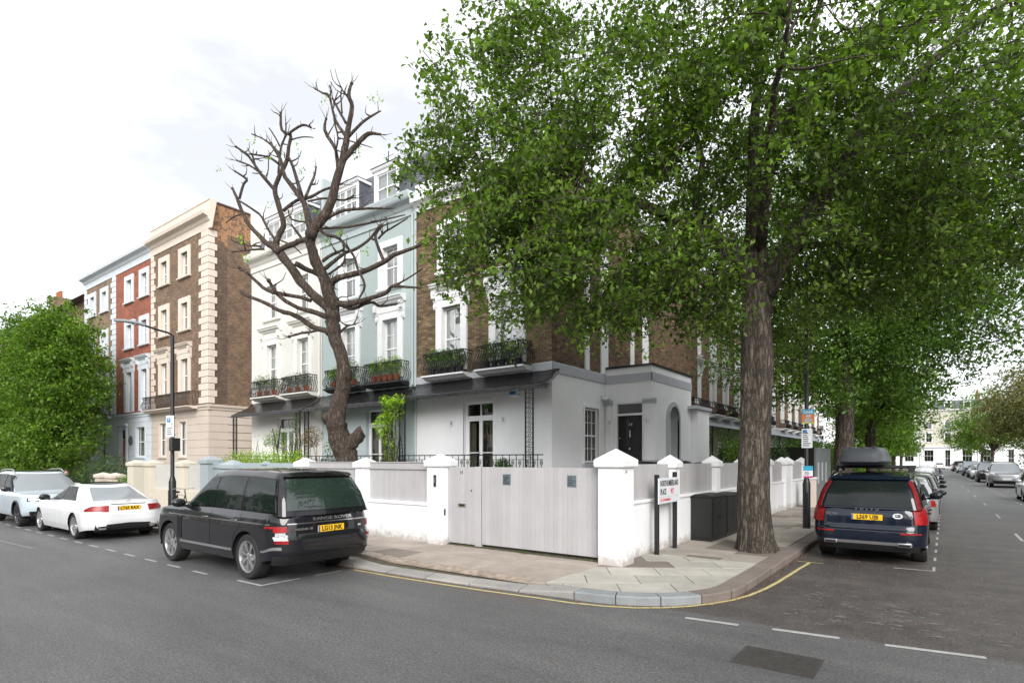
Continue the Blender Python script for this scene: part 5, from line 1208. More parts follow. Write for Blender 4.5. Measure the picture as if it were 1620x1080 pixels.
def plate_on(x, y, z0, z1, wd, n, mat, name, lab, lines=0, lm='platetext'):
    """flat sign plate strapped to a pole; n = facing"""
    nx, ny = n; px_, py_ = -ny, nx; t = thing(name, (x, y, z0), lab, 'sign'); o = .075
    def P(a, d, z): return (x + px_ * a + nx * d, y + py_ * a + ny * d, z)
    g = MB(); vs = [P(a, d, z) for z in (z0, z1) for (a, d) in ((-wd / 2, o), (wd / 2, o), (wd / 2, o + .006), (-wd / 2, o + .006))]
    g.add(vs, [(0, 1, 2, 3), (7, 6, 5, 4), (0, 4, 5, 1), (1, 5, 6, 2), (2, 6, 7, 3), (3, 7, 4, 0)]); g.build('plate', mat, t)
    g = MB()
    for z in (z0 + .1 * (z1 - z0), z1 - .1 * (z1 - z0)): vs = [P(a, d, zz) for zz in (z - .012, z + .012) for (a, d) in ((-.06, -.06), (.06, -.06), (.06, o), (-.06, o))]; g.add(vs, [(0, 1, 2, 3), (7, 6, 5, 4), (0, 4, 5, 1), (1, 5, 6, 2), (2, 6, 7, 3), (3, 7, 4, 0)])
    g.build('clip', 'alloy', t)
    def pnl(a0, a1, c0, c1, m, nm='print'):
        g = MB(); g.quad(P(a0, o + .0075, c0), P(a1, o + .0075, c0), P(a1, o + .0075, c1), P(a0, o + .0075, c1)); g.build(nm, m, t)
    return t, P, pnl
fc = (.62, -.785)
t, P, pnl = plate_on(-18.35, 7.6, 2.70, 3.33, .30, (.3, -.954), 'signwhite', 'parking_sign', 'white parking sign plate on the left street lamp')
pnl(-.12, .02, 3.13, 3.26, 'signblue'); text('P', .12, t, P(-.05, .084, 3.195), (.3, -.954, 0), 'signwhite')
for k in range(6): pnl(-.12 + (.16 if k > 3 else 0), random.uniform(.04, .12), 2.76 + k * .06, 2.785 + k * .06, 'platetext')
g = MB(); g.box(-18.28, -18.06, 7.47, 7.7, 2.28, 2.66); g.build('control_box', 'iron', L1, bevel=.01); g = MB(); g.box(-18.29, -18.28, 7.5, 7.55, 2.5, 2.54); g.build('indicator', 'plate', L1)
L2 = lamp((-3.02, 17.7, .12), 7.5, 'black lamp column carrying signs beside the dark blue car, its top hidden in leaves', (1, 0))
t, P, pnl = plate_on(-3.02, 17.7, 3.02, 3.42, .36, fc, 'signorange', 'look_sign', 'blue and orange sign reading Look on the lamp column, above the other plates')
pnl(-.18, .18, 3.28, 3.42, 'signcyan'); pnl(-.18, .18, 3.02, 3.06, 'signgreen'); text('Look', .13, t, P(0, .084, 3.35), (*fc, 0), 'signwhite', bold=.004); text('out', .10, t, P(0, .084, 3.24), (*fc, 0), 'signwhite', bold=.003)
g = MB()
for (a, c, r) in ((-.07, 3.13, .035), (0, 3.15, .04), (.07, 3.13, .035)):
    g.add([P(a + r * math.cos(i * .7854), .0838, c + r * math.sin(i * .7854)) for i in range(8)], [tuple(range(8))]); g.add([P(a - r * 1.1, .0838, 3.065), P(a + r * 1.1, .0838, 3.065), P(a + r * .8, .0838, c - r * .6), P(a - r * .8, .0838, c - r * .6)], [(0, 1, 2, 3)])
g.build('figures', 'greyband', t)
t, P, pnl = plate_on(-3.02, 17.7, 2.35, 2.88, .27, (.3, -.954), 'signwhite', 'parking_sign', 'white parking times plate on the lamp column, below the Look sign')
for k in range(7): pnl(-.10, random.uniform(.0, .1), 2.40 + k * .058, 2.425 + k * .058, 'platetext')
pnl(-.11, 0, 2.76, 2.85, 'signblue')
t, P, pnl = plate_on(-3.02, 17.7, 1.52, 1.85, .27, fc, 'signwhite', 'notice_sign', 'small cyan white and magenta notice tied low on the lamp column')
pnl(-.135, .135, 1.72, 1.85, 'signcyan'); pnl(-.135, .135, 1.52, 1.57, 'signpink')
for k in range(3): pnl(-.1, random.uniform(-.02, .1), 1.60 + k * .035, 1.615 + k * .035, 'dark')
# street nameplate
sn = thing('street_name_sign', (-4.60, 11.5, .12), 'white street nameplate reading NORTHUMBERLAND PLACE W2 on two black posts before the wall', 'street sign')
a, b = Vector((-4.58, 10.95, 0)), Vector((-4.62, 12.02, 0)); 
SA = math.atan2((b - a).y, (b - a).x); nrm = Vector((math.sin(SA), -math.cos(SA), 0))
for p in (a, b): g = MB(); g.box(p.x - .04, p.x + .04, p.y - .04, p.y + .04, .1, 1.72 if p is a else 1.76); g.build('post', 'iron', sn, bevel=.006)
def SP(u, d, z): q = a.lerp(b, .5) + (b - a).normalized() * u + nrm * d; return (q.x, q.y, z)
def sbox(u0, u1, d0, d1, z0, z1):
    g = MB(); vs = [SP(u, d, z) for z in (z0, z1) for (u, d) in ((u0, d0), (u1, d0), (u1, d1), (u0, d1))]; g.add(vs, [(0, 1, 2, 3), (7, 6, 5, 4), (0, 4, 5, 1), (1, 5, 6, 2), (2, 6, 7, 3), (3, 7, 4, 0)]); return g
SZ0, SZ1 = 1.13, 1.65
sbox(-.60, .63, .045, .06, SZ0, SZ1).build('sign_board', 'signwhite', sn, bevel=.004)
sbox(-.585, .615, .060, .0612, SZ0 + .135, SZ0 + .142).build('rule', 'greyband', sn)
nn = (nrm.x, nrm.y, 0)
text('NORTHUMBERLAND', .165, sn, SP(-.5, .062, SZ1 - .115), nn, 'platetext', sx=.70, bold=.003, align='LEFT')
text('PLACE', .165, sn, SP(-.5, .062, SZ1 - .285), nn, 'platetext', sx=.72, bold=.003, align='LEFT')
text('W2', .165, sn, SP(.10, .062, SZ1 - .285), nn, 'signred', sx=.72, bold=.003, align='LEFT')
text('CITY OF WESTMINSTER', .07, sn, SP(-.5, .062, SZ0 + .07), nn, 'signred', sx=.8, bold=.001, align='LEFT')
# telecom cabinets
def cabinet(y0, y1, label, h=1.09):
    t = thing('utility_cabinet', (-4.5, (y0 + y1) / 2, .12), label, 'utility cabinet', 'dark cabinets against the garden wall')
    g = MB(); g.box(-4.74, -4.27, y0, y1, .12, .2); g.build('plinth', 'iron', t); g = MB(); g.box(-4.745, -4.26, y0, y1, .2, .12 + h - .07); g.build('body', 'cabinet', t, bevel=.008)
    ym = (y0 + y1) / 2
    for (a_, b_) in ((y0 + .03, ym - .004), (ym + .004, y1 - .03)):
        g = MB(); g.box(-4.26, -4.245, a_, b_, .24, .12 + h - .1); d = g.build('door', 'cabinet', t, bevel=.005)
        g = MB(); g.box(-4.245, -4.235, b_ - .09 if a_ < ym - .1 else a_ + .05, b_ - .05 if a_ < ym - .1 else a_ + .09, .62, .72); g.build('lock', 'iron', d)
    g = MB(); g.prism([(-4.76, .12 + h - .07), (-4.235, .12 + h - .07), (-4.235, .12 + h - .045), (-4.34, .12 + h), (-4.66, .12 + h), (-4.76, .12 + h - .045)], lambda p, q, s_: (p, s_, q), y0 - .02, y1 + .02); g.build('lid', 'cabinet', t, bevel=.006)
cabinet(13.4, 14.46, 'dark green utility cabinet against the garden wall, the one nearer the street name sign'); cabinet(14.52, 15.6, 'dark green utility cabinet against the wall, half hidden by the big trunk', 1.06)
# bollard-like pale post by the hoarding
bl = thing('pale_post', (-4.3, 25.5, .12), 'short square pale stone post on the pavement by the hoarding', 'post')
g = MB(); g.box(-4.35, -4.0, 25.3, 25.6, .12, 1.25); g.build('shaft', 'creamtrim', bl, bevel=.02); g = MB(); g.box(-4.38, -3.97, 25.27, 25.63, 1.25, 1.33); g.build('cap', 'trim', bl, bevel=.01)
# bicycle chained to the left lamp
bc = thing('bicycle', (-18.2, 7.75, .12), 'bicycle leaning at the left street lamp, only its handlebars showing over the bonnet', 'bicycle')
for xx in (-18.75, -17.72):
    g = MB(); P_ = [(xx + .33 * math.cos(i * math.pi / 12), 7.78, .46 + .33 * math.sin(i * math.pi / 12)) for i in range(25)]; g.tube(P_, .018, 6, cap=False)
    w_ = g.build('wheel', 'tyre', bc); g = MB()
    for i in range(12): a_ = i * math.pi / 6; g.tube([(xx, 7.78, .46), (xx + .32 * math.cos(a_), 7.78, .46 + .32 * math.sin(a_))], .003, 3)
    g.build('spokes', 'alloy', w_)
g = MB(); 
for q in ([(-18.75, 7.78, .46), (-18.3, 7.78, .42), (-17.95, 7.78, .95), (-18.45, 7.78, .98), (-18.3, 7.78, .42)], [(-18.45, 7.78, .98), (-18.75, 7.78, .46)], [(-17.72, 7.78, .46), (-17.93, 7.78, 1.0), (-17.96, 7.78, 1.12)]): g.tube(q, .016, 6)
g.build('frame', 'iron', bc)
g = MB(); g.tube([(-17.96, 7.78, 1.12), (-17.9, 7.78, 1.16), (-17.92, 7.55, 1.18), (-18.05, 7.48, 1.16)], .012, 6); g.tube([(-17.9, 7.78, 1.16), (-17.92, 8.02, 1.18), (-18.05, 8.1, 1.16)], .012, 6); g.build('handlebar', 'alloy', bc)
g = MB(); g.ball((-18.47, 7.78, 1.05), (.13, .07, .035), 10, 6); g.build('saddle', 'blackplastic', bc)

# ============================================================ trees
def limb(g, P, r0, r1, n=7, wob=None, pw=1.): 
    k = len(P); g.tube(P, [r0 + (r1 - r0) * (i / (k - 1)) ** pw for i in range(k)], n, wob=wob)
def curve(a, b, rg, sag=.0, n=6, w=.12):
    a, b = Vector(a), Vector(b); L = (b - a).length; out = [a]; o1 = Vector([rg.uniform(-1, 1) for _ in range(3)]) * L * w; o2 = Vector([rg.uniform(-1, 1) for _ in range(3)]) * L * w
    for i in range(1, n + 1):
        t = i / n; out.append(a.lerp(b, t) + o1 * math.sin(math.pi * t) + o2 * math.sin(2 * math.pi * t) * .5 + Vector((0, 0, sag * L * math.sin(math.pi * t))))
    out[-1] = b; return out
def noise3(P, f, ph): return (np.sin(P[:, 0] * f + ph) * np.sin(P[:, 1] * f * 1.13 + ph * 2.1) * np.sin(P[:, 2] * f * 1.21 + ph * .7) + .5 * np.sin(P[:, 0] * f * 2.3 + ph * 3) * np.sin(P[:, 1] * f * 2.1 + ph) * np.sin(P[:, 2] * f * 2.6 + ph * 1.9))
TW = []
def crown(ells, ncl, per, spread, rng, holes=-.12, freq=1.5, ph=1.3, shell=.42, excl=None, flat=.55, zmin=None):
    out = []; vol = np.array([e[1][0] * e[1][1] * e[1][2] for e in ells]) ** .72; vol /= vol.sum()
    C = np.concatenate([blob(e[0], e[1], int(ncl * v * 1.9) + 4, rng, shell) for e, v in zip(ells, vol)])
    nzv = noise3(C, freq, ph); C = C[nzv > holes]
    if excl is not None: C = C[excl(C)]
    rng.shuffle(C); C = C[:ncl]
    S = spread * rng.uniform(.6, 1.4, len(C)); mid = C.mean(0); rad = C - mid; rad /= np.linalg.norm(rad, axis=1)[:, None] + 1e-6; rad[:, 2] *= .4
    D = rad * .8 + rng.normal(size=C.shape) * .55 + np.array([0, 0, -.25]); D /= np.linalg.norm(D, axis=1)[:, None]
    tt = np.linspace(-1, 1, per)[None, :] + rng.normal(0, .06, (len(C), per)); L = S * 1.55
    off = D[:, None, :] * (tt * L[:, None])[:, :, None] + rng.normal(size=(len(C), per, 3)) * (S * .33 * (1.15 - .3 * tt.mean()))[:, None, None] * np.array([1, 1, flat]); off[:, :, 2] -= np.clip(tt + .2, 0, 2) ** 2 * .22 * S[:, None]
    TW.clear(); TW.extend([C, D, L])
    P = (C[:, None, :] + off).reshape(-1, 3); T = np.repeat(np.clip(.5 + rng.normal(0, .22, len(C)), 0, 1), per)
    if zmin is not None: k = P[:, 2] > zmin; P = P[k]; T = T[k]
    return C, P, T
def tree(at, label, trunkr, fork, ells, ncl, per, ls, mat, seed, limbs=14, spread=.35, bark='bark', group=None, cat='tree', holes=-.12, lean=(0, 0), twigs=120, name='leafy_tree', zmin=None, freq=1.5, aspect=.6, excl=None, majors=None, flat=.55, hh=None, detail=False):
    rg = random.Random(seed); rng = np.random.default_rng(seed); at = Vector(at); t = thing(name, at, label, cat, group)
    top = at + Vector((lean[0], lean[1], fork)); f2 = 1 + .0
    g = MB(); ph = [rg.uniform(0, 6) for _ in range(6)]
    H = hh or fork; m = 22; P = []; RR = []
    for i in range(m + 1):
        tt = i / m; z = -.12 + (H + .12) * tt; P.append(at + Vector((lean[0] * tt + .03 * math.sin(z * 1.3 + ph[0]) * trunkr * 4, lean[1] * tt + .03 * math.sin(z * 1.7 + ph[1]) * trunkr * 4, z)))
        RR.append(trunkr * (1 - .22 * min(1, z / max(fork, .1)) - (.6 * max(0, z - fork) / max(H - fork, .1) if H > fork else 0) + .34 * math.exp(-max(z, 0) / .16) + .12 * math.exp(-((z - fork * .72) / .45) ** 2)))
    wob = lambda i, k: 1 + .07 * math.sin(k * 2 * math.pi / 20 * 3 + ph[2] + i * .15) + .06 * math.sin(k * 2 * math.pi / 20 * 7 + ph[3]) + .035 * math.sin(k * 1.9 + i * .9) + (.16 * math.exp(-i * .55) * math.sin(k * 2 * math.pi / 20 * 5 + ph[4]))
    if detail:
        P2 = []; R2 = []
        for i in range(len(P) - 1):
            for k in range(4): P2.append(P[i].lerp(P[i + 1], k / 4)); R2.append(RR[i] + (RR[i + 1] - RR[i]) * k / 4)
        P, RR = P2 + [P[-1]], R2 + [RR[-1]]; m = len(P) - 1; nk = 56
        wv = [[rg.uniform(0, 6.28) for _ in range(3)] for _ in range(8)]
        def wob(i, k):
            a = k * 2 * math.pi / nk; z = i * .07; b = 1 + .05 * math.sin(a * 3 + ph[2] + z * .5) + .04 * math.sin(a * 5 + ph[3] - z * .4) + .13 * math.exp(-i * .16) * math.sin(a * 6 + ph[4])
            f = abs(math.sin(a * 8 + 1.1 * math.sin(z * 2.1 + wv[0][0]) + .6 * math.sin(z * 5.3 + a * 2 + wv[1][0]))) ** .6; q = math.sin(a * 21 + 1.5 * math.sin(z * 6 + wv[2][0] + a)) 
            return b - .045 + .06 * f + .012 * q + .02 * math.sin(a * 4 + z * 9 + wv[3][0]) * math.sin(z * 3.1)
        base_wob = wob
        def wob(i, k):
            a = k * 2 * math.pi / nk; z = P[i].z - at.z; v = base_wob(i, k)
            for (zb, ab, am, sz) in ((3.45, 3.75, .30, .20), (2.95, 4.3, .16, .16), (3.75, 5.0, .18, .22), (2.5, 5.4, .08, .15)):
                da = (a - ab + math.pi) % (2 * math.pi) - math.pi; v += am * math.exp(-((z - zb) / sz) ** 2 - (da / .45) ** 2)
            return v
        g.tube(P, RR, nk, wob=wob)
    else: g.tube(P, RR, 20, wob=wob)
    C, LP, T = crown(ells, ncl, per, spread, rng, holes, freq, seed * .37 + 1, excl=excl, zmin=zmin, flat=flat)
    if detail:
        gt = MB()
        for c, d, l in zip(TW[0], TW[1], TW[2]): c = Vector(c); d = Vector(d); gt.tube([c - d * l * 1.1, c, c + d * l * .9 - Vector((0, 0, .15 * l))], [.009, .006, .003], 3, cap=False)
        gt.build('twigs', bark, t, sharp=False, kind='stuff')
    ends = []
    if majors:
        for mj in majors:
            pts = [Vector(p[:3]) for p in mj]; fine = []
            for a_, b_ in zip(pts, pts[1:]): fine += [a_.lerp(b_, k / 3) + Vector([rg.uniform(-.05, .05) for _ in range(3)]) for k in range(3)]
            fine.append(pts[-1]); rr0 = mj[0][3]; rr1 = mj[-1][3]; limb(g, fine, rr0, rr1, 9, pw=.8); ends += [(p, rr0 + (rr1 - rr0) * (i / len(fine)) ** .8) for i, p in enumerate(fine) if i > 2]
    else:
        for k in range(limbs):
            c = Vector(C[rg.randrange(len(C))]); st = P[min(m, int(m * (.80 + .2 * rg.random())))]; c = st.lerp(c, .8); q = curve(st, c, rg, .12, 7); limb(g, q, trunkr * rg.uniform(.28, .5), trunkr * .06, 6); ends += [(p, trunkr * .18) for p in q[2:]]
    for k in range(twigs):
        c = Vector(C[rg.randrange(len(C))]); e, er = min(ends, key=lambda q: (q[0] - c).length + (1.0 if q[0].z > c.z + 1 else 0))
        if (e - c).length < .3: continue
        q = curve(e, c, rg, .08, 5, .1); r_ = min(er * .7, .012 + .014 * (c - e).length); limb(g, q, r_, .006, 4); 
        if k < twigs * .45: ends += [(p, r_ * .8) for p in q[2:4]]
    g.build('trunk', bark, t, sharp=False)
    leaves('crown', LP, ls, mat, t, rng=rng, tone=T, aspect=aspect, kind='stuff')
    return t
RV = Vector((.8, .6, 0)); FV = Vector((-.6, .8, 0))
def loc(b, r, d, z): return Vector(b) + RV * r + FV * d + Vector((0, 0, z))
# the great street tree at the corner
TB = Vector((-3.14, 12.75, .12))
E3 = [((-3.1, .3, 7.2), (3.0, 3.4, 2.2)), ((-4.6, -.4, 6.6), (2.2, 2.6, 2.0)), ((-5.1, -.2, 9.0), (1.5, 2.4, 2.4)), ((-5.9, .2, 6.9), (.95, 1.4, 1.2)), ((-2.2, 0, 10.2), (3.8, 3.8, 3.0)), ((1.2, -.2, 8.6), (3.8, 3.6, 3.0)), ((3.6, -.5, 8.6), (3.0, 3.2, 3.0)), ((4.2, .3, 6.4), (2.6, 2.4, 1.9)), ((0, -2.4, 8.6), (3.4, 1.9, 2.0)), ((-.5, 0, 6.0), (2.4, 2.0, 1.5)), ((-2.0, -.8, 5.3), (1.6, 1.4, 1.0)), ((1.8, 1.5, 5.6), (2.2, 1.8, 1.5)), ((-3.9, -.2, 5.05), (1.5, 1.3, .75)), ((-6.5, .3, 8.0), (.95, 1.1, 1.3))]
EL = [(tuple(loc(TB, c[0], c[1], c[2] - .12)), r) for c, r in E3]
ZS = lambda z: z + 1.0 * max(0, min(1, (9 - z) / 4))
LIMB2 = [[(a, ZS(b)) for a, b in q] for q in ([(-.2, 5.0), (-.9, 5.9), (-1.7, 6.4), (-2.6, 6.9), (-3.6, 7.3)], [(.4, 5.0), (1.2, 6.6), (1.75, 7.8), (2.7, 9.3), (3.6, 10.2)], [(1.95, 8.3), (3.4, 8.8)], [(-1.0, 6.5), (-1.0, 8.2)], [(0, 6), (0, 9)])]
def exm(C):
    d = (C - np.array(TB)); r = d @ np.array(RV); f = d @ np.array(FV); z = C[:, 2]
    keep = np.ones(len(C), bool); rgx = np.random.default_rng(3); u_ = rgx.uniform(0, 1, len(C))
    for L_ in LIMB2:
        for (a, b) in zip(L_, L_[1:]):
            ab = np.array([b[0] - a[0], b[1] - a[1]]); q = np.stack([r - a[0], z - TB.z - a[1]], 1); tt = np.clip((q @ ab) / (ab @ ab), 0, 1); dd = np.linalg.norm(q - tt[:, None] * ab, axis=1); keep &= ~((dd < .42) & (f < .3) & (u_ < (.35 if L_[0][0] > .3 else .65)))
    return keep & ~((np.abs(r) < .75) & (f < .9) & (z < 5.5 + .3 * np.abs(f))) & (z > 4.0 - .0 * r) & ~((r > 2.4) & (z < 5.3))
def MJ(pts): return [(*loc(TB, p[0], p[1], p[2] + 1.0 * max(0, min(1, (9 - p[2]) / 4))), p[3] * .85) for p in pts]
maj = [MJ([(-.02, 0, 4.2, .30), (-.25, 0, 5.0, .27), (-.9, .1, 5.9, .2), (-1.7, .2, 6.4, .16), (-2.6, .1, 6.9, .12), (-3.6, -.1, 7.3, .08), (-4.8, -.3, 7.5, .04)]),
       MJ([(-.9, .1, 5.9, .14), (-1.1, .4, 6.9, .12), (-1.0, .5, 8.2, .09), (-1.3, .4, 9.8, .05)]),
       MJ([(-2.2, .2, 6.7, .09), (-3.2, .7, 7.6, .07), (-4.2, .9, 9.0, .04)]), MJ([(-1.7, .2, 6.4, .08), (-2.6, -.7, 6.3, .06), (-4.0, -1.0, 6.3, .03), (-5.4, -1, 6.1, .015)]),
       MJ([(0, 0, 4.0, .36), (.02, .1, 5.4, .30), (-.05, .1, 7, .24), (.0, .1, 9, .16), (.1, 0, 12, .06)]),
       MJ([(.0, .1, 6.6, .16), (.45, 0, 8.0, .13), (.8, -.1, 9.6, .10), (1.3, -.2, 11.5, .05)]),
       MJ([(.1, 0, 4.4, .30), (.6, -.1, 5.4, .24), (1.2, -.2, 6.6, .20), (1.75, -.3, 7.8, .17), (2.0, -.3, 8.5, .16), (2.7, -.5, 9.3, .13), (3.6, -.7, 10.2, .11), (5.0, -1, 11.3, .05)]),
       MJ([(1.95, -.3, 8.3, .11), (2.6, -.6, 8.6, .09), (3.4, -.8, 8.8, .07), (4.6, -1.0, 9.0, .03)]), MJ([(1.5, -.2, 7.2, .08), (2.3, .3, 7.4, .06), (3.5, .6, 7.1, .03)]),
       MJ([(.3, .2, 5.0, .13), (1.3, .6, 5.8, .09), (2.6, .9, 6.2, .06), (4.2, 1.0, 6.5, .03)]), MJ([(0, -.1, 5.5, .14), (-.3, -1.3, 6.8, .1), (-.7, -2.4, 7.9, .06), (-1, -3.6, 8.6, .03)])]
tree(TB, 'great leafy street tree with a thick furrowed trunk on the corner pavement', .33, 5.6, EL, 7300, 18, .115, 'leaf', 11, spread=.27, majors=maj, twigs=620, excl=exm, hh=6.6, detail=True, group='leafy street trees', holes=.03, zmin=4.0, freq=1.9)
# second street tree
T2 = Vector((-3.2, 26.9, .12))
E2 = [(tuple(loc(T2, c[0], c[1], c[2])), r) for c, r in [((0, 0, 9.5), (5.5, 4, 4.5)), ((-2.6, 0, 6.6), (3.3, 3, 2.6)), ((3.4, 0, 7.2), (3.6, 3, 2.8)), ((4.8, 0, 10), (3.4, 3, 3.6)), ((0, -1, 12.5), (5, 3, 3)), ((1.2, 0, 5.6), (2.8, 2.4, 1.4)), ((-1.5, -1, 4.9), (1.8, 1.6, 1.1))]]
tree(T2, 'second tall street tree standing behind the dark blue car', .36, 6.2, E2, 3900, 20, .15, 'leafdark', 12, spread=.42, limbs=18, twigs=200, group='leafy street trees', zmin=3.7, hh=9)
T3 = Vector((-3.2, 38, .12))
E4 = [((-3.4, 38, 8.0), (4.0, 3.5, 4.2)), ((-2.6, 38, 5.2), (2.8, 2.6, 1.8))]
tree(T3, 'third street tree further up the side street, partly hidden by the second', .26, 4.5, E4, 1100, 20, .18, 'leafbright', 13, spread=.5, twigs=80, group='leafy street trees', zmin=3.2)
for i, (y, m_, lb, hgt) in enumerate([(50, 'leafbright', 'fourth street tree along the left pavement, yellow green', 6.5), (64, 'leafbright', 'fifth street tree along the left pavement of the side street', 6.0), (82, 'leaf', 'sixth street tree along the left pavement, small and far', 6.0), (104, 'leafbright', 'farthest street tree on the left pavement of the side street', 6.5)]):
    x = -3.3 + sx_(y) - (.6 if i else 0); tree((x, y, .12), lb, .2, 3.2, [((x - .6, y, hgt - .2), (3.2, 3.2, 3.2)), ((x + .3, y, 3.7), (2.2, 2.3, 1.4))], 520, 16, .24, m_, 20 + i, spread=.5, twigs=30, group='leafy street trees', zmin=2.4)
# right-hand side of the side street
def rtree(x, y, z, r, m_, lb, seed, n=600, ls=.26, cat='tree', tr=.22, zl=2.2, grp='trees on the right of the side street'):
    tree((x, y, .12), lb, tr, z * .5, [((x, y, z), (r, r, r * .85)), ((x - r * .5, y - 1, z - r * .35), (r * .7, r * .6, r * .5)), ((x + r * .6, y, z - r * .2), (r * .7, r * .6, r * .6))], n, 16, ls, m_, seed, spread=.09 * r + .12, twigs=70, group=grp, zmin=zl)
rtree(8.8, 78, 8.2, 5.4, 'leafbrown', 'brownish flowering tree overhanging the right hand parked cars', 31, 1500)
rtree(10.5, 64, 9.6, 4.6, 'leafbrown', 'reddish brown tree at the right edge of the photo above the silver car', 32, 700)
rtree(5.6, 104, 7.6, 5.0, 'leafbright', 'bright green rounded tree right of the far pale yellow house', 33, 1100, zl=1.0)
rtree(5.2, 120, 6.5, 4.0, 'leaf', 'mid green tree far down the side street just right of the far house', 34, 500)
rtree(11.5, 52, 4.2, 2.6, 'hedge', 'light green drooping bush tree behind the silver car on the right', 35, 500, .2, zl=.8)
rtree(14.5, 56, 4.4, 2.9, 'shrub', 'dark grey green bush at the right edge behind the parked cars', 36, 500, .2, zl=.6)
rtree(9.6, 80, 3.6, 3.0, 'hedge', 'low yellow green bush tree behind the black car on the right', 37, 400, .2, zl=.6)
for i, (x, y, h_, m_, lb) in enumerate([(-6.6, 44, 3.4, 'hedge', 'tall loose green hedge in the front gardens just beyond the second tree'), (-7.0, 62, 3.6, 'leafbright', 'yellow green garden shrubs midway up the side street on the left'), (-7.6, 84, 4.2, 'hedge', 'far green garden shrubs on the left of the side street'), (-8, 112, 5.0, 'leafbright', 'farthest bright green garden shrubs on the left of the side street')]):
    rng = np.random.default_rng(90 + i); t = thing('garden_shrubs', (x, y, .15), lb, 'shrubs', 'garden shrubs up the side street'); leaves('foliage', np.concatenate([blob((x + .3 * math.sin(k * 2), y - 9 + k * 2.2, h_ * (.45 + .1 * math.sin(k * 3.3))), (1.5, 1.6, h_ * .5), 1300, rng, .3) for k in range(9)]), .2, m_, t, rng=rng, kind='stuff')
# bright maple on the left
MX = Vector((-40.5, 10.6, .12))
tree(MX, 'big bright green maple leafed to the ground at the left edge of the photo', .3, 3.5, [((-40.6, 10.8, 6.4), (3.2, 2.6, 4.2)), ((-40.0, 10.4, 3.4), (3.1, 2.3, 2.6)), ((-41.9, 10.6, 8.0), (2.2, 2.0, 2.6)), ((-39.0, 10.9, 7.0), (2.1, 1.9, 2.8)), ((-44.2, 10.5, 5.5), (2.4, 2.2, 4.0)), ((-43, 10.2, 2.5), (3.0, 2.0, 2.0)), ((-40.3, 10.7, 9.6), (2.2, 2, 1.6)), ((-47.5, 10.6, 6), (4.2, 2.6, 5)), ((-52, 10.6, 5), (4, 2.6, 4.6)), ((-45, 10.6, 9), (3, 2.2, 2))], 5200, 18, .17, 'leafbright', 41, spread=.34, twigs=60, zmin=.8, cat='tree', holes=-.3, name='maple_tree')
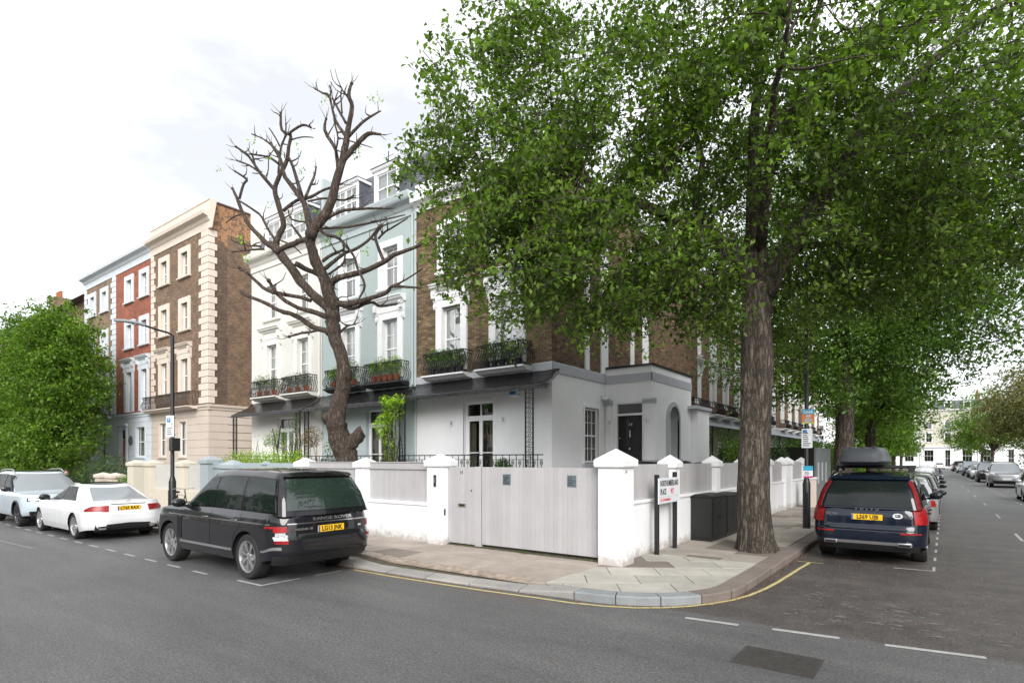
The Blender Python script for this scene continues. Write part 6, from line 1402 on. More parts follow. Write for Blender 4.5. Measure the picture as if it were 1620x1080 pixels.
# the pruned tree: trunk, limbs and cut stubs
PT = Vector((-14.83, 11.3, .12)); SCL = .01978
def pq(p): return ((p[0] - 553) * SCL, 1.90 + (727 - p[1]) * SCL)
BR = [([(553, 830), (553, 740), (545, 712), (537, 690), (534, 665), (537, 640), (543, 610), (545, 590), (540, 560), (530, 535), (527, 516), (527, 498), (525, 487)], [20, 19.5, 20, 21, 18.5, 15.5, 13.5, 13, 12.5, 12.5, 12.5, 13.5, 12]),
([(538, 712), (553, 703), (566, 690), (574, 682)], [16, 15, 12.5, 12]), ([(528, 672), (520, 665), (516, 661)], [9, 8, 7]),
([(522, 492), (519, 487), (491, 464), (463, 434), (436, 398), (422, 387), (415, 387), (396, 370), (376, 348), (359, 312), (350, 298)], [10, 9.5, 9, 8.5, 8, 6.5, 5, 4, 3.4, 2.5, 2]),
([(429, 392), (429, 387), (437, 370), (443, 356), (436, 325), (430, 300), (440, 275), (451, 253), (455, 231), (458, 214), (445, 206), (444, 178)], [6, 5.5, 5, 5, 4.4, 4, 3.6, 3.3, 3, 2.8, 2.4, 1.8]),
([(458, 214), (459, 210), (480, 198), (496, 202)], [2.4, 2.2, 2, 1.6]), ([(458, 222), (475, 217), (491, 218)], [1.3, 1, .8]), ([(430, 300), (407, 273), (390, 248), (369, 232)], [3, 2.6, 2, 1.6]), ([(407, 273), (390, 262), (369, 254)], [1.8, 1.5, 1.2]), ([(437, 259), (420, 249), (390, 244)], [2, 1.8, 1.5]), ([(400, 262), (396, 248)], [1.6, 1.3]),
([(437, 275), (439, 237), (444, 215), (443, 196)], [2.2, 2, 1.6, 1.3]), ([(440, 245), (420, 224), (398, 212)], [1.6, 1.3, 1]), ([(437, 231), (426, 214), (416, 203)], [1.4, 1.2, 1]), ([(420, 249), (421, 268), (419, 285)], [1, 1, .8]), ([(404, 275), (394, 274)], [1, .8]),
([(364, 315), (371, 291), (376, 284), (357, 271)], [2.4, 2.2, 2, 1.4]), ([(362, 317), (396, 339), (412, 364), (429, 387)], [1.7, 2, 2.2, 2.6]), ([(409, 394), (380, 396), (357, 399)], [2, 1.6, 1]), ([(404, 390), (380, 388), (357, 382)], [1.8, 1.4, 1]), ([(368, 339), (352, 345), (340, 353)], [1.5, 1.2, .9]),
([(525, 489), (527, 487), (519, 448), (505, 414), (499, 387), (505, 364)], [13, 12, 11, 10, 9, 9]), ([(502, 372), (513, 355), (532, 326), (548, 276), (559, 237), (565, 203), (573, 170), (569, 151), (576, 131)], [8, 8, 7.5, 6.2, 5.2, 4.2, 3.4, 2.8, 2]),
([(555, 255), (565, 243), (584, 223), (598, 212), (618, 213)], [4.6, 4.4, 4, 3.2, 1.5]), ([(565, 217), (587, 195), (607, 181), (618, 176)], [2.6, 2.2, 1.6, 1]), ([(562, 217), (543, 189), (532, 153), (520, 148), (505, 141)], [2.6, 2.2, 1.9, 1.6, 1.2]), ([(562, 195), (548, 173), (536, 156)], [2.2, 1.9, 1.4]), ([(532, 153), (536, 145), (534, 135)], [1.4, 1.2, 1]), ([(540, 162), (547, 146)], [1.2, .8]), ([(555, 180), (554, 152), (557, 143)], [1.3, 1.2, 1]), ([(568, 155), (558, 145), (550, 137)], [1.6, 1.3, 1]),
([(547, 267), (544, 237), (528, 206), (532, 187)], [3, 2.8, 2.6, 1.6]), ([(544, 237), (548, 219), (542, 190), (541, 172)], [1.8, 1.6, 1.2, 1]), ([(549, 218), (575, 226), (600, 234)], [1.1, 1, .6]),
([(502, 368), (490, 320), (459, 281), (451, 253), (434, 226)], [5.5, 4.4, 3.4, 2.8, 2]), ([(487, 312), (473, 264), (466, 249)], [3.2, 2.4, 1.6]), ([(491, 316), (504, 281), (505, 264)], [2.6, 2, 1.4]), ([(496, 319), (521, 314), (551, 317), (562, 310)], [1.6, 1.6, 1.5, 1.2]), ([(443, 334), (465, 317), (487, 312), (507, 301), (537, 291)], [2.8, 2.8, 2.6, 2, 1.4]), ([(451, 332), (459, 348), (495, 351), (518, 337)], [1.2, 1.5, 1.8, 1.2]),
([(528, 345), (545, 336), (559, 332), (590, 330), (623, 330)], [3.2, 2.6, 2.4, 2, 1.4]), ([(518, 362), (540, 360), (562, 359), (607, 350), (650, 340)], [2.2, 2, 2, 1.6, .9]), ([(507, 378), (497, 384), (487, 378), (470, 356)], [3, 2.6, 2.4, 1.6]), ([(500, 376), (482, 382), (465, 389), (446, 398)], [4, 4.2, 4, 4]), ([(437, 380), (457, 389), (470, 402)], [1.4, 1.3, .9]),
([(521, 450), (540, 440), (574, 431), (613, 414), (630, 403), (663, 392), (680, 384)], [5.5, 5, 4.6, 4, 3.6, 2.8, 2]), ([(613, 414), (602, 387), (599, 370), (610, 356)], [2.8, 2.6, 2.4, 1.6]), ([(603, 378), (615, 367), (630, 359), (655, 345)], [2, 1.9, 1.7, 1]), ([(517, 426), (535, 412), (552, 401), (574, 392), (597, 376), (613, 356)], [3.4, 3, 2.6, 2.4, 2, 1.4]), ([(515, 414), (530, 403), (548, 395), (547, 388)], [2.8, 2.6, 2, 1.4]), ([(524, 434), (536, 426), (550, 416), (554, 400)], [2.2, 2, 1.8, 1.3]),
([(515, 363), (528, 372), (547, 378), (569, 403), (577, 426), (588, 451), (580, 470)], [2.6, 2.4, 2.4, 2.2, 2.4, 2.2, 1.4]), ([(533, 480), (558, 481), (586, 473), (616, 464), (630, 453), (655, 454), (675, 455)], [6, 5, 4, 3.2, 2.6, 2, 1.2]), ([(627, 453), (647, 445), (680, 425)], [1.8, 1.6, 1]), ([(545, 484), (560, 488), (588, 478), (602, 484), (627, 481)], [3.4, 3, 2.4, 2.2, 1.6]),
([(524, 504), (502, 495), (474, 487), (447, 470), (435, 453), (430, 442)], [5, 4.2, 3.6, 3.2, 3, 2.8]), ([(490, 476), (470, 470), (447, 466), (416, 459), (397, 445), (380, 431), (365, 423)], [3, 3, 3.2, 3.2, 3, 2.8, 2.4]), ([(522, 528), (516, 524), (491, 516), (463, 499), (435, 491), (416, 481), (380, 467), (370, 462)], [5.5, 5, 4.6, 4, 3.6, 3.4, 3, 2.4]), ([(505, 521), (490, 525), (474, 527), (452, 533)], [2.4, 2.2, 2, 2]), ([(538, 526), (549, 516), (563, 513)], [2.4, 1.8, 1.1]), ([(463, 417), (483, 428), (502, 437), (516, 453)], [4.4, 4.4, 4.6, 5])]
pt = thing('pruned_tree', PT, 'hard pruned leafless tree with a swollen stubbed trunk in the blue house garden', 'tree')
g = MB(); rg = random.Random(9); cuts = []; BUILT = []
for bi, (pts, rad) in enumerate(BR):
    dd = rg.uniform(-.5, .5) if bi > 2 else 0; d0 = min(BUILT, key=lambda q: (q[0] - pts[0][0]) ** 2 + (q[1] - pts[0][1]) ** 2)[2] if BUILT else 0.; P = []; RR = []; nb = []
    for i, (p, r_) in enumerate(zip(pts, rad)):
        r2, z = pq(p); dq = d0 + dd * (i / max(1, len(pts) - 1)) ** 1.3 * len(pts) * .25; kf = 1 + dq / 17.94; P.append(loc(PT, r2 * kf, dq, (z - 1.9) * kf + 1.9)); nb.append((p[0], p[1], dq)); RR.append(r_ * SCL * (.80 if r_ > 8 else .95))
    for (a_, b_) in zip(nb, nb[1:]): BUILT += [tuple(a_[j] + (b_[j] - a_[j]) * k / 5 for j in range(3)) for k in range(6)]
    Pf, Rf = [], []
    for i in range(len(P) - 1):
        n = 3
        for k in range(n):
            t = k / n; a_ = P[max(0, i - 1)]; b_ = P[i]; c_ = P[i + 1]; e_ = P[min(len(P) - 1, i + 2)]
            q = .5 * ((2 * b_) + (c_ - a_) * t + (2 * a_ - 5 * b_ + 4 * c_ - e_) * t * t + (3 * b_ - a_ - 3 * c_ + e_) * t ** 3); Pf.append(q + Vector([rg.uniform(-1, 1) for _ in range(3)]) * RR[i] * .14 * (0 if k == 0 and i == 0 else 1)); Rf.append((RR[i] + (RR[i + 1] - RR[i]) * t) * rg.uniform(.93, 1.08))
    Pf.append(P[-1]); Rf.append(RR[-1]); ns = 16 if RR[0] > .2 else 8 if RR[0] > .06 else 6
    g.tube(Pf, Rf, ns, wob=(lambda i, k: 1 + .06 * math.sin(k * 1.7 + i * .6) + .05 * math.sin(k * 2.9 - i)) if RR[0] > .2 else None)
    e = (Pf[-1] - Pf[-2]).normalized(); cuts.append((Pf[-1], e, Rf[-1]))
    if bi in (1, 2): pass
    elif RR[0] > .03:
        for k in range(3 if bi > 3 else 1):        # short snags and twigs
            i = rg.randrange(2, len(Pf) - 1); dv = Vector([rg.uniform(-1, 1), rg.uniform(-1, 1), rg.uniform(-.1, 1)]).normalized(); L = rg.uniform(.06, .55); e2 = Vector([rg.uniform(-1, 1) for _ in range(3)]).normalized() * .35; g.tube([Pf[i], Pf[i] + dv * (Rf[i] + L * .35), Pf[i] + (dv + e2 * .5) * (Rf[i] + L * .7), Pf[i] + (dv + e2) * (Rf[i] + L) + Vector((0, 0, L * .3))], [.026, .018, .014, .008], 4)
            g.ball(Pf[i] + dv * Rf[i] * .6, Rf[i] * rg.uniform(.45, .75), 7, 5)
for (p, e, r_) in cuts:
    if .02 < r_ < .15:
        g.ball(p - e * r_ * .8, r_ * 1.35, 8, 6)
        for k in range(3): dv = (e + Vector([rg.uniform(-1, 1) for _ in range(3)]) * .8).normalized(); L = rg.uniform(.12, .4); g.tube([p - e * r_, p + dv * L * .5, p + dv * L + Vector((0, 0, .06))], [.012, .009, .005], 4)
g.build('trunk', 'bark2', pt, sharp=False)
g = MB()
for (p, e, r_) in cuts:
    if r_ > .025: g.tube([p - e * .004, p + e * .006], r_ * .93, 10)
g.build('cut_faces', 'cutwood', pt, sharp=False)
rng = np.random.default_rng(77); Q = []
for (px_, py_, n) in [(425, 240, 10), (399, 213, 10), (471, 223, 8), (481, 270, 12), (385, 375, 22), (388, 404, 26), (425, 313, 12), (515, 375, 26), (537, 362, 40), (500, 330, 12), (568, 232, 30), (590, 150, 12), (600, 148, 10), (515, 155, 16), (578, 390, 16), (545, 425, 10), (350, 270, 6), (565, 240, 16), (545, 696, 16), (522, 698, 22), (475, 330, 8)]:
    r2, z = pq((px_, py_)); c = loc(PT, r2, rng.uniform(-.2, .3), z - .12); Q.append(blob(c, (.18, .18, .18), n, rng, .6))
leaves('new_leaves', np.concatenate(Q), .085, 'leaflime', pt, rng=rng)
# ============================================================ garden planting
def bush(name, label, cat, ells, n, ls, mat, seed, stem=None, group=None, aspect=.55, base=None):
    rng = np.random.default_rng(seed); c0 = ells[0][0]; b = base or (c0[0], c0[1], .15); t = thing(name, b, label, cat, group)
    vol = np.array([e[1][0] * e[1][1] * e[1][2] for e in ells]); vol /= vol.sum()
    P = np.concatenate([blob(e[0], e[1], int(n * v) + 3, rng, .3) for e, v in zip(ells, vol)]); P = P + .08 * np.sin(P[:, [1, 2, 0]] * 9); P = P[P[:, 2] > .12]
    leaves('foliage', P, ls, mat, t, rng=rng, aspect=aspect, kind='stuff')
    g = MB(); rg = random.Random(seed)
    for (e, r_) in ells[:6]:
        for k in range(3): g.tube(curve(b, (e[0] + rg.uniform(-.4, .4) * r_[0], e[1] + rg.uniform(-.4, .4) * r_[1], e[2] + rg.uniform(-.2, .6) * r_[2]), rg), [.03, .026, .02, .016, .012, .008, .005], 5)
    for p in (stem or []): g.tube(p, [.03, .025, .02][:len(p)] if len(p) <= 3 else .02, 6)
    g.build('stem', 'bark2', t, sharp=False); return t
bush('hedge', 'bright green clipped hedge behind the grey blue garden wall', 'hedge', [((-20.0 + k * .75, 10.3, 1.75), (.65, .45, .62)) for k in range(6)], 6000, .06, 'leaflime', 51)
bush('hedge', 'small green hedge showing over the cream wall between panels', 'hedge', [((-21.3, 10.1, 1.65), (.5, .3, .42)), ((-20.8, 10.1, 1.65), (.4, .3, .4))], 1200, .05, 'hedge', 52)
bush('ball_topiary', 'round topiary ball on stem with green leaves, left of the rusty one', 'topiary', [((-19.1, 11.4, 2.75), (.42, .42, .36))], 1500, .045, 'hedge', 53)
bush('ball_topiary', 'round rusty brown topiary ball on a thin stem', 'topiary', [((-17.3, 11.6, 2.75), (.40, .40, .38))], 1500, .045, 'rustleaf', 54)
bush('shrub', 'sprawling dark green shrub behind the low pink wall', 'shrub', [((-32.0, 10.6, 1.3), (1.3, .8, 1.0)), ((-33.3, 10.4, 1.1), (1.1, .7, .9)), ((-30.9, 10.7, 1.1), (.9, .6, .7)), ((-34.6, 10.5, 1.1), (1.0, .8, .9))], 7000, .075, 'shrub', 55)
bush('shrub', 'trailing yellow green shrub spilling over the stubby pillar', 'shrub', [((-27.6, 9.7, 1.05), (.75, .4, .35)), ((-27.3, 9.45, .8), (.5, .25, .4))], 1500, .06, 'hedge', 56)
bush('climbing_plant', 'lime green climber covering the trellis post between the blue and brown houses', 'climbing plant', [((-15.0, 13.2, 3.7), (.45, .3, .45)), ((-15.3, 13.1, 3.2), (.4, .3, .5)), ((-15.1, 13.2, 2.5), (.28, .25, .6)), ((-14.8, 13.1, 4.0), (.6, .3, .2)), ((-15.15, 13.2, 1.8), (.2, .2, .6)), ((-14.55, 13.05, 3.9), (.35, .2, .12))], 1500, .10, 'leaflime', 57, base=(-15.1, 13.2, 1.2))
bush('climbing_plant', 'thin climber twining up the ivory house trellis post', 'climbing plant', [((-20.9, 13.3, 2 + k * .4), (.16, .14, .3)) for k in range(5)], 420, .07, 'hedge', 58, base=(-20.9, 13.3, 1.2))
bush('shrub', 'dark shrub on the terrace just right of the pruned trunk', 'shrub', [((-17.9, 12.9, 2.0), (.5, .4, .8)), ((-17.5, 12.9, 1.7), (.4, .4, .5))], 900, .07, 'shrub', 59)
bush('sapling', 'spindly sapling with a few new leaves in front of the ivory house', 'sapling', [((-18.0, 11, 2.2), (.7, .5, .9)), ((-19.6, 11, 2.6), (.3, .3, .5))], 130, .08, 'leaflime', 60, stem=[[(-17.9, 11, .2), (-18.2, 11, 1.8), (-18.7, 11, 3.1)], [(-18.1, 11, 1.5), (-17.8, 11, 2.3)], [(-18.4, 11, 2.3), (-18.2, 11, 3.2)]])
bush('shrub', 'broad dark shrub behind the black fence by the side street terrace', 'shrub', [((-7.6, 24.9, 2.0), (1.0, .5, .6)), ((-6.2, 24.6, 1.7), (1.0, .5, .6)), ((-5.3, 22.3, 1.9), (.45, .7, .6)), ((-5.5, 25, 2.1), (.6, .6, .8))], 2600, .09, 'shrub', 61)
bush('shrub', 'leafy vine over the side street canopies behind the porch', 'climbing plant', [((-8.6, 28, 3.0), (.5, 1.2, .6)), ((-8.5, 30, 2.8), (.5, 1.0, .8)), ((-8.4, 32, 3.4), (.4, .8, .5))], 1500, .09, 'hedge', 62)
bush('shrub', 'tall leafy shrub in the yard right of the big trunk behind the garden wall', 'shrub', [((-5.6, 20.6, 2.3), (.5, .9, .55)), ((-5.5, 22.2, 2.1), (.4, .6, .5))], 1400, .1, 'leaf', 63)
# balcony planters
k = 0
HN = {'a': 'left ivory balcony', 'b': 'right ivory balcony', 'c': 'left blue balcony', 'd': 'right blue balcony', 'e': 'left brown brick balcony', 'f': 'right brown brick balcony'}
kinds = [('hedge', False, 'bushy'), ('shrub', False, 'dark'), ('leaflime', True, 'spiky'), ('hedge', True, 'grassy')]
where = ['at its left end', 'second from its left', 'third from its left', 'near its right end', 'at its right end']
for key, c, n in (('a', -24.32, 3), ('b', -21.9, 3), ('c', -18.77, 4), ('d', -16.35, 5), ('e', -13.28, 5), ('f', -10.9, 5)):
    for i in range(n):
        x = c - .62 + 1.24 * i / (n - 1); kd = kinds[(k * 7 + i * 3) % 4] if key in 'cd' else kinds[(k + i) % 2 if key in 'ab' else (3 if (i + k) % 2 else 2 if key == 'x' else 0)]
        pot_plant((x, 14.3 - .27, 4.87), .12, .24, '%s plant in %s pot on the %s, %s' % (kd[2], 'terracotta' if key in 'abcd' else 'dark', HN[key], where[i] if n == 5 else ['at its left end', 'left of its middle', 'right of its middle', 'at its right end'][i] if n == 4 else ['at its left end', 'in its middle', 'at its right end'][i]),
                  .26, random.uniform(.5, .72) if key != 'd' or i != 3 else .6, kd[0], 'terracotta' if key in 'abcd' else 'blackplastic', 300 if key in 'abcd' else 380, .065 if not kd[1] else .11, 'plants in pots on the balconies', kd[1]); k += 1
pot_plant((-10.55, 13.6, 1.2), .16, .34, 'spiky green plant in a pot on the terrace behind the railing', .28, .5, 'hedge', 'blackplastic', 320, .14, spiky=True)
ft = bush('flower_bed', 'red and orange flowers along the terrace edge above the driveway gate', 'flowers', [((-9.9 + k * .2, 13.05, 1.62), (.14, .1, .09)) for k in range(5)], 260, .07, 'redflower', 64, base=(-9.6, 13.05, 1.3))
g = MB(); g.box(-10.15, -8.9, 12.95, 13.17, 1.3, 1.54); g.build('trough', 'blackplastic', ft, bevel=.01); g = MB(); g.box(-10.1, -8.95, 12.98, 13.14, .16, 1.3); g.build('stand', 'iron', ft)
wb_ = bush('box_plant', 'low clipped green plant in a dark tub before the French window', 'potted plant', [((-12.35, 13.62, 1.52), (.32, .12, .1))], 420, .04, 'shrub', 65, base=(-12.35, 13.62, 1.2)); g = MB(); g.box(-12.7, -12.0, 13.5, 13.74, 1.2, 1.42); g.build('tub', 'blackplastic', wb_, bevel=.01)
# person at the far left edge
pe = thing('person', (-29.4, 7.9, .12), 'person in a grey pink jacket bending behind the parked cars at the left edge', 'person')
me = bpy.data.meshes.new('figure'); J = [(0, 0, .80, .12), (0, .02, 1.0, .13), (.12, 0, 1.15, .14), (.26, 0, 1.22, .05), (.34, 0, 1.28, .05), (.0, .09, .76, .09), (-.02, .1, .42, .06), (-.05, .1, .06, .04), (.07, .1, .02, .035), (0, -.09, .76, .09), (.0, -.1, .42, .06), (-.02, -.1, .06, .04), (.1, -.1, .02, .035), (.15, .18, 1.12, .05), (.26, .2, .88, .04), (.4, .16, .74, .03), (.15, -.18, 1.12, .05), (.26, -.2, .88, .04), (.4, -.16, .74, .03)]
Ed = [(0, 1), (1, 2), (2, 3), (3, 4), (0, 5), (5, 6), (6, 7), (7, 8), (0, 9), (9, 10), (10, 11), (11, 12), (2, 13), (13, 14), (14, 15), (2, 16), (16, 17), (17, 18)]
me.from_pydata([j[:3] for j in J], Ed, []); o = bpy.data.objects.new('body', me); COL.objects.link(o); o.parent = pe; me.materials.append(M['cloth'])
md = o.modifiers.new('skin', 'SKIN'); sv = me.skin_vertices[0].data
for i, j in enumerate(J): sv[i].radius = (j[3], j[3]); sv[i].use_root = (i == 0)
o.modifiers.new('sub', 'SUBSURF').levels = 1; o.modifiers['sub'].render_levels = 1
ORG[o.name] = Vector(pe.location); hp = Vector(pe.location) + Vector((.40, 0, 1.37))
g = MB(); g.ball(hp, (.085, .075, .11), 14, 10); g.ball(hp + Vector((.09, 0, -.01)), (.02, .012, .02), 6, 5); g.ball(hp + Vector((0, .075, -.01)), (.02, .01, .03), 6, 5); g.ball(hp + Vector((0, -.075, -.01)), (.02, .01, .03), 6, 5); hd = g.build('head', 'skin', pe)
g = MB(); g.ball(hp + Vector((-.02, 0, .03)), (.095, .085, .10), 14, 10); g.build('hair', 'hair', hd)
for s_ in (-1, 1):
    g = MB(); b_ = Vector(pe.location) + Vector((.41, .16 * s_, .73)); g.ball(b_, (.05, .02, .035), 8, 6)
    for k in range(4): g.tube([b_ + Vector((.03, -.02 * s_ + .013 * k * s_, 0)), b_ + Vector((.075 + .006 * (k in (1, 2)), -.022 * s_ + .014 * k * s_, -.01)), b_ + Vector((.10, -.022 * s_ + .014 * k * s_, -.035))], [.009, .008, .006], 5)
    g.tube([b_ + Vector((-.01, -.03 * s_, 0)), b_ + Vector((.03, -.05 * s_, -.01))], [.01, .008], 5); g.build('hand', 'skin', pe)
# ============================================================ cars
def ss(x): x = max(0., min(1., x)); return x * x * (3 - 2 * x)
class Car:
    """a car shell: rear axle at the origin, +x forward; plan outline swept through height profiles"""
    def __init__(s, sp): s.__dict__.update(sp)
    def T(s, tab, x): return float(np.interp(x, [p[0] for p in tab], [p[1] for p in tab]))
    def slen(s): return s.W - s.rr + s.rr * math.pi / 2 + (s.xf - s.rf - s.xr - s.rr) + s.rf * math.pi / 2 + s.W - s.rf
    def O(s, q):
        a = s.W - s.rr
        if q < a: return s.xr, q, -1, 0
        q -= a; b = s.rr * math.pi / 2
        if q < b: t = q / s.rr; return s.xr + s.rr * (1 - math.sin(t) * 0 - math.cos(math.pi / 2 - t) * 0) - s.rr * math.cos(t) + 0, a + s.rr * math.sin(t), -math.cos(t), math.sin(t)
        q -= b; c = s.xf - s.rf - s.xr - s.rr
        if q < c: return s.xr + s.rr + q, s.W, 0, 1
        q -= c; b = s.rf * math.pi / 2
        if q < b: t = q / s.rf; return s.xf - s.rf + s.rf * math.sin(t), s.W - s.rf + s.rf * math.cos(t), math.sin(t), math.cos(t)
        q -= b; return s.xf, s.W - s.rf - q, 1, 0
    def qx(s, x): return s.W - s.rr + s.rr * math.pi / 2 + (x - s.xr - s.rr)        # param of a point on the flank
    def B(s, q, z, sg=1, off=0.):
        x, y, nx, ny = s.O(q); x += nx * off; y += ny * off
        wr = ss((s.xr + .9 - x) / .9); wf = ss((x - s.xf + .9) / .9); 
        x += s.T(s.rp, z) * wr - s.T(s.fp, z) * wf
        y *= 1 - s.T(s.sp, z) / s.W
        return (x, sg * y, z)
    def bot(s, x):
        z = s.sill + (s.rup * ss((s.xr + .9 - x) / .8) if x < 0 else s.fup * ss((x - s.xf + .75) / .7))
        for xw in (0, s.wb):
            d = abs(x - xw)
            if d < s.Ra: z = max(z, s.rw - .02 + math.sqrt(s.Ra ** 2 - d * d))
        return z
    def belt(s, x): return s.T(s.bt, x)
    def G(s, p, u, sg=1, off=0.):
        xr, xf, W = s.T(s.gxr, u), s.T(s.gxf, u), s.T(s.gw, u); r1, r2 = s.gr
        if p < .2: x, y, nx, ny = xr, (W - r1) * p / .2, -1, 0
        elif p < .3: t = (p - .2) / .1 * math.pi / 2; x, y, nx, ny = xr + r1 - r1 * math.cos(t), W - r1 + r1 * math.sin(t), -math.cos(t), math.sin(t)
        elif p < .7: x, y, nx, ny = xr + r1 + (xf - r2 - xr - r1) * (p - .3) / .4, W, 0, 1
        elif p < .8: t = (p - .7) / .1 * math.pi / 2; x, y, nx, ny = xf - r2 + r2 * math.sin(t), W - r2 + r2 * math.cos(t), math.sin(t), math.cos(t)
        else: x, y, nx, ny = xf, (W - r2) * (1 - (p - .8) / .2), 1, 0
        x += nx * off + (s.bow * (1 - (y / W) ** 2) * (ss((p - .7) / .3)) - s.bowr * (1 - (y / W) ** 2) * ss((.3 - p) / .3))
        y += ny * off; zb = s.T(s.bt, x) - .03; zt = s.T(s.rz, x); z = zb + (zt - zb) * u
        return (x, sg * y, z + off * .3)
    def px(s, x, u):                       # side param at absolute x
        xr, xf = s.T(s.gxr, u), s.T(s.gxf, u); r1, r2 = s.gr; return .3 + .4 * (x - xr - r1) / (xf - r2 - xr - r1)
def rimpatch(g, rows, rows0, m=0, flip=False):
    g.grid(rows, m, True, flip); a = [rows[0], rows0[0]]; g.grid(a, m, True, not flip); g.grid([rows[-1], rows0[-1]], m, True, flip)
    g.grid([[r[0] for r in rows], [r[0] for r in rows0]], m, True, flip); g.grid([[r[-1] for r in rows], [r[-1] for r in rows0]], m, True, not flip)
def car(sp, at, yaw, label, paint, group=None, det=2, glass='carglass', name='parked_car', rim='alloy', texts=None):
    s = Car(sp); t = thing(name, at, label, 'car', group); t.rotation_euler = (0, 0, yaw); ORG[t.name] = Vector((0, 0, 0))
    mk = lambda g, nm, mt, par=t, **k: g.build(nm, mt, par, **k)
    SL = s.slen(); stp = .07 if det > 1 else .14
    qs = list(np.arange(0, SL, stp)) + [SL]
    for xw in (0, s.wb):
        for d in (-s.Ra - .002, -s.Ra + .002, -s.Ra * .985, -s.Ra * .95, -s.Ra * .87, s.Ra * .87, s.Ra * .95, s.Ra * .985, s.Ra - .002, s.Ra + .002): qs.append(s.qx(xw + d))
    qs = sorted(qs); nz_ = 16 if det > 1 else 9
    g = MB(); cols = []
    for q in qs:
        x = s.O(q)[0]; z0, z1 = s.bot(x), s.belt(x); cols.append([s.B(q, z0 + (z1 - z0) * (k / nz_), 1) for k in range(nz_ + 1)])
    colsm = [[(p[0], -p[1], p[2]) for p in c] for c in cols]
    g.grid(cols, 0, True, True); g.grid(colsm, 0, True, False)
    # upper deck (bonnet, boot) spanned between the flanks
    nd = 12 if det > 1 else 8
    deck = []
    for c in cols:
        x, y, z = c[-1]; cr = s.crown * min(1, y / s.W); deck.append([(x, y * (1 - 2 * k / nd), z + cr * (1 - (1 - 2 * k / nd) ** 2) ** .8) for k in range(nd + 1)])
    g.grid(deck, 0, True, True)
    us = [0, .12, .3, .5, .7, .82, .9, .96, 1.0]; ps = [i / 60 for i in range(61)] if det > 1 else [i / 30 for i in range(31)]
    gc = [[s.G(p, u) for u in us] for p in ps]; g.grid(gc, 0, True, True); g.grid([[(p[0], -p[1], p[2]) for p in c] for c in gc], 0, True, False)
    roof = []
    for c in gc:
        x, y, z = c[-1]; roof.append([(x, y * (1 - 2 * k / nd), z + .035 * min(1, y / .4) * (1 - (1 - 2 * k / nd) ** 2) ** .8) for k in range(nd + 1)])
    g.grid(roof, 1 if s.roofblack else 0, True, True)
    bd = mk(g, 'body', [paint, 'glossblack'])
    # underbody with wheel housings
    g = MB(); g.box(s.xr + .25, s.xf - .25, -s.W + .33, s.W - .33, s.sill - .03, s.belt(s.wb * .5) - .1); g.box(s.Ra, s.wb - s.Ra, -s.W + .08, s.W - .08, s.sill - .02, .6); g.box(s.xr + .12, -s.Ra - .03, -s.W + .2, s.W - .2, s.sill + s.rup - .04, .62); g.box(s.wb + s.Ra + .03, s.xf - .15, -s.W + .2, s.W - .2, s.sill + .02, .62)
    for xw in (0, s.wb):
        for sg in (1, -1):
            A_ = [math.pi * k / 14 for k in range(15)]
            g.grid([[(xw + s.Ra * math.cos(a), sg * y, s.rw - .02 + s.Ra * math.sin(a)) for a in A_] for y in (s.W - .035, s.W - .34)])
            for sgn in (-1, 1): g.quad((xw + sgn * s.Ra, sg * (s.W - .035), s.sill), (xw + sgn * s.Ra, sg * (s.W - .34), s.sill), (xw + sgn * s.Ra, sg * (s.W - .34), s.rw), (xw + sgn * s.Ra, sg * (s.W - .035), s.rw))
    mk(g, 'underbody', 'under', sharp=False)
    # wheels
    key = (s.R, rim, s.spokes, det); tw = s.tw
    if key not in WH:
        R0, rr_ = s.R, s.rim
        g = MB(); g.lathe([(rr_ - .02, -tw / 2 + .03), (rr_, -tw / 2 + .005), (rr_ + .02, -tw / 2), (R0 - .03, -tw / 2 + .004), (R0 - .006, -tw / 2 + .03), (R0, -tw / 2 + .06), (R0, tw / 2 - .06), (R0 - .006, tw / 2 - .03), (R0 - .03, tw / 2 - .004), (rr_, tw / 2 - .01), (rr_ - .02, tw / 2 - .03)], (0, 0, 0), 'y', 40 if det > 1 else 20)
        if det > 1:
            for k in range(3): y = -.06 + .06 * k; g.lathe([(R0 + .0005, y - .006), (R0 - .006, y), (R0 + .0005, y + .006)], (0, 0, 0), 'y', 40)
        ty = g.build('tyre', 'tyre'); tm = ty.data; bpy.data.objects.remove(ty)
        g = MB(); g.lathe([(rr_ + .006, -.12), (rr_ - .004, tw / 2 - .008), (rr_ - .02, tw / 2 - .012), (rr_ - .035, tw / 2 - .05), (rr_ - .04, -.02), (.05, -.03)], (0, 0, 0), 'y', 36 if det > 1 else 18)
        n = s.spokes
        for k in range(n):
            for dlt in ((-.085, .085) if s.twin else (0,)):
                a = 2 * math.pi * k / n; b = a + dlt; wd = .013 if s.twin else .024
                P0 = [(math.cos(a) * .055, math.sin(a) * .055), (math.cos(b) * (rr_ - .022), math.sin(b) * (rr_ - .022))]; tx, tz = -math.sin(b) * wd, math.cos(b) * wd
                y0, y1 = tw / 2 - .05, tw / 2 - .018
                (x0, z0), (x1, z1) = P0
                g.add([(x0 - tx, y0, z0 - tz), (x0 + tx, y0, z0 + tz), (x1 + tx * 1.5, y0 + .01, z1 + tz * 1.5), (x1 - tx * 1.5, y0 + .01, z1 - tz * 1.5), (x0 - tx, y1 - .02, z0 - tz), (x0 + tx, y1 - .02, z0 + tz), (x1 + tx * 1.4, y1, z1 + tz * 1.4), (x1 - tx * 1.4, y1, z1 - tz * 1.4)], [(3, 2, 1, 0), (4, 5, 6, 7), (0, 1, 5, 4), (1, 2, 6, 5), (2, 3, 7, 6), (3, 0, 4, 7)])
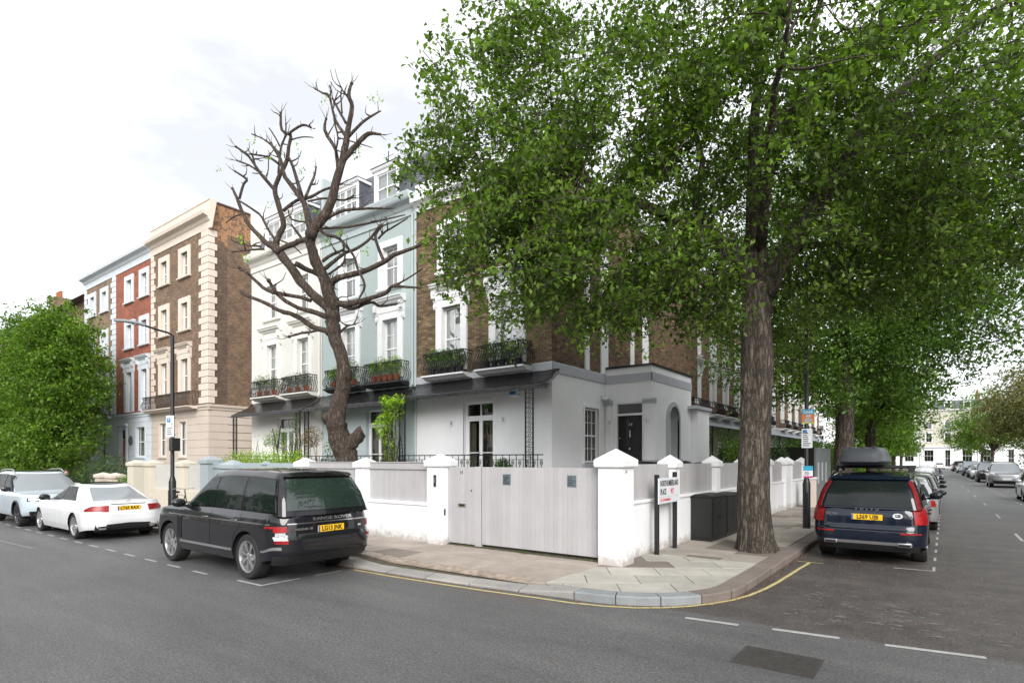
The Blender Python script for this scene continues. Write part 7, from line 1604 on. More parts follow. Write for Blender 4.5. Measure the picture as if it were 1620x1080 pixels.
        g.lathe([(.001, tw / 2 - .03), (.04, tw / 2 - .03), (.062, tw / 2 - .04), (.07, tw / 2 - .06)], (0, 0, 0), 'y', 16)
        rm = g.build('rim', rim); rmm = rm.data; bpy.data.objects.remove(rm)
        g = MB(); g.lathe([(.001, -.02), (rr_ - .05, -.02), (rr_ - .05, -.035), (.001, -.035)], (0, 0, 0), 'y', 24); ds = g.build('brake_disc', 'darkalloy'); dm = ds.data; bpy.data.objects.remove(ds)
        WH[key] = (tm, rmm, dm)
    tm, rmm, dm = WH[key]
    for xw in (0, s.wb):
        for sg in (1, -1):
            o = bpy.data.objects.new('wheel', tm); COL.objects.link(o); o.parent = t; o.location = (xw, sg * (s.W - tw / 2 - .025), s.R - .004); o.rotation_euler = (0, random.uniform(0, 6), 0 if sg > 0 else math.pi)
            for nm, m_ in (('rim', rmm), ('brake_disc', dm)): q = bpy.data.objects.new(nm, m_); COL.objects.link(q); q.parent = o
    def bpatch(q0, q1, z0, z1, off, m_, nm, par=t, n=10, nzr=4, sgs=(1, -1), **k):
        fz0 = z0 if callable(z0) else (lambda q: z0); fz1 = z1 if callable(z1) else (lambda q: z1)
        out = []
        for sg in sgs:
            g = MB(); Q = [q0 + (q1 - q0) * i / n for i in range(n + 1)]
            rows = [[s.B(q, fz0(q) + (fz1(q) - fz0(q)) * j / nzr, sg, off) for j in range(nzr + 1)] for q in Q]; r0 = [[s.B(q, fz0(q) + (fz1(q) - fz0(q)) * j / nzr, sg, -.01) for j in range(nzr + 1)] for q in Q]
            rimpatch(g, rows, r0, 0, sg > 0); out.append(mk(g, nm, m_, par, **k))
        return out
    def cpatch(h0, z0, z1, off, m_, nm, front=False, par=t, n=12, nzr=3, **k):     # patch across the rear/front centre, half width h0
        g = MB(); SLn = s.slen(); Q = [(-h0 + 2 * h0 * i / n) for i in range(n + 1)]
        f = lambda y, z, o: s.B((SLn - abs(y)) if front else abs(y), z, 1 if y >= 0 else -1, o)
        fz0 = z0 if callable(z0) else (lambda q: z0); fz1 = z1 if callable(z1) else (lambda q: z1)
        rows = [[f(y, fz0(y) + (fz1(y) - fz0(y)) * j / nzr, off) for j in range(nzr + 1)] for y in Q]; r0 = [[f(y, fz0(y) + (fz1(y) - fz0(y)) * j / nzr, -.01) for j in range(nzr + 1)] for y in Q]
        rimpatch(g, rows, r0, 0, front); return mk(g, nm, m_, par, **k)
    def gpatch(p0, p1, u0, u1, off, m_, nm, sgs=(1, -1), n=12, nu=6, par=t, **k):   # p0,p1 functions of u
        fp0 = p0 if callable(p0) else (lambda u: p0); fp1 = p1 if callable(p1) else (lambda u: p1)
        for sg in sgs:
            g = MB(); U = [u0 + (u1 - u0) * j / nu for j in range(nu + 1)]
            rows = [[s.G(fp0(u) + (fp1(u) - fp0(u)) * i / n, u, sg, off) for u in U] for i in range(n + 1)]; g.grid(rows, 0, True, sg > 0)
            r0 = [[s.G(fp0(u) + (fp1(u) - fp0(u)) * i / n, u, sg, -.005) for u in U] for i in range(n + 1)]; rimpatch(g, rows, r0, 0, sg > 0)
            mk(g, nm, m_, par, **k)
    def gcent(front, h, u0, u1, off, m_, nm, par=t, n=14, nu=6):     # glass across the front or rear of the cabin; h(u)=half share of the flat part
        g = MB(); fh = h if callable(h) else (lambda u: h); U = [u0 + (u1 - u0) * j / nu for j in range(nu + 1)]; R_ = []; R0_ = []
        for i in range(n + 1):
            w_ = -1 + 2 * i / n; R_.append([s.G((1 - abs(w_) * fh(u)) if front else abs(w_) * fh(u), u, 1 if w_ >= 0 else -1, off) for u in U]); R0_.append([s.G((1 - abs(w_) * fh(u)) if front else abs(w_) * fh(u), u, 1 if w_ >= 0 else -1, -.005) for u in U])
        rimpatch(g, R_, R0_, 0, front); return mk(g, nm, m_, par)
    lerp = lambda a, b, t_: a + (b - a) * t_
    # side glass
    U0, U1 = s.su; band = s.band
    X = s.side; 
    if band: gpatch(lambda u: s.px(lerp(band[0][0], band[1][0], (u - U0) / (U1 - U0)), u), lambda u: s.px(lerp(band[0][1], band[1][1], (u - U0) / (U1 - U0)), u), U0 - .025, U1 + .03, .010, 'glossblack', 'window_surround')
    for (b0, b1, t0, t1) in X:
        gpatch(lambda u: s.px(lerp(b0, t0, (u - U0) / (U1 - U0)), u), lambda u: s.px(lerp(b1, t1, (u - U0) / (U1 - U0)), u), U0, U1, .016, glass, 'side_window')
    gcent(True, s.wsh, .03, .93, .015, s.wsg if hasattr(s, 'wsg') else 'sky_toned_glass', 'windscreen')
    rg_ = gcent(False, s.rgh, *s.rgu, .015, s.rgm, 'rear_window')
    # doors with handles: proud skins leave real shut lines
    zt = lambda x: s.belt(x) - .045
    for (xa, xb) in s.doors:
        f0 = lambda q: max(s.bot(s.O(q)[0]) + .10, s.sill + .13); f1 = lambda q: zt(s.O(q)[0])
        ds_ = bpatch(s.qx(xa), s.qx(xb), f0, f1, .0045, paint, 'door', n=16 if det > 1 else 8, nzr=10)
        for sg, d in zip((1, -1), ds_):
            xh = xa + .17; y = s.B(s.qx(xh), s.hz, sg)[1]; g = MB(); g.tube([(xh - .09, y + sg * .005, s.hz), (xh - .07, y + sg * .032, s.hz), (xh + .07, y + sg * .032, s.hz), (xh + .09, y + sg * .005, s.hz)], .014, 8); mk(g, 'handle', s.hm or paint, d)
    if det > 1: cpatch(s.tgw, s.tgz, lambda y: s.belt(s.xr) - .02, .004, paint, 'tailgate', n=16, nzr=8)
    # lower cladding, bumpers, trims
    for a in s.trims: bpatch(*a[0], n=24, nzr=3, **a[1]) if a[2] == 's' else cpatch(*a[0], **a[1])
    # lamps
    for (q0, q1, z0, z1, m_, nm) in s.lamps: bpatch(q0, q1, z0, z1, .02, m_, nm, n=14)
    for (p0, p1, u0, u1, m_, nm) in s.glamps: gpatch(p0, p1, u0, u1, .014, m_, nm, n=4)
    # arches
    if s.archm:
        for xw in (0, s.wb):
            for sg in (1, -1):
                g = MB(); pts = []
                for k in range(19):
                    a = math.pi * k / 18; x = xw + s.Ra * math.cos(a) * 1.0; z = s.rw - .02 + s.Ra * math.sin(a); z = max(z, s.bot(s.xr) if x < s.xr else z); q = s.qx(x); p = s.B(q, z, sg, s.archo); pts.append(p)
                pts = [(pts[0][0], pts[0][1], s.sill + .03)] + pts + [(pts[-1][0], pts[-1][1], s.sill + .03)]
                g.tube(pts, s.archr, 6); mk(g, 'arch_trim', s.archm if s.archm != 'paint' else paint)
    # mirrors
    for sg in (1, -1):
        x, y, z = s.mir; yb = sg * y; g = MB(); g.ball((x, yb + sg * .13, z), (.075, .13, .085), 14, 10); g.tube([(x + .02, yb - sg * .04, z - .07), (x, yb + sg * .08, z - .05)], .025, 6); mr = mk(g, 'mirror', s.mirm or paint); g = MB(); g.ball((x - .045, yb + sg * .13, z), (.035, .105, .065), 12, 8); mk(g, 'mirror_glass', 'carglass', mr)
    # number plates
    def plate(front, z, txt, h=.11, wd=.26):
        xx = (s.xf - s.T(s.fp, z) + s.plo) if front else (s.xr + s.T(s.rp, z) - s.plo); sgx = 1 if front else -1
        g = MB(); g.box(xx, xx + sgx * .012, -wd, wd, z - h / 2, z + h / 2); p = mk(g, 'number_plate', 'platew' if front else 'plate', bevel=.003)
        if txt:
            g = MB(); g.box(xx + sgx * .012, xx + sgx * .0135, *((wd - .035, wd - .003) if not front else (-wd + .003, -wd + .035)), z - h / 2 + .004, z + h / 2 - .004); mk(g, 'plate_strip', 'euroblue', p)
            tx = text(txt, h * 1.02, p, (xx + sgx * .0128, -.014 if not front else .014, z - .002), (sgx, 0, 0), 'platetext', 'plate_text', sx=.86, bold=.0035)
        return p
    plate(False, s.pz, s.reg); 
    if det > 1 or s.showfront: plate(True, s.fpz, s.reg if s.showfront else None)
    # roof rails
    if s.rails:
        for sg in (1, -1):
            xs = np.linspace(s.rails[0], s.rails[1], 8); y = s.T(s.gw, 1) + .02; g = MB(); pts = [(x, sg * y, s.T(s.rz, x) + .03 + (.035 if 0 < i < 7 else -.03)) for i, x in enumerate(xs)]; g.tube(pts, .016, 6); mk(g, 'roof_rail', s.railm)
    if det > 1:
        xr = s.T(s.gxr, s.rgu[0]); g = MB(); pz = s.G(0, s.rgu[0] + .06)[2]; x0 = s.G(0, s.rgu[0] + .06)[0] - .02
        g.tube([(x0, 0, pz - .02), (x0 - .0 + .02, .28, pz + .015), (x0 + .05, .5, pz + .02)], .008, 5); mk(g, 'rear_wiper', 'blackplastic', rg_)
    if s.extra: s.extra(s, t, mk, bpatch, cpatch, gpatch, gcent, paint)
    return t
WH = {}
def fshow(b, c, z0=.55, grille=(.36, .62, .84), lamps=(.62, .88), low=(.6, .3, .46), drl=True): pass
suvbase = dict(W=.98, xr=-1.06, xf=3.92, rr=.42, rf=.62, wb=2.92, R=.385, rim=.275, rw=.385, Ra=.455, tw=.27, sill=.30, rup=.10, fup=.05, spokes=7, twin=True,
    bt=[(-1.06, 1.13), (1.2, 1.15), (2.5, 1.13), (2.9, 1.12), (3.5, 1.04), (3.92, .96)], rp=[(.3, .14), (.42, .05), (.5, .0), (.72, -.0), (.76, .05), (.95, .06), (1.1, .08), (1.16, .12)], fp=[(.25, .2), (.45, .03), (.6, 0), (.8, .02), (.95, .08), (1.15, .3)],
    sp=[(.28, .05), (.4, .02), (.55, .01), (.75, .0), (.92, .01), (1.05, .035), (1.16, .085)], crown=.035, gxr=[(0, -.98), (.5, -.86), (1, -.62)], gxf=[(0, 2.62), (.5, 2.12), (.9, 1.70), (1, 1.55)], gw=[(0, .895), (.5, .83), (.85, .745), (.94, .715), (1, .66)], gr=(.16, .30), bow=.10, bowr=.06,
    rz=[(-.7, 1.79), (0, 1.83), (.9, 1.84), (1.6, 1.80), (2.6, 1.60)], roofblack=False, su=(.08, .83), band=((-.93, 2.36), (-.72, 1.72)), side=[(1.28, 2.28, 1.25, 1.70), (.28, 1.20, .28, 1.17), (-.80, .16, -.62, .16)], wsh=.27, rgh=.225, rgu=(.12, .86), rgm='greenglass',
    doors=[(1.24, 2.36), (.22, 1.22)], hz=.985, hm=None, tgw=.72, tgz=.58, trims=[], lamps=[], glamps=[], archm=None, archo=.0, archr=.02, mir=(2.28, .93, 1.20), mirm=None, pz=.86, fpz=.55, plo=.012, reg='LG13 JNK', showfront=False, rails=None, railm='alloy', extra=None)
def mkspec(b, **k): d = dict(b); d.update(k); return d
# --- the black luxury SUV
def rover_extra(s, t, mk, bp, cp, gp, gc, paint):
    z = lambda q: .96 + .006 * q
    bp(s.qx(-.75), s.qx(2.95), .955, .975, .008, 'chrome', 'side_strip', n=30, nzr=1)
    cp(.80, .965, .985, .012, 'chrome', 'tailgate_strip', nzr=1)
    bp(s.qx(.48), s.qx(2.44), .445, .485, .012, 'alloy', 'sill_trim', n=20, nzr=1)
    bp(s.qx(-.95), s.qx(-.48), lambda q: .50 + .06 * ss((s.qx(-.5) - q) / .35), lambda q: .53 + .08 * ss((s.qx(-.5) - q) / .35), .012, 'alloy', 'bumper_trim', n=12, nzr=1)
    for k in range(4): bp(s.qx(2.36 + k * .05), s.qx(2.385 + k * .05), .52, .93, .014, 'glossblack', 'side_gill', n=2)
    bp(.62, .62 + .36, .72, .955, .006, 'glossblack', 'lamp_housing', n=8)
    for (a, b, c, d, m) in ((.70, 1.03, .87, .95, 'redlens'), (.72, .87, .80, .86, 'clearlens'), (.88, .98, .80, .95, 'redlens'), (.70, .98, .66, .70, 'redlens')): pass
    q0 = s.W - s.rr
    bp(q0 + .24, q0 + .46, .84, .94, .018, 'redlens', 'tail_lamp', n=6); bp(q0 + .46, q0 + .66, .90, .935, .018, 'redlens', 'tail_lamp', n=4); bp(q0 + .26, q0 + .42, .78, .835, .02, 'clearlens', 'tail_lamp', n=4); bp(q0 + .24, q0 + .46, .715, .775, .018, 'clearlens', 'tail_lamp', n=5); bp(q0 + .24, q0 + .46, .66, .71, .018, 'redlens', 'tail_lamp', n=5)
    text('RANGE ROVER', .075, t, (s.xr + s.T(s.rp, 1.03) - .008, -.05, 1.03), (-1, 0, 0), 'chrome', 'badge', sx=1.55, bold=.002, ex=.004)
    text('VOGUE SE', .05, t, (s.xr + s.T(s.rp, .87) - .008, .52, .88), (-1, 0, 0), 'chrome', 'badge', sx=1.5, bold=.001, ex=.004)
    g = MB(); g.box(s.xr + .035, s.xr + .05, -.62, -.56, .85, .88); mk(g, 'emblem', 'chrome')
    cp(.86, .60, .625, .012, 'glossblack', 'bumper_step', nzr=1); bp(0.0, s.W - s.rr + .5, .30, .46, .010, 'blackplastic', 'lower_bumper', n=16)
    gc(False, .24, .90, .985, .05, 'glossblack', 'spoiler')
rover = mkspec(suvbase, doors=[(1.24, 2.34), (.20, 1.22)], roofblack=False, reg='LG13 JNK', pz=.86, extra=rover_extra, mirm='glossblack', rgm='greenglass', spokes=7)
M['rblack'] = paintmat('black_car_paint', (.010, .010, .013), .3, .25)
BIG = car(rover, (-9.42, 6.02, 0), math.pi, 'black luxury four by four parked at the kerb before the white garden wall', 'rblack', det=2, glass='greenglass')
# --- white saloon
def sal_extra(s, t, mk, bp, cp, gp, gc, paint):
    q0 = s.W - s.rr
    cp(.50, lambda y: .27, lambda y: .43 - .05 * abs(y), .012, 'blackplastic', 'diffuser', n=14)
    for sg in (1, -1): g = MB(); g.box(s.xr - .012, s.xr + .1, sg * .45, sg * .66, .335, .375); mk(g, 'exhaust', 'chrome')
    cp(.42, .895, .912, .010, 'chrome', 'boot_strip', nzr=1)
    g = MB(); x = s.xr + s.T(s.rp, .965) - .012; P = [(x, .045 * math.cos(a), .965 + .045 * math.sin(a)) for a in [i * math.pi / 10 for i in range(21)]]; g.tube(P, .005, 5, cap=False)
    for k in range(3): a = math.pi / 2 + k * 2 * math.pi / 3; g.tube([(x, 0, .965), (x, .043 * math.cos(a), .965 + .043 * math.sin(a))], .004, 4)
    mk(g, 'emblem', 'chrome'); gp(s.px(-.2, .5), s.px(1.9, .5), .9, .935, .006, 'chrome', 'window_trim')
    text('C 220', .05, t, (x + .0, .56, .955), (-1, 0, 0), 'chrome', 'badge', ex=.002)
salbase = mkspec(suvbase, W=.905, xr=-1.10, xf=3.60, rr=.50, rf=.70, wb=2.84, R=.33, rim=.235, rw=.33, Ra=.375, tw=.24, sill=.20, rup=.08, fup=.03, spokes=5, twin=True,
    bt=[(-1.10, .95), (-.8, .975), (-.2, .965), (.8, .95), (2.2, .93), (2.6, .90), (3.2, .80), (3.6, .70)], rp=[(.2, .12), (.35, .03), (.5, 0), (.7, .01), (.85, .05), (1.0, .10)], fp=[(.2, .15), (.35, .02), (.5, 0), (.65, .08), (.9, .4)],
    sp=[(.2, .05), (.35, .01), (.55, 0), (.7, .01), (.82, .03), (.92, .07), (1.02, .12)], crown=.03, gxr=[(0, -.80), (.4, -.40), (.8, .10), (1, .42)], gxf=[(0, 2.45), (.5, 1.95), (.9, 1.45), (1, 1.25)], gw=[(0, .80), (.5, .70), (.85, .61), (.94, .57), (1, .50)], gr=(.22, .30), bow=.08, bowr=.10,
    rz=[(-.8, 1.0), (-.3, 1.2), (.1, 1.31), (.45, 1.365), (.9, 1.385), (1.3, 1.36), (2.4, 1.15)], su=(.10, .86), band=None, side=[(1.18, 2.12, 1.10, 1.42), (.14, 1.10, .52, 1.04)], wsh=.26, rgh=.225, rgu=(.06, .90), rgm='sky_toned_glass',
    doors=[(1.14, 2.22), (.12, 1.12)], hz=.84, tgw=.62, tgz=.60, lamps=[(.40, .40, 0, 0, 'redlens', 'tail_lamp')][:0], mir=(2.05, .82, 1.0), pz=.80, fpz=.42, reg='LT65 RAX', archm=None, roofblack=True)
sal = mkspec(salbase, extra=sal_extra, lamps=[(.46, .46 + .56, lambda q: .72 + .02 * math.sin((q - .4) * 3), lambda q: .875 - .10 * ss((q - .78) / .3), 'redlens', 'tail_lamp')], mirm='glossblack')
M['cwhite'] = paintmat('white_car_paint', (.74, .75, .76), .0, .3)
car(sal, (-17.72, 5.86, 0), math.pi, 'white saloon with a black roof parked behind the big black four by four', 'cwhite', det=2, rim='alloy', glass='carglass')
# --- pale blue compact SUV seen from the front
def sfront(s, t, mk, bp, cp, gp, gc, paint):
    SLn = s.slen(); zt = s.belt(s.xf); f = s.front
    for sg in (1, -1): pass
    bp(SLn - f['l'][1], SLn - f['l'][0], f['l'][2], f['l'][3], .010, 'glossblack', 'headlamp', n=6); bp(SLn - f['l'][1] + .04, SLn - f['l'][0] - .03, f['l'][2] + .02, f['l'][3] - .02, .016, 'clearlens', 'headlamp_lens', n=5)
    cp(f['g'][0], f['g'][1], f['g'][2], .010, 'glossblack', 'grille', front=True)
    for k in range(4): z = f['g'][1] + (f['g'][2] - f['g'][1]) * (k + .8) / 5; cp(f['g'][0] - .03, z - .006, z + .006, .018, 'alloy', 'grille_bar', front=True, nzr=1, n=6)
    cp(f['b'][0], f['b'][1], f['b'][2], .010, 'blackplastic', 'lower_intake', front=True)
    bp(SLn - .80, SLn - .56, f['b'][1] + .06, f['b'][2] + .02, .014, 'blackplastic', 'fog_lamp_housing', n=4)
suv2 = mkspec(suvbase, W=.93, xr=-.86, xf=3.56, wb=2.70, R=.36, rim=.25, rw=.36, Ra=.43, sill=.30, rr=.40, rf=.50, bt=[(-.9, 1.14), (.4, 1.08), (2.2, 1.03), (2.6, 1.04), (3.1, 1.0), (3.56, .95)], gw=[(0, .85), (.5, .79), (.85, .71), (.94, .68), (1, .62)], gxr=[(0, -.80), (.5, -.66), (1, -.42)], gxf=[(0, 2.38), (.5, 1.88), (.9, 1.48), (1, 1.33)],
    rz=[(-.7, 1.58), (0, 1.64), (.9, 1.65), (1.6, 1.60), (2.6, 1.4)], side=[(1.10, 2.05, 1.05, 1.45), (.22, 1.02, .22, .98), (-.5, .12, -.35, .12)], band=((-.62, 2.1), (-.45, 1.5)), doors=[(1.06, 2.14), (.16, 1.04)], mir=(2.02, .88, 1.12), hz=.92, archm='blackplastic', archr=.03, archo=.002, extra=sfront, front=dict(l=(.50, .86, .78, .88), g=(.44, .60, .84), b=(.50, .32, .46)), mirm='glossblack', roofblack=True, rails=(-.4, 1.3), rgm='carglass', pz=.85, reg='', spokes=5,
    trims=[((s0, s1, a, b, .012, 'blackplastic', 'cladding'), {}, 's') for (s0, s1, a, b) in []], fpz=.52, showfront=True)
M['cblue'] = paintmat('pale_ice_blue_car_paint', (.52, .60, .66), .1, .3)
car(suv2, (-25.15, 5.80, 0), 0, 'pale ice blue compact four by four facing the camera, nose to the white saloon', 'cblue', det=2, rim='darkalloy')
M['cblack2'] = paintmat('black_paint_plain', (.012, .012, .014), .2, .3)
hatch = mkspec(suvbase, W=.89, xr=-.80, xf=3.35, wb=2.58, R=.315, rim=.22, rw=.315, Ra=.37, tw=.22, sill=.20, rr=.40, rf=.60, bt=[(-.85, 1.0), (.6, .96), (2.2, .92), (2.6, .88), (3.1, .78), (3.35, .70)], gxr=[(0, -.74), (.5, -.56), (1, -.25)], gxf=[(0, 2.35), (.5, 1.8), (.9, 1.35), (1, 1.2)], gw=[(0, .80), (.5, .72), (.85, .64), (.94, .61), (1, .55)],
    rz=[(-.6, 1.38), (0, 1.46), (.8, 1.48), (1.3, 1.44), (2.4, 1.2)], side=[(1.05, 2.0, 1.0, 1.32), (.1, .98, .16, .93)], band=None, doors=[(1.0, 2.08), (.08, .98)], mir=(1.95, .82, .98), hz=.83, rp=[(.2, .12), (.35, .02), (.6, 0), (.8, .03), (1, .08)], fp=[(.2, .12), (.4, 0), (.6, .06), (.9, .35)], sp=[(.2, .05), (.35, .01), (.6, 0), (.8, .02), (.92, .06), (1.0, .1)], tgz=.5, pz=.62, reg='', spokes=5, twin=False, rgm='carglass',
    front=dict(l=(.5, .86, .60, .70), g=(.4, .52, .62), b=(.5, .26, .42)), lamps=[(.50, .88, .72, .88, 'redlens', 'tail_lamp')], fpz=.45, showfront=True, extra=sfront)
car(mkspec(hatch, roofblack=False), (-27.6, 5.82, 0), math.pi, 'white hatchback cut by the left edge of the photo, behind the pale blue car', 'cwhite', det=1)
# --- dark blue SUV with roof box
def xc_extra(s, t, mk, bp, cp, gp, gc, paint):
    q0 = s.W - s.rr
    bp(q0 + .20, q0 + .52, lambda q: .80 + .05 * ss((q0 + .25 - q) / .2), lambda q: 1.05 + .075 * ss((q - q0 - .02) / .25), .022, 'redlens', 'tail_lamp', n=10)
    gp(.228, .262, 0.0, .86, .018, 'redlens', 'tail_lamp', n=4, nu=10)
    cp(.74, .40, .455, .016, 'alloy', 'bumper_trim', n=16, nzr=2); bp(0, s.W - s.rr + .35, .27, .40, .008, 'blackplastic', 'lower_bumper', n=14)
    for sg in (1, -1): g = MB(); g.box(s.xr - .03, s.xr + .1, sg * .50, sg * .72, .385, .445); ex = mk(g, 'exhaust', 'alloy', bevel=.01); g = MB(); g.box(s.xr - .032, s.xr - .03, sg * .515, sg * .705, .396, .434); mk(g, 'exhaust_mouth', 'under', ex)
    bp(.55, .90, .615, .645, .016, 'redlens', 'reflector', n=5)
    cp(.80, .68, .69, .012, 'glossblack', 'bumper_gap', nzr=1)
    x = lambda z: s.xr + s.T(s.rp, z) - .010
    text('V  O  L  V  O', .055, t, (x(1.06), 0, 1.065), (-1, 0, 0), 'chrome', 'badge', sx=1.3, bold=.002, ex=.003)
    text('XC90', .06, t, (x(.95), .60, .955), (-1, 0, 0), 'chrome', 'badge', sx=1.3, bold=.001, ex=.003); text('T8 AWD', .045, t, (x(.95), -.68, .955), (-1, 0, 0), 'chrome', 'badge', sx=1.2, bold=.001, ex=.003)
    g = MB(); g.add([(x(.95) - .002, -.50 + .08 * math.cos(i * math.pi / 12), .955 + .052 * math.sin(i * math.pi / 12)) for i in range(24)], [tuple(range(24))]); mk(g, 'oval_sticker', 'signwhite'); text('GB', .075, t, (x(.95) - .004, -.50, .955), (-1, 0, 0), 'platetext', 'sticker_text', bold=.003, ex=.0005)
    gc(False, .25, .90, .985, .06, paint, 'spoiler')
xc = mkspec(suvbase, W=.965, xr=-1.10, xf=3.85, wb=2.98, R=.375, rim=.26, rw=.375, Ra=.44, sill=.27, rr=.40, bt=[(-1.1, 1.11), (1.2, 1.08), (2.5, 1.06), (2.9, 1.07), (3.5, 1.0), (3.92, .92)], gw=[(0, .89), (.5, .82), (.85, .73), (.94, .70), (1, .645)], rp=[(.25, .14), (.38, .04), (.5, 0), (.68, 0), (.72, .05), (.9, .06), (1.05, .09), (1.12, .13)],
    rz=[(-.75, 1.68), (0, 1.73), (.9, 1.74), (1.6, 1.70), (2.6, 1.5)], rails=(-.5, 1.5), railm='glossblack', pz=.915, reg='LS69 UJB', extra=xc_extra, rgm='carglass', rgu=(.05, .86), rgh=.205, tgz=.70, hz=.93, gxr=[(0, -1.0), (.5, -.88), (1, -.62)])
M['cnavy'] = paintmat('dark_blue_car_paint', (.005, .009, .019), .4, .28)
XA = Vector((-1.17, 14.05, 0))
XCO = car(xc, XA, math.pi / 2 , 'dark blue four by four with a roof box parked in the side street', 'cnavy', det=2)
# roof bars and box are carried on the car: things of their own
rb = thing('roof_bars', XA + Vector((0, 0, 1.8)), 'black roof bars across the dark blue car under the roof box', 'roof bars')
for yy in (.15, 1.15):
    g = MB(); g.tube([XA + Vector((-.72, yy, 1.87)), XA + Vector((.72, yy, 1.87))], .028, 8); g.build('bar', 'blackplastic', rb)
    for sg in (-1, 1): g = MB(); g.box(XA.x + sg * .66 - .04, XA.x + sg * .66 + .04, XA.y + yy - .05, XA.y + yy + .05, 1.77, 1.9); g.build('foot', 'blackplastic', rb, bevel=.01)
bx = thing('roof_box', XA + Vector((-.12, 0, 1.9)), 'dark grey roof box with chamfered sides on top of the dark blue car', 'roof box')
g = MB(); rows = []
for k, (z, wd, l0, l1) in enumerate([(1.905, .34, -.50, 1.35), (1.93, .42, -.60, 1.5), (1.975, .455, -.66, 1.58), (1.98, .465, -.67, 1.6), (2.0, .465, -.67, 1.6), (2.01, .455, -.66, 1.57), (2.12, .43, -.60, 1.45), (2.22, .39, -.53, 1.2), (2.265, .35, -.46, .95), (2.275, .28, -.38, .8)]):
    r = []
    for i in range(40):
        a = 2 * math.pi * i / 40; cx, sx2 = math.cos(a), math.sin(a); e = .42; X_ = abs(cx) ** e * (1 if cx > 0 else -1) * wd; Y_ = abs(sx2) ** e * (1 if sx2 > 0 else -1); Y_ = (Y_ + 1) / 2 * (l1 - l0) + l0; r.append((XA.x - .15 + X_ * .95, XA.y + Y_, z))
    rows.append(r)
g.grid(rows, close=True, flip=False); g.add(rows[-1], [tuple(range(40))]); g.add(rows[0], [tuple(range(40))[::-1]]); g.build('shell', 'bag', bx)
g = MB(); 
for xx in (-.22, .0, .20): g.tube([(XA.x - .12 + xx, XA.y - .50, 2.275), (XA.x - .12 + xx * 1.05, XA.y - .40, 2.285), (XA.x - .12 + xx, XA.y + .7, 2.285)], .012, 6)
g.build('rib', 'bag', bx)
# --- the rest of the parked cars
PA = {}
def pc(nm, c, met=.2): PA[nm] = 1; M[nm] = paintmat(nm, c, met, .3); return nm
pc('silver_paint', (.42, .43, .44), .6); pc('grey_paint', (.14, .145, .15), .5); pc('pearl_paint', (.55, .57, .60), .3); pc('darkred_grey_paint', (.09, .07, .07), .4); pc('blue_grey_paint', (.10, .12, .20), .4)
def back(s, *a): sfront(s, *a)
est = mkspec(hatch, wb=2.75, xr=-1.0, xf=3.6, bt=[(-1.05, .98), (.6, .96), (2.4, .93), (2.8, .9), (3.3, .8), (3.6, .7)], gxr=[(0, -.92), (.5, -.74), (1, -.45)], side=[(1.1, 2.1, 1.05, 1.4), (.15, 1.02, .2, .98), (-.6, .06, -.4, .1)], mirm='glossblack')
suv3 = mkspec(suvbase, W=.99, reg='', extra=sfront, showfront=True, front=dict(l=(.52, .88, .84, .94), g=(.50, .78, .90), b=(.62, .36, .50)), lamps=[(.60, .95, .80, 1.0, 'redlens', 'tail_lamp')], rgm='carglass', fpz=.62)
ROWL = 'cars parked on the left of the side street'; ROWR = 'cars parked on the right of the side street'
def lx(y): return -1.22 + .3 * 0 + sx_(y) * 1.0
def L(sp, y, pn, lb, k=0, dx=0): car(sp, (lx(y) + dx, y, 0), math.pi / 2 if not k else -math.pi / 2, lb, pn, ROWL, det=1)
L(est, 20.6, 'silver_paint', 'silver estate with black mirror parked directly ahead of the dark blue four by four', dx=.26)
L(hatch, 26.4, 'grey_paint', 'dark grey hatchback, second ahead of the dark blue four by four', dx=.30)
L(hatch, 31.8, 'cblack2', 'black hatchback, third ahead in the left row of the side street', dx=.32)
L(est, 38.2, 'pearl_paint', 'pale pearl estate, fourth ahead in the left row', dx=.35)
L(hatch, 44.6, 'cwhite', 'white hatchback, fifth ahead in the left row of the side street', dx=.4)
L(hatch, 51, 'blue_grey_paint', 'blue grey hatchback farther along the left row', dx=.5)
L(hatch, 58, 'cblack2', 'black hatchback far along the left row', dx=.55)
L(est, 66, 'cwhite', 'white estate far along the left row of the side street', dx=.6)
L(hatch, 76, 'silver_paint', 'silver hatchback, the farthest clear car in the left row', dx=.7)
def Rr(sp, y, pn, lb, k=1, x=None): xx = (3.55 - .019 * (y - 65) if x is None else x); car(sp, (xx, y, 0), -math.pi / 2 if k else math.pi / 2, lb, pn, ROWR, det=1)
Rr(hatch, 39.4, 'pearl_paint', 'pale car cut by the right edge of the photo', x=3.95)
Rr(suv3, 58.0, 'silver_paint', 'large silver four by four facing the camera on the right of the side street', x=3.73)
Rr(suv3, 69.5, 'cblack2', 'black four by four with pale windscreen, just behind the large silver one')
Rr(hatch, 79, 'cwhite', 'white hatchback in the right row behind the black four by four')
Rr(est, 86, 'cblack2', 'black estate in the right row behind the white hatchback')
Rr(suv3, 95, 'blue_grey_paint', 'dark blue grey four by four in the middle of the right row')
Rr(hatch, 113, 'pearl_paint', 'pearl white hatchback farther along the right row')
Rr(suv3, 125, 'darkred_grey_paint', 'dark brownish four by four seen from behind in the right row', 0)
Rr(est, 136, 'silver_paint', 'silver car turned in near the far end of the side street')
fc_ = car(mkspec(hatch, extra=None, lamps=[(.42, .9, .62, .80, 'redlens', 'tail_lamp')]), (-.4, 153, 0), math.pi / 2, 'white car with red tail lamps at the far end of the side street', 'cwhite', 'cars parked on the left of the side street', det=1)
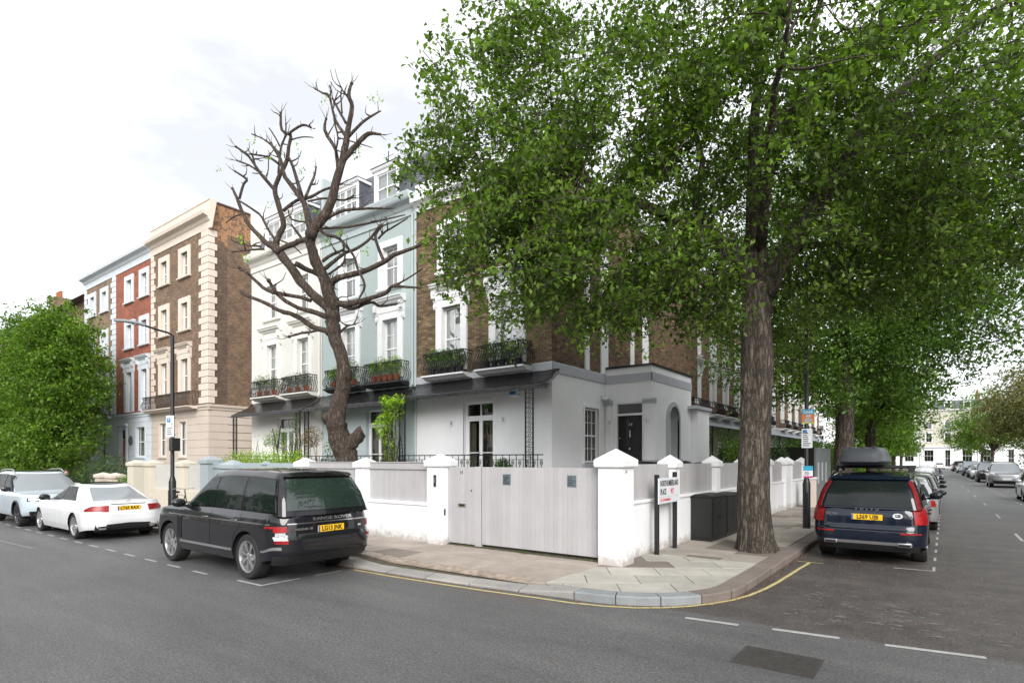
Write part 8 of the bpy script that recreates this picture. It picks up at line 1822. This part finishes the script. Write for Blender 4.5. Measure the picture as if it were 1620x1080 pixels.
# two cars in the yard, only their roofs showing over the wall
car(suv3, (-6.1, 14.0, .16), math.pi / 2, 'black car in the yard, just its roof showing right behind the corner pillar', 'cblack2', 'cars in the yard', det=1)
car(suv3, (-6.1, 19.7, .12), math.pi / 2, 'black car in the yard farther back, its windows showing over the fence', 'cblack2', 'cars in the yard', det=1)
# ============================================================ unseen other sides of the two streets, added for reflections and ambient light
def opp(i, xf, u0, u1, wm, label, at):
    h = thing('opposite_house', at, label, 'house', 'unseen houses added across the road for reflections'); g = MB(xf); g.box(u0, u1, -8, 0, 0, 9.5); g.build('wall', wm, h)
    g = MB(xf); g.profile([(0, 9), (.3, 9.2), (.3, 9.5), (0, 9.6)], u0, u1); g.box(u0, u1, 0, .06, 4.4, 4.7); g.build('cornice', 'whitew', h)
    g = MB(xf); q = MB(xf)
    for k in range(3):
        c = u0 + (u1 - u0) * (k + .5) / 3
        for (a, b) in ((1.4, 3.5), (5, 7.2), (7.7, 8.7)): g.box(c - .75, c + .75, 0, .08, a - .15, b + .2); q.box(c - .5, c + .5, .08, .10, a, b)
    g.build('surround', 'trim', h); q.build('window', 'carglass', h)
    g = MB(xf); g.box(u0 + .3, u0 + 1.5, -5, -4, 9.5, 11.5); g.build('chimney', 'brickorange', h)
S = lambda u, o, z: (u, -24 + o, z); E_ = lambda u, o, z: (16 - o, u, z)
cols_ = ['whitew', 'brickorange', 'ivoryr', 'bricktan', 'brickred', 'whitew', 'brickfront', 'ivoryr']; nms = ['white', 'orange brick', 'ivory', 'tan brick', 'red brick', 'white stucco', 'brown brick', 'cream']
for i in range(14):
    u = -84 + i * 8; opp(i, S, u, u + 7.98, cols_[i % 8], '%s terraced house added unseen behind the camera for reflections' % nms[i % 8], (u + 4, -24, 0))
for i in range(5):
    u = 8 + i * 8; opp(i, E_, u, u + 7.98, cols_[(i * 3 + 3) % 8], '%s terraced house added beyond the frame, east of the side street, for reflections' % nms[(i * 3 + 3) % 8], (16, u + 4, 0))
for i, (x, y) in enumerate([(-58, -15), (-40, -15), (-24, -16), (22, -15), (10.5, 22)]):
    tree((x, y, .1), 'dark leafy street tree added out of view across the road for reflections', .25, 3.5, [((x, y, 7.2), (3.4, 3.2, 3.4))], 420, 14, .34, 'leafdark', 70 + i, spread=.5, twigs=20, group='unseen trees added across the road', zmin=2.5)
g = MB(); g.box(-90, 60, -24, -10, 0, .12); g.build('pavement', 'slabgrey', kind='structure')
